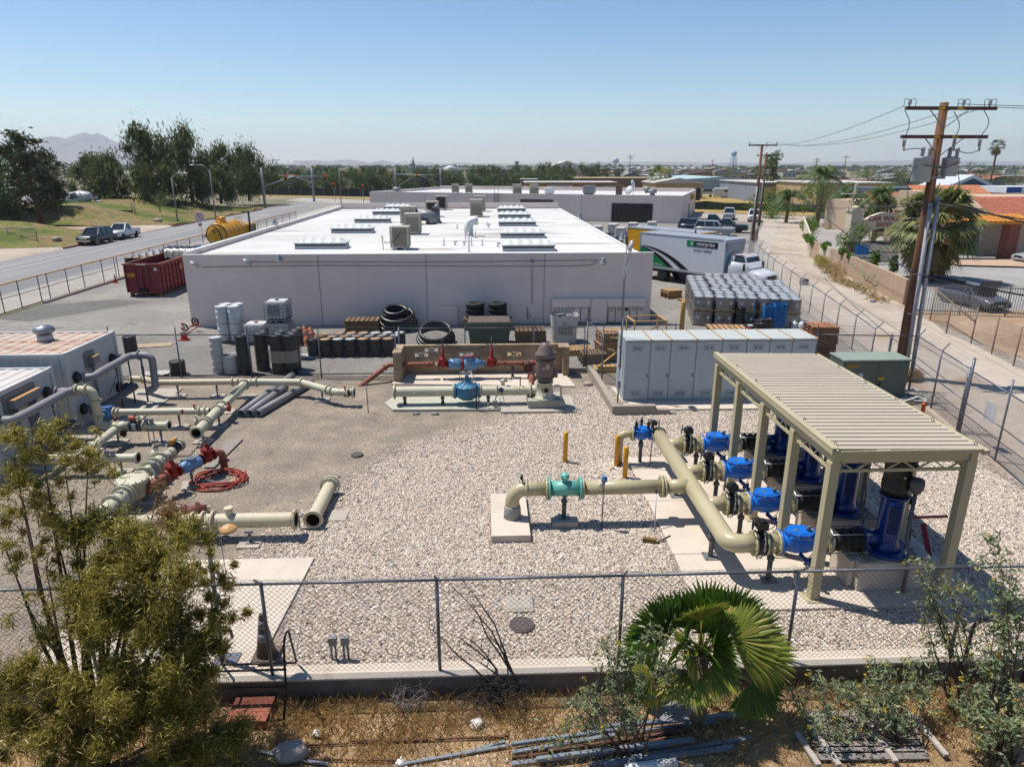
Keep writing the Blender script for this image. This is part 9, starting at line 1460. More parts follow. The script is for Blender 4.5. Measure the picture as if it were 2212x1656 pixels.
p=hp_(-9.3,4.5,3.86);o=thing('satellite_dish','white satellite dishes on the rear hall roof','dish',p);Mb().lathe([(0,.1),(.5,.02),(.75,-.1),(.74,-.12),(0,.06)],(p.x,p.y,p.z+1.1),(-.6,-.5,.3),16).lathe([(0,.1),(.5,.02),(.75,-.1),(.74,-.12),(0,.06)],(p.x+1,p.y+1,p.z+2),(.7,-.5,.2),16).cyl(p,(p.x,p.y,p.z+1.1),.05,n=6).cyl((p.x+1,p.y+1,p.z),(p.x+1,p.y+1,p.z+2),.05,n=6).B('dish',PWH,o)
for i,(x,y)in enumerate(((12.2,76),(14.4,78.5),(17.0,80),(19.6,81.5),(14.4,74),(17,75.5))):dup(PLD,(x,y,0),ra,'drum pallet with white sacks waiting before the rear hall, bottom layer','drum pallets before the rear hall');dup(PLD,(x,y,.87),ra,'drum pallet with white sacks waiting before the rear hall, upper layer','drum pallets before the rear hall');o=tag(Mb().box((x+.3,y+.3,2.2),(1.1,1,.9),ra).B('sack_load',BGW,None,bevel=.12),'white sack load on top of the drums before the rear hall','sack','white sack loads')
def bldg(nm,lab,D,x0,x1,ytop,depth,wm,rm,eave=.12,doors=0,dm=None,pitch=0.,cat='building',grp=None):
 """far building from its roof line: ox range and roof row give place and height at distance D"""
 X0_,X1_=(x0-1043)/1548*D,(x1-1043)/1548*D;h=max(2.5,HC-(ytop-355)/1548*D);o=thing(nm,lab,cat,((X0_+X1_)/2,D,0),group=grp);Mb().bx(X0_,X1_,D,D+depth,0,h).B('wall',wm,o)
 if pitch:xm_=(X0_+X1_)/2;b=Mb().poly([(X0_-.4,D-.3,h),(xm_,D-.3,h+pitch),(X1_+.4,D-.3,h),(X1_+.4,D-.3,h-.25),(X0_-.4,D-.3,h-.25)],(0,depth+.6,0))
 else:b=Mb().bx(X0_-.3,X1_+.3,D-.4,D+depth+.3,h+.002,h+eave*2)
 b.B('roof',rm,o)
 if doors:
  w_=(X1_-X0_)/doors
  for i in range(doors):Mb().bx(X0_+w_*(i+.25),X0_+w_*(i+.7),D-.06,D-.005,0,h*.62).B('door',dm or BLK,o)
 return o,X0_,X1_,h
WBR=M('shed_brown',S(156,128,100),.8,var=.05,scale=.3);WTN=M('shed_tan',S(204,178,134),.8,var=.05,scale=.3);WGY=M('shed_grey',S(190,194,200),.6,.1,.06,.3,stretch=(6,1,.05));RFW=M('roof_pale',S(226,222,214),.6,var=.05,scale=.3);RFT=M('roof_teal',S(196,220,222),.5,var=.05,scale=.3);WPA=M('wall_pale',S(214,208,200),.8,var=.06,scale=.2);WBL=M('wall_far_grey',S(150,158,168),.8,var=.06,scale=.2)
o,a_,c_,h_=bldg('workshop','long brown workshop with white banners behind the rear hall',185,1138,1335,393,12,WBR,RFW);Mb().bx(a_+5.3,a_+12,184.8,184.95,h_-3,h_-.5).B('banner',M('banner_white',S(240,240,244)),o);text('ALL STARS',1.25,(a_+8.2,184.7,h_-1.2),M('brand_blue',S(30,84,170)),o,ext=.02);Mb().bx(a_+20,a_+25,184.8,184.95,h_-3,h_-.6).B('banner',M('banner_faded',S(190,190,198)),o);text('ALL STARS',.95,(a_+22.3,184.7,h_-1.2),M('ink_faded',S(150,150,170)),o,ext=.02);Mb().bx(a_+26,a_+46,184.9,184.98,0,h_*.7).B('door',BLK,o)
bldg('workshop','tan roofed workshop behind the brown one',232,1254,1415,384,16,WBR,WTN);bldg('workshop','tan gabled workshop right of the small palm',195,1422,1526,392,16,WTN,RFW,pitch=1.2);bldg('metal_shed','big corrugated grey metal shed with a teal white roof',246,1472,1656,386,46,WGY,RFT,pitch=.9);bldg('warehouse','very long far grey warehouse with many roof units on the skyline',1150,1200,1580,364,120,WBL,RFW)
for i in range(24):o=thing('roof_unit','tiny roof unit on the far long warehouse','roof unit',(126+i*11.6,1165,0),group='roof units of the far long warehouse');random.seed(i);Mb().bx(124+i*11.6,127+i*11.6+random.random()*3,1150+random.random()*60,1215,2.6,5.2+random.random()*1.5).B('casing',WPA,o)
bldg('warehouse','pale blue grey long store at the right behind the palms',175,1655,1810,394,30,WBL,RFW);bldg('warehouse','white roofed low store behind the car wash trees',152,1785,1960,395,22,WTN,RFW);bldg('hangar','pale hangar with an arched roof beyond the tree belt',900,1195,1255,357,60,WPA,RFW,pitch=6);bldg('metal_shed','small reddish shed left of the brown workshop',240,1128,1162,386,8,M('shed_red',S(120,86,80),.8),RFW);bldg('warehouse','long white depot on the skyline beyond the tree belt',800,905,1130,363,80,WPA,RFW,doors=9,dm=WBL)
TNK=M('tank_white',S(222,226,228),.5);o=thing('water_tower','pale blue water tower on splayed legs on the skyline','water tower',(530,1500,0));Mb().lathe([(0,26),(4.5,27.5),(6.2,31),(5.6,35),(3,37.5),(0,38)],(530,1500,0),n=20).B('tank',M('tank_blue',S(180,214,236),.5),o);b=Mb();[b.cyl((530+9*cos(k*pi/3),1500+9*sin(k*pi/3),0),(530+4.5*cos(k*pi/3),1500+4.5*sin(k*pi/3),29),.55,n=6)for k in range(6)];b.cyl((530,1500,0),(530,1500,27),.8,n=8).ring((530,1500,14),(0,0,1),6.6,.3,18,4).B('leg_frame',M('tank_blue',S(180,214,236)),o)
o=thing('water_tower','small white water tank beyond the far long warehouse','water tower',(335,1800,0));Mb().lathe([(3,0),(3,12),(8,14),(8,22),(5,25),(0,26)],(335,1800,0),n=16).B('tank',TNK,o);o=thing('silo','grey slender stack beside the traffic signals on the skyline','silo',(-39,400,0));Mb().cyl((-39,400,0),(-39,400,11.6),1.1,n=10).cyl((-38.6,400,11.6),(-38.6,400,13),.3,n=6).bx(-40.6,-37.4,399,401,8.8,9.4).B('stack',GAL,o)
o=thing('storage_tank','white round storage tank right of the grey stack','tank',(-19,420,0));Mb().lathe([(4,0),(4,7.5),(1,8.4),(0,8.4)],(-19,420,0),n=18).B('tank',TNK,o);o=thing('control_tower','far slim control tower on the skyline','tower',(57,1200,0));Mb().bx(55,59,1198,1202,0,11).bx(53.6,60.4,1197,1203,11,14.5).B('tower',WBL,o)
o=thing('screen_fence','sagging green screened fence across the dry field at right','fence',(60,146,0));b=Mb();P=[(41,149),(47,146.5),(53,143),(60,139.5),(67,136),(75,132)]
for i,(a,c)in enumerate(zip(P,P[1:])):q=.25*(i%2);b.poly([(a[0],a[1],0),(c[0],c[1],0),(c[0],c[1],1.75-q),((a[0]+c[0])/2,(a[1]+c[1])/2,1.45),(a[0],a[1],1.5+q)],(0,.05,0))
b.B('screen',M('screen_green',S(60,78,60),.85,var=.2,scale=.8),o)
for i in range(15):x=60+i*5.2+random.uniform(-1,1);y=206-i*2.2+random.uniform(-4,4);k=i%3;o=thing('trailer','pale camper or trailer parked in the far row before the corrugated shed','trailer',(x,y,0),-.3,'campers in the far row');Mb().box((0,0,1.5),((6,4.2,8)[k],2.2,(2.2,1.3,2.4)[k])).B('body',[PWH,PSV,M('trailer_red',S(170,110,100),.5)][0 if i%5 else 2 if i==5 else 1],o,w0=0,bevel=.2);Mb().box((.3,-1.12,1.9),(2.6,.02,.6)).B('window',GLS,o,w0=0);b=Mb();[b.cyl((q,-1.05,.36),(q,1.05,.36),.36,n=10)for q in(-1.4,1.2)];b.B('wheel',TYR,o,w0=0)
random.seed(33);HS=[M('house_%s'%n,S(*c),.85,var=.04,scale=.3)for n,c in(('sand',(204,184,156)),('white',(226,222,214)),('grey',(176,178,180)),('rose',(204,168,146)),('blue',(164,178,196)))];HR=[M('rooft_%s'%n,S(*c),.85,var=.08,scale=.6)for n,c in(('brown',(146,116,96)),('grey',(150,148,148)),('red',(190,124,98)),('white',(224,222,216)))]
HP=[]
for i in range(10):
 w_,d,h=random.uniform(9,18),random.uniform(8,12),random.uniform(2.8,4);o=thing('house','x','house',(0,-500,-60),group='houses of the distant town');Mb().bx(-w_/2,w_/2,-d/2,d/2,0,h).B('wall',HS[i%5],o,w0=0);Mb().poly([(-w_/2-.4,-d/2-.4,h),(w_/2+.4,-d/2-.4,h),(0 if i%2 else w_/3,-d/2-.4,h+random.uniform(.6,2)),(-w_/3,-d/2-.4,h+.8)]if i%3 else[(-w_/2-.3,-d/2-.3,h),(w_/2+.3,-d/2-.3,h),(w_/2+.3,-d/2-.3,h+.3),(-w_/2-.3,-d/2-.3,h+.3)],(0,d+.8,0)).B('roof',HR[i%4],o,w0=0);b=Mb();[b.bx(-w_/2+w_*(k+.3)/3,-w_/2+w_*(k+.65)/3,-d/2-.05,-d/2-.001,1,2.2)for k in range(3)];b.B('window',GLS,o,w0=0);HP.append(o)
FT=[tree('town_tree','x',0,-500,6,7,[LDG,LPP,LGN][i],'round',800,0,-60,'trees of the distant town',.05,70+i)for i in range(3)]
SP=[]
for i in range(130):
 D=190+i*7.5+random.uniform(-20,20);fx=random.uniform(640,1150)if i%4==0 else random.uniform(1150,2230)
 if D<330:fx=random.uniform(1700,2230)
 x=(fx-1043)/1548*D;k=HP[i]if i<10 else None;lab='low house in the distant town, mostly roof and trees around'
 if k:k.location=(x,D,0);k.rotation_euler.z=random.uniform(-.5,.5);k['label']=lab
 else:dup(HP[i%10],(x,D,0),random.uniform(-.5,.5),lab)
for i in range(270):
 D=195+i*5+random.uniform(-25,25);fx=random.uniform(540,1200)if i%5<2 else random.uniform(1150,2240)
 if D<280 or(D<300 and i%5>1):fx=random.uniform(1640,2240)
 x=(fx-1043)/1548*D;s_=random.uniform(.7,1.25);lab='round green tree among the houses of the distant town'
 if i<3:FT[i].location=(x,D,0);FT[i]['label']=lab
 else:dup(FT[i%3],(x,D,0),random.random()*6,lab,None,(s_*1.1,s_*1.1,s_))
for lab,x,y,h,w_ in(('dark cypress like tree on the right skyline beside the houses',105,252,12,3.2),('second dark skyline tree left of the cypress',99,254,9,4),('thin grey leaved tree behind the transformer cans',78,190,12.5,6),('dark tree mass at the far right edge',152,215,8,12),('green tree group right of the skyline palm',134,205,6,11),('green tree left of the slim skyline palm',118,205,6.5,10)):tree('town_tree',lab,x,y,h,w_,LDG,'round',1200,0,0,seed=int(x),z0=.12)
cl=[((fx-1043)/1548*D,D,random.uniform(0,3),random.uniform(6,16),8,random.uniform(3,6))for fx,D in[(random.uniform(-100,2400),random.choice((1300,1600,2000,2500,3000))+random.uniform(-150,150))for _ in range(560)]];V_,F_=leaves(cl,24000,8,5);np_mesh('distant_woods',V_,F_,LDG)['kind']='stuff'
# foreground planting and scrap, below the fence
WIL=leafmat('willow_leaf',S(168,158,66),.6,.5,S(236,216,130),scale=3);WID=leafmat('willow_dry',S(176,136,84),.4,.3);TBL=leafmat('tobacco_leaf',S(160,176,134),.35,.4,S(200,200,140),scale=4);FLW=leafmat('yellow_flower',S(236,204,40),.2,.3);FPL=leafmat('fan_palm_leaf',S(92,124,36),.25,.4,scale=2);FPY=leafmat('fan_palm_yellow',S(150,164,60),.3,.4,S(196,186,90),scale=2);TWG=M('twig',S(104,84,70),.9,var=.2,scale=5);TWD=M('dead_twig',S(92,82,80),.9,var=.2,scale=6)
GF=-.4
def willow():
 o=thing('willow_bush','large olive green narrow leaved bush filling the lower left corner','bush',(-6.2,8.9,GF));cl=[];D_=[]
 for k,x,y,Y,r,w_ in(('o',250,1190,9.6,.42,1),('o',330,1250,9.2,.5,1.3),('o',400,1330,9.2,.42,1),('o',300,1350,8.9,.5,1.3),('o',220,1290,9.2,.4,.9),('o',420,1420,9.1,.32,.7),('o',340,1470,8.7,.45,1.2),('o',260,1450,8.6,.42,1),('o',230,1560,8.4,.4,1),('o',310,1560,8.5,.38,.9),('o',440,1560,8.8,.4,.5),('o',120,1520,8.5,.38,.7),('o',60,1440,8.8,.4,.7),('o',40,1560,8.6,.35,.5),('o',170,1140,9.9,.35,.6),('o',470,1330,9.3,.2,.25),('o',440,1240,9.6,.22,.25),('o',390,1180,9.7,.3,.5),('o',120,1620,8.2,.35,.5),('o',500,1620,8.7,.35,.45),('o',380,1620,8.5,.35,.6)):p=v(k,x,y,Y);cl.append((*p,r,r*.9,r*.85,w_));D_.append(p)
 cl=[(c[0]+random.gauss(0,c[3]*.8),c[1]+random.gauss(0,.25),c[2]+random.gauss(0,c[3]*.75),c[3]*(r_:=random.uniform(.3,.75)),c[3]*r_,c[3]*r_*1.1,c[6]*r_)for c in cl for _ in range(11)];V_,F_=leaves(cl,170000,.115,.015,.45,soft=.62);np_mesh('foliage',V_,F_,WIL,o)
 up_=[]
 for k,x,y,Y,r,w_ in(('o',30,990,10,.32,.7),('o',90,960,10.1,.22,.35),('o',140,1010,10.2,.28,.6),('o',50,1080,9.8,.35,.7),('o',190,1000,10.4,.14,.2),('o',110,1110,9.8,.25,.4),('o',10,1180,9.5,.3,.5),('o',100,1230,9.4,.3,.25),('o',60,1310,9.2,.3,.2)):p=v(k,x,y,Y);up_.append((*p,r*1.2,r,r,w_));D_.append(p)
 up_=[(c[0]+random.gauss(0,c[3]*.9),c[1]+random.gauss(0,.2),c[2]+random.gauss(0,c[3]*.8),.16,.16,.16,c[6])for c in up_ for _ in range(9)];V_,F_=leaves(up_,12000,.12,.014,.3,soft=.7);np_mesh('sparse_foliage',V_,F_,WIL,o);dr=[(*v('o',x,y,Y),r,r,r)for x,y,Y,r in((365,1110,10.2,.22),(320,1150,10,.16),(345,1050,10.5,.1))];V_,F_=leaves(dr,2200,.1,.014,.3,soft=.8);np_mesh('dry_foliage',V_,F_,WID,o);D_+=[d[:3]for d in dr]
 b=Mb();r0=(-6.4,8.9,GF)
 for i,p in enumerate(D_):m_=(r0[0]*.5+p[0]*.5+.15*sin(i*2),8.9*.5+p[1]*.5,GF+.62*(p[2]-GF));b.tube([(r0[0]+.15*sin(i),r0[1]+.1*cos(i),GF),m_,p],[.05,.028,.006],5)
 for i in range(260):p=D_[i%len(D_)];q=[p[j]+random.uniform(-.35,.35)for j in range(3)];b.tube([p,((p[0]+q[0])/2+random.uniform(-.08,.08),(p[1]+q[1])/2,(p[2]+q[2])/2+.05),tuple(q)],[.006,.004,.002],3)
 b.B('branch',TWG,o)
random.seed(3);willow()
def fanpalm():
 c=Vector(v('d3',1560,700,9.62));o=thing('fan_palm','young green fan palm in front of the near fence','palm',(c.x,c.y,GF));Mb().lathe([(.2,GF),(.22,GF+.3),(.14,c.z)],(c.x,c.y,0),n=12).B('trunk',M('palm_bark',S(140,118,92)),o)
 FR=[(1530,440,10.0,.98,0,(.0,-.3,1)),(1250,560,9.75,.98,0,(-.75,-.1,.55)),(1190,700,9.5,.85,0,(-.9,-.2,.1)),(1570,420,9.5,.75,1,(.05,-.5,1)),(1690,520,9.6,.62,0,(.4,-.1,.8)),(1800,430,9.9,.9,0,(.55,0,.75)),(1850,590,9.5,.95,1,(.8,-.2,.45)),(2050,700,9.55,.85,1,(.95,-.2,-.05)),(1430,880,9.2,.75,1,(-.35,-.8,-.3)),(1130,900,9.2,.7,1,(-.8,-.6,-.35)),(1650,830,9.25,.7,1,(.5,-.7,-.3)),(2020,980,9.35,.8,0,(.6,-.5,-.8)),(1440,600,9.4,.75,0,(-.3,-.5,.5)),(1620,380,10.1,.85,0,(.2,.3,1)),(1980,540,9.8,.8,0,(.8,.2,.5)),(1350,480,9.95,.85,0,(-.45,.2,.85)),(1560,640,9.3,.6,0,(-.1,-.8,.5)),(1500,660,9.4,.7,1,(-.5,-.7,.3)),(1680,660,9.4,.7,0,(.45,-.7,.4))];V_,F2,MI=[],[],[];b=Mb()
 for x,y,Y,R_,yl,d in FR:
  h=np.array(v('d3',x,y,Y));d=np.array(d)/np.linalg.norm(d);h=np.array(c)+(h-np.array(c))*.92;R_*=.88;sp_=random.choice((2.3,2.8,3.3))if yl or abs(d[0])>.5 else 4;s=np.cross(d,[random.uniform(-.5,.5),-.8,random.uniform(.2,.9)]);s/=np.linalg.norm(s);n_=np.cross(s,d);K=34;b.tube([tuple(c),tuple((np.array(c)+h)/2+[0,0,.05]),tuple(h)],[.03,.018,.012],5)
  for k in range(K):
   t=(k/(K-1)-.5)*sp_;dr=d*cos(t)+s*sin(t)-n_*.16*abs(t)-[0,0,.08*abs(t)];pr=-d*sin(t)+s*cos(t);Lb=R_*(1-.22*(abs(t)/1.85)**2)*(.93+.1*random.random());w_=R_*.058;f=n_*(.028*R_*(1 if k%2 else-1));m_=h+dr*Lb*.55;e=h+dr*Lb+np.array([0,0,-.1*R_*random.random()]);k0=len(V_);V_+=[h,m_-pr*w_-f,m_+n_*.012,m_+pr*w_+f,e];F2+=[[k0,k0+1,k0+2,k0+2],[k0,k0+2,k0+3,k0+3],[k0+1,k0+4,k0+2,k0+2],[k0+2,k0+4,k0+3,k0+3]];MI+=[yl]*4
 F3=[f[:3]for f in F2];np_mesh('fronds',np.array(V_),np.array(F3),[FPL,FPY],o,mi=MI);b.B('stalk',FPY,o)
fanpalm()
def stems(name,lab,base,tips,mat,n,L_,W2,fl_=0,tw=None,rad=.012,cat='shrub',sub=3):
 o=thing(name,lab,cat,base);P=[];T_=[];b=Mb()
 for i,t in enumerate(tips):
  B_v=Vector(base)+Vector((random.uniform(-.25,.25),random.uniform(-.15,.15),0));t=Vector(t);m_=B_v.lerp(t,.5)+Vector((random.uniform(-.2,.2),random.uniform(-.1,.1),.15));pts=[B_v,B_v.lerp(m_,.6)+Vector((0,0,.05)),m_,m_.lerp(t,.5)+Vector((0,0,.05)),t];b.tube(pts,[rad*1.5,rad*1.2,rad,rad*.6,rad*.25],5)
  for k in range(n//len(tips)):u_=random.uniform(.3,1.)**.7;j=min(3,int(u_*4));q=pts[j].lerp(pts[j+1],u_*4-j);P.append(q+Vector([random.gauss(0,.08)for _ in range(3)]))
  for k in range(sub):q=m_.lerp(t,random.random());e=q+Vector([random.uniform(-.35,.35)for _ in range(3)]);b.tube([q,q.lerp(e,.5)+Vector((0,0,.04)),e],[rad*.5,rad*.35,rad*.15],4);P+=[q.lerp(e,random.random())+Vector([random.gauss(0,.05)for _ in range(3)])for _ in range(n//len(tips)//3)];T_.append(e)
  T_.append(t)
 b.B('stem',tw or TWG,o)
 if n:V_,F_=leaves([(p.x,p.y,p.z,.02,.02,.02,1)for p in P],len(P),L_,W2,.4);np_mesh('foliage',V_,F_,mat,o)
 if fl_:V_,F_=leaves([(p.x,p.y,p.z,.05,.05,.05,1)for p in T_ if random.random()<.8],fl_,.06,.018,.4);np_mesh('flowers',V_,F_,FLW,o)
T=lambda k,pts:[v(k,x,y,Y)for x,y,Y in pts]
random.seed(8);stems('tobacco_shrub','grey green shrub with yellow tube flowers left of the fan palm',(*g('d3',960,1560,GF)[:2],GF),T('d3',[(1180,460,9),(1320,440,9.1),(760,580,9.2),(1430,640,9.1),(600,920,9),(880,640,9.2),(420,1080,8.9),(1000,1200,8.7),(260,1460,8.6),(1100,850,9),(480,1200,8.8),(1660,640,9.3),(800,1000,8.9)]),TBL,1300,.1,.03,260)
stems('tobacco_shrub','dense grey green flowering shrub low at the bottom right',(*g('d4',1200,1500,GF)[:2],GF),T('d4',[(330,880,9.6),(160,1010,9.3),(560,960,9.5),(820,900,9.6),(1000,800,9.7),(1150,760,9.8),(760,1120,9.3),(260,1180,9.2),(950,1050,9.4),(1180,960,9.5),(1380,900,9.6),(340,1330,8.9),(1000,1260,9.1)]),TBL,1900,.1,.028,300)
stems('tobacco_shrub','tall airy flowering shrub reaching over the fence before the canopy',(*g('d4',1620,1200,GF)[:2],GF),T('d4',[(1240,40,10.0),(1310,180,9.9),(1440,60,10),(1500,140,10.1),(1250,300,9.9),(1440,380,9.8),(1330,620,9.8),(1500,560,9.7)])+T('c4',[(1310,1000,10),(1200,990,10.1)]),TBL,560,.095,.028,160)
stems('tobacco_shrub','big flowering shrub filling the lower right corner',(*g('d4',1900,1600,GF)[:2],GF),T('d4',[(1700,190,9.6),(1900,240,9.5),(2060,60,9.6),(2100,300,9.4),(1680,720,9.3),(1850,800,9.1),(2050,640,9.2),(1980,960,8.9),(1750,1020,8.9),(2100,1100,8.6),(1600,920,9.2),(1880,1250,8.5),(1650,1200,8.7),(2080,1350,8.3),(1500,1100,8.9),(1740,1420,8.3)])+T('c4',[(1900,800,9.8),(2010,1050,9.7),(1870,880,9.9)]),TBL,2300,.105,.034,360)
stems('dead_sapling','bare dark sapling leaning left across the near fence',(*g('d2',2110,1010,GF)[:2],GF),T('d2',[(1640,30,10.1),(1590,120,10.1),(1400,470,10),(1560,530,10),(1700,560,10),(1890,520,10),(1760,760,10),(1770,260,10.1)]),TBL,0,.1,.03,0,TWD,.014,'sapling',4)
random.seed(17);stems('dead_brush','tangle of grey dead twigs at the wall foot in the middle',(*g('d2',2000,1120,GF)[:2],GF),T('d2',[(1900+random.uniform(-300,330),950+random.uniform(-60,250),9.8+random.uniform(-.3,.4))for _ in range(26)]),TBL,0,.1,.03,0,TWD,.007,'twigs',5);stems('dead_brush','small pale dead twigs at the wall foot left of the middle',(*g('d2',1280,1180,GF)[:2],GF),T('d2',[(1270+random.uniform(-150,150),1050+random.uniform(-80,150),9.9+random.uniform(-.2,.2))for _ in range(14)]),TBL,0,.1,.03,0,M('pale_twig',S(170,160,156),.9),.005,'twigs',5);stems('dead_brush','dry twigs under the fan palm by the steel plate',(*g('d3',800,1180,GF)[:2],GF),T('d3',[(800+random.uniform(-350,300),1150+random.uniform(-120,200),9.0+random.uniform(-.4,.5))for _ in range(22)]),TBL,0,.1,.03,0,TWD,.006,'twigs',5)
n=90000;x=RNG.uniform(-9,9.5,n);y=RNG.uniform(5.6,10.3,n);den=.5+.5*np.sin(x*1.9+2*np.sin(y*1.1))*np.sin(y*2.3+np.sin(x*1.4));k=(RNG.random(n)<.25+.75*den*np.where((x>-4)&(x<1),1,.55));x,y=x[k],y[k];m_=len(x);h=RNG.uniform(.04,.2,m_)*(.7+.6*np.clip(y-8.6,0,1));a=RNG.uniform(0,6.28,m_);P=np.stack([x,y,np.full(m_,GF)],-1);s=np.stack([-np.sin(a),np.cos(a),0*a],-1)*.0026;bd=np.stack([np.cos(a),np.sin(a),0*a],-1)*h[:,None]*RNG.uniform(.2,.9,m_)[:,None];up_=np.array([0,0,1.])*h[:,None];V_=np.stack([P-s,P+s,P+bd*.4+up_*.65+s*.8,P+bd+up_],1).reshape(-1,3);np_mesh('dry_grass',V_,np.arange(4*m_).reshape(-1,4),leafmat('straw',S(244,206,140),.4,.4,S(204,160,106),scale=1.2))['kind']='stuff'
q=RNG.uniform([-3,5.8],[3.5,9.0],(5200,2));q=q[(np.sin(q[:,0]*1.7+q[:,1])+RNG.random(len(q))>.5)];s=RNG.lognormal(-4.1,.4,len(q));pebbles('weed_gravel',np.stack([q[:,0],q[:,1],np.full(len(q),GF)],-1),np.stack([s,s*.9,s*.6],-1),STONES)
STG=M('galv_section',S(160,170,180),.4,.4,.15,3);STR=M('rusty_bar',S(112,76,60),.8,var=.25,scale=5)
for i,(a,c,w_,m_)in enumerate((((0,1640),(1280,1500),.07,0),((0,1560),(850,1420),.06,0),((0,1500),(1000,1370),.05,0),((200,1640),(1500,1480),.06,0),((640,1650),(1980,1430),.07,0),((760,1660),(1830,1520),.07,0),((300,1560),(1480,1390),.045,1),((650,1380),(1980,1260),.06,0),((0,1590),(1300,1440),.03,1),((900,1400),(1700,1300),.04,0))):p,q=g('d3',*a,GF),g('d3',*c,GF);z=GF+.05+.035*(i%4);o=thing('steel_section',['lowest long galvanised channel in the steel heap','second galvanised channel from the left in the heap','upper left galvanised channel of the heap','galvanised channel crossing the heap low down','galvanised channel reaching farthest right in the heap','short ended channel at the lower right of the heap','rusty bar between the channels','galvanised channel under the steel plate','thin rusty bar on the heap','dull channel behind the steel plate'][i],'steel section',p);Mb().bar((p[0],p[1],z),(q[0],q[1],z+.02),w_,.012).bar((p[0],p[1]-w_/2,z-.03),(q[0],q[1]-w_/2,z-.01),.012,.06).bar((p[0],p[1]+w_/2,z-.03),(q[0],q[1]+w_/2,z-.01),.012,.06).B('section',[STG,STR][m_],o)
for i,(a,c,m_)in enumerate((((1180,1650),(2110,1490),STG),((1700,1560),(2060,1460),STG),((200,1500),(2090,1415),STR),((780,1455),(2060,1425),STR),((270,1600),(600,1650),STG),((430,1605),(1200,1620),STR),((0,1530),(280,1600),STG))):p,q=g('d2',*a,GF),g('d2',*c,GF);o=thing('steel_bar',['grey bar at the bottom edge in the middle','short pale bar beside the weeds','long thin rusty rod across the weeds','second thin rusty rod across the weeds','pale bar at the bottom left of the weeds','rusty rod at the bottom of the weeds','grey bar reaching under the willow bush'][i],'steel bar',p);Mb().bar((p[0],p[1],GF+.04),(q[0],q[1],GF+.05),.05 if m_ is STG else .022,.03).B('bar',m_,o)
o=thing('steel_plate','grey checker plate leaning diagonally under the fan palm','plate',(2,9.3,GF));q=[v('d3',1240,1270,8.9),v('d3',1375,1280,8.8),v('d3',1870,940,9.75),v('d3',1790,740,10.1),v('d3',1100,1190,9.1)];Mb().poly([(a[0],a[1],a[2])for a in(q[0],q[1],q[2],q[3],q[4])],(.01,.01,-.012)).B('plate',M('checker_plate',S(150,150,156),.45,.3,.1,4,bump=.8,bscale=45),o)
dk=thing('timber_deck','old grey timber deck with whitened bearers lying at the bottom right','deck',(5,7.5,GF));DKM=M('deck_grey',S(150,142,136),.85,var=.2,scale=2,stretch=(1,9,9),island=.15);b=Mb()
for i in range(8):t=i/8;a,c=g('d4',300-60*t*0+t*130,1240+t*400,GF),g('d4',1180+t*150,1230+t*400,GF);b.bar((a[0],a[1],GF+.06),(c[0],c[1],GF+.06),.155,.03)
b.B('board',DKM,dk);b=Mb()
for a,c in(((770,1215),(1060,1610)),((360,1320),(590,1640)),((1190,1215),(1480,1560)),((240,1370),(420,1640))):p,q=g('d4',*a,GF+.1),g('d4',*c,GF+.1);b.bar(p,q,.09,.05)
b.B('bearer',M('bearer_pale',S(196,186,176),.85,var=.25,scale=4,stretch=(1,6,1)),dk)
o=thing('timber_beam','dark squared timber under the willow bush at the bottom','timber',(-3,7,GF));p,q=g('d1',1700,1640,GF),g('d1',1850,1480,GF);Mb().bar((p[0],p[1],GF+.1),(q[0],q[1],GF+.1),.22,.16).B('beam',WOODD,o);br_=v('d1',130,1480,7.2);o=thing('barrel','black barrel with white checks under the willow at the bottom left','barrel',(br_[0],7.3,GF));Mb().lathe([(.42,GF),(.45,GF+.3),(.44,GF+.95),(.3,GF+1.05),(0,GF+1.06)],(br_[0],7.3,0),n=24).B('barrel',DRB,o);b=Mb()
for r_ in range(3):
 for i in range(8):a=i*pi/4+(r_%2)*pi/8*2-.6;[b.quad(*[(br_[0]+.452*cos(a+t),7.3+.452*sin(a+t),GF+.1+.28*r_+z)for t,z in((j*.1,0),(j*.1+.1,0),(j*.1+.1,.27),(j*.1,.27))])for j in range(4)]if(i+r_)%2 else 0
b.B('check_band',M('label_white',S(236,236,236)),o);Mb().bar((br_[0]+.1,6.75,GF),(br_[0]+.05,6.75,1.0),.06,.03).B('stake',GAL,o)
TBK=M('tube_black',S(38,36,38),.4,.4);lx0,lx1=v('d2',235,500,10.3)[0],v('d2',310,480,10.0)[0];o=thing('ladder_rail','black tubular hoop handrails with rungs climbing the retaining wall','ladder',(-3.8,10,GF))
for xx in(-5.0,-3.62):Mb().tube(fillet([(xx,9.75,GF),(xx,10.1,.2),(xx,10.25,1.0),(xx,10.55,1.05),(xx,10.8,.1)],.25),.022,8).B('hoop',TBK,o)
b=Mb();[b.cyl((-5.0,y_,z_),(-3.62,y_,z_),.02,n=6)for y_,z_ in((9.8,GF+.1),(10.15,.12),(10.22,.42),(10.75,.12))];b.B('rung',TBK,o);Mb().bx(-4.6,-3.9,9.7,10.3,GF,GF+.18).B('step',M('brick_red',S(166,98,78)),o)
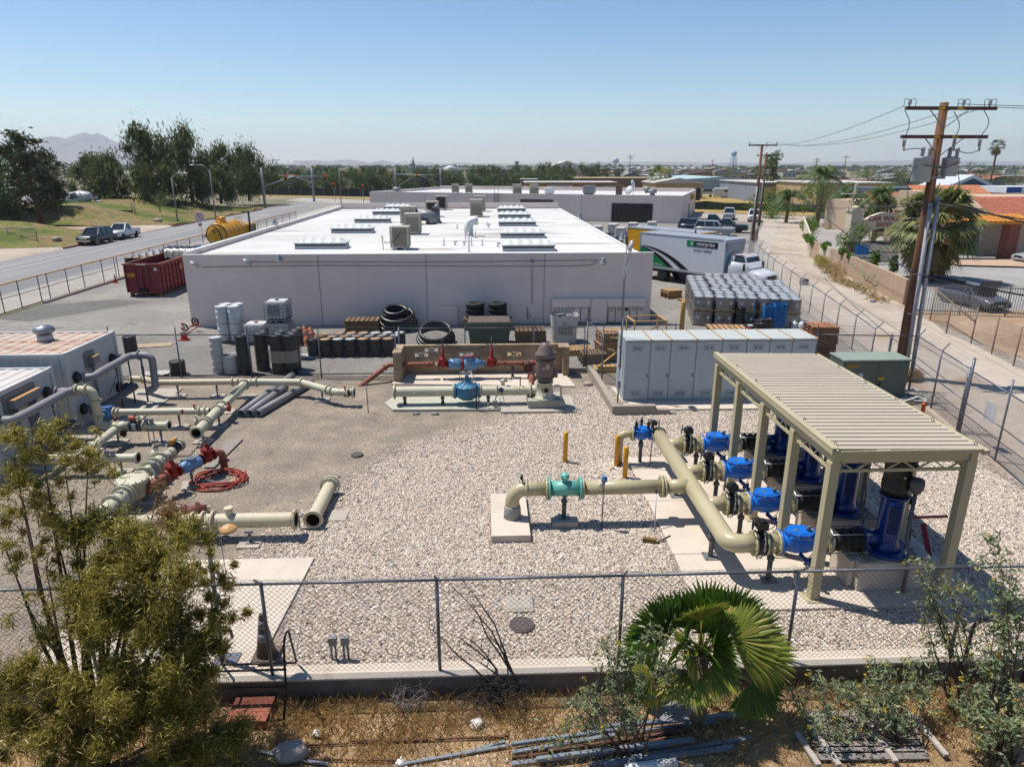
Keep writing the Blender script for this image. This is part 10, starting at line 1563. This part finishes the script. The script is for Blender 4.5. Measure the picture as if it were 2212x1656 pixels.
o=thing('emergency_shower','grey pipe safety shower with an orange head and a pull triangle','shower',(-5.0,10.95,0));Mb().tube([(-5.03,10.95,.05),(-4.98,10.95,2.6)],.04,10).tube([(-5.1,10.95,.05),(-5.08,10.95,1.6)],.022,8).cyl((-4.98,10.95,2.55),(-4.98,10.95,2.68),.065,n=10).tube([(-4.98,10.95,2.62),(-4.62,10.95,2.92)],.035,8).cyl((-4.97,10.95,1.3),(-4.97,10.95,1.5),.06,n=8).tube(fillet([(-5.0,10.95,.8),(-4.8,10.9,.8),(-4.78,10.9,.6)],.08),.03,7).bx(-5.2,-4.75,10.8,11.15,.05,.07).B('pipework',FST,o);Mb().lathe([(.03,.08),(.08,.05),(.15,.0),(.16,-.03),(.0,-.02)],(-4.6,10.95,2.86),n=20).B('shower_head',M('shower_orange',S(232,176,118),.5),o);Mb().cyl((-4.75,10.95,2.75),(-4.75,10.95,1.95),.008,n=5).tube([(-4.75,10.95,1.95),(-4.88,10.95,1.72),(-4.58,10.95,1.74)],.01,5,closed=True).cyl((-4.8,10.95,2.8),(-4.78,10.95,3.05),.008,n=5).B('pull_handle',STL,o)
cone('dirty old traffic cone standing on the slab behind the near fence',-4.25,11.05,.05,.95,True)
for i,x_ in enumerate((-2.95,-2.72)):o=thing('junction_post','small grey twin pipe junction post behind the near fence, %s of two'%['left','right'][i],'post',(x_,10.95,0));Mb().bx(x_-.075,x_+.075,10.9,11.0,.34,.52).B('box',GAL,o,bevel=.008);Mb().cyl((x_-.04,10.95,0),(x_-.04,10.95,.34),.022,n=8).cyl((x_+.04,10.95,0),(x_+.04,10.95,.34),.022,n=8).B('pipe',GAL,o)
o=thing('fence_frame','dark tube frame lying against the near fence at the right','frame',(9.6,10.2,0));Mb().tube(fillet([(8.95,10.3,GF),(8.95,10.3,1.0),(12,10.3,1.05)],.2),.035,8).tube(fillet([(9.4,10.15,GF),(9.5,10.15,1.45),(12,10.15,1.5)],.2),.03,8).cyl((10.2,10.3,GF),(10.2,10.3,1.0),.03,n=8).B('frame',FDK,o)
for lab,k,x,y,s_ in(('white crumpled paper in the weeds at left','d2',512,1400,.1),('clear plastic scrap in the weeds at right','d2',1825,1310,.14),('white scrap on the old deck','d4',1010,1450,.06),('small white rag in the bottom weeds','d2',1200,1640,.08)):p=g(k,x,y,GF);o=thing('paper_scrap',lab,'paper',p);b=Mb().ball((p[0],p[1],GF+.05),(s_,s_*.8,s_*.5),9,6);b.v=[(a+.25*s_*sin(c*80),b_+.2*s_*sin(a*70),c+.2*s_*sin(b_*90))for a,b_,c in b.v];b.B('paper',LIT,o)
p=g('d3',1200,1655,GF);o=thing('white_tube','white plastic tube with dark scribbles at the bottom edge','tube',p);Mb().cyl((p[0]-.55,p[1]-.1,GF+.09),(p[0]+.32,p[1],GF+.09),.08,n=16).B('tube',PWH,o);b=Mb();[b.ring((p[0]-.05+.09*i,p[1]-.06,GF+.165),(0,-.4,1),.03,.005,10,4)for i in range(4)];b.B('scribble',BLD,o)
# the air between here and the hills
b=Mb();b.bx(-13100,13100,-13100,13100,-1.6,380);hz=b.B('haze',bpy.data.materials.new('haze'));hz['kind']='stuff'
m=hz.data.materials[0];m.use_nodes=True;N=m.node_tree.nodes;N.remove(N['Principled BSDF'])
pv=N.new('ShaderNodeVolumePrincipled');pv.inputs['Density'].default_value=1.1e-4;pv.inputs['Color'].default_value=(.84,.92,1,1);pv.inputs['Anisotropy'].default_value=.2
m.node_tree.links.new(pv.outputs[0],N['Material Output'].inputs['Volume'])
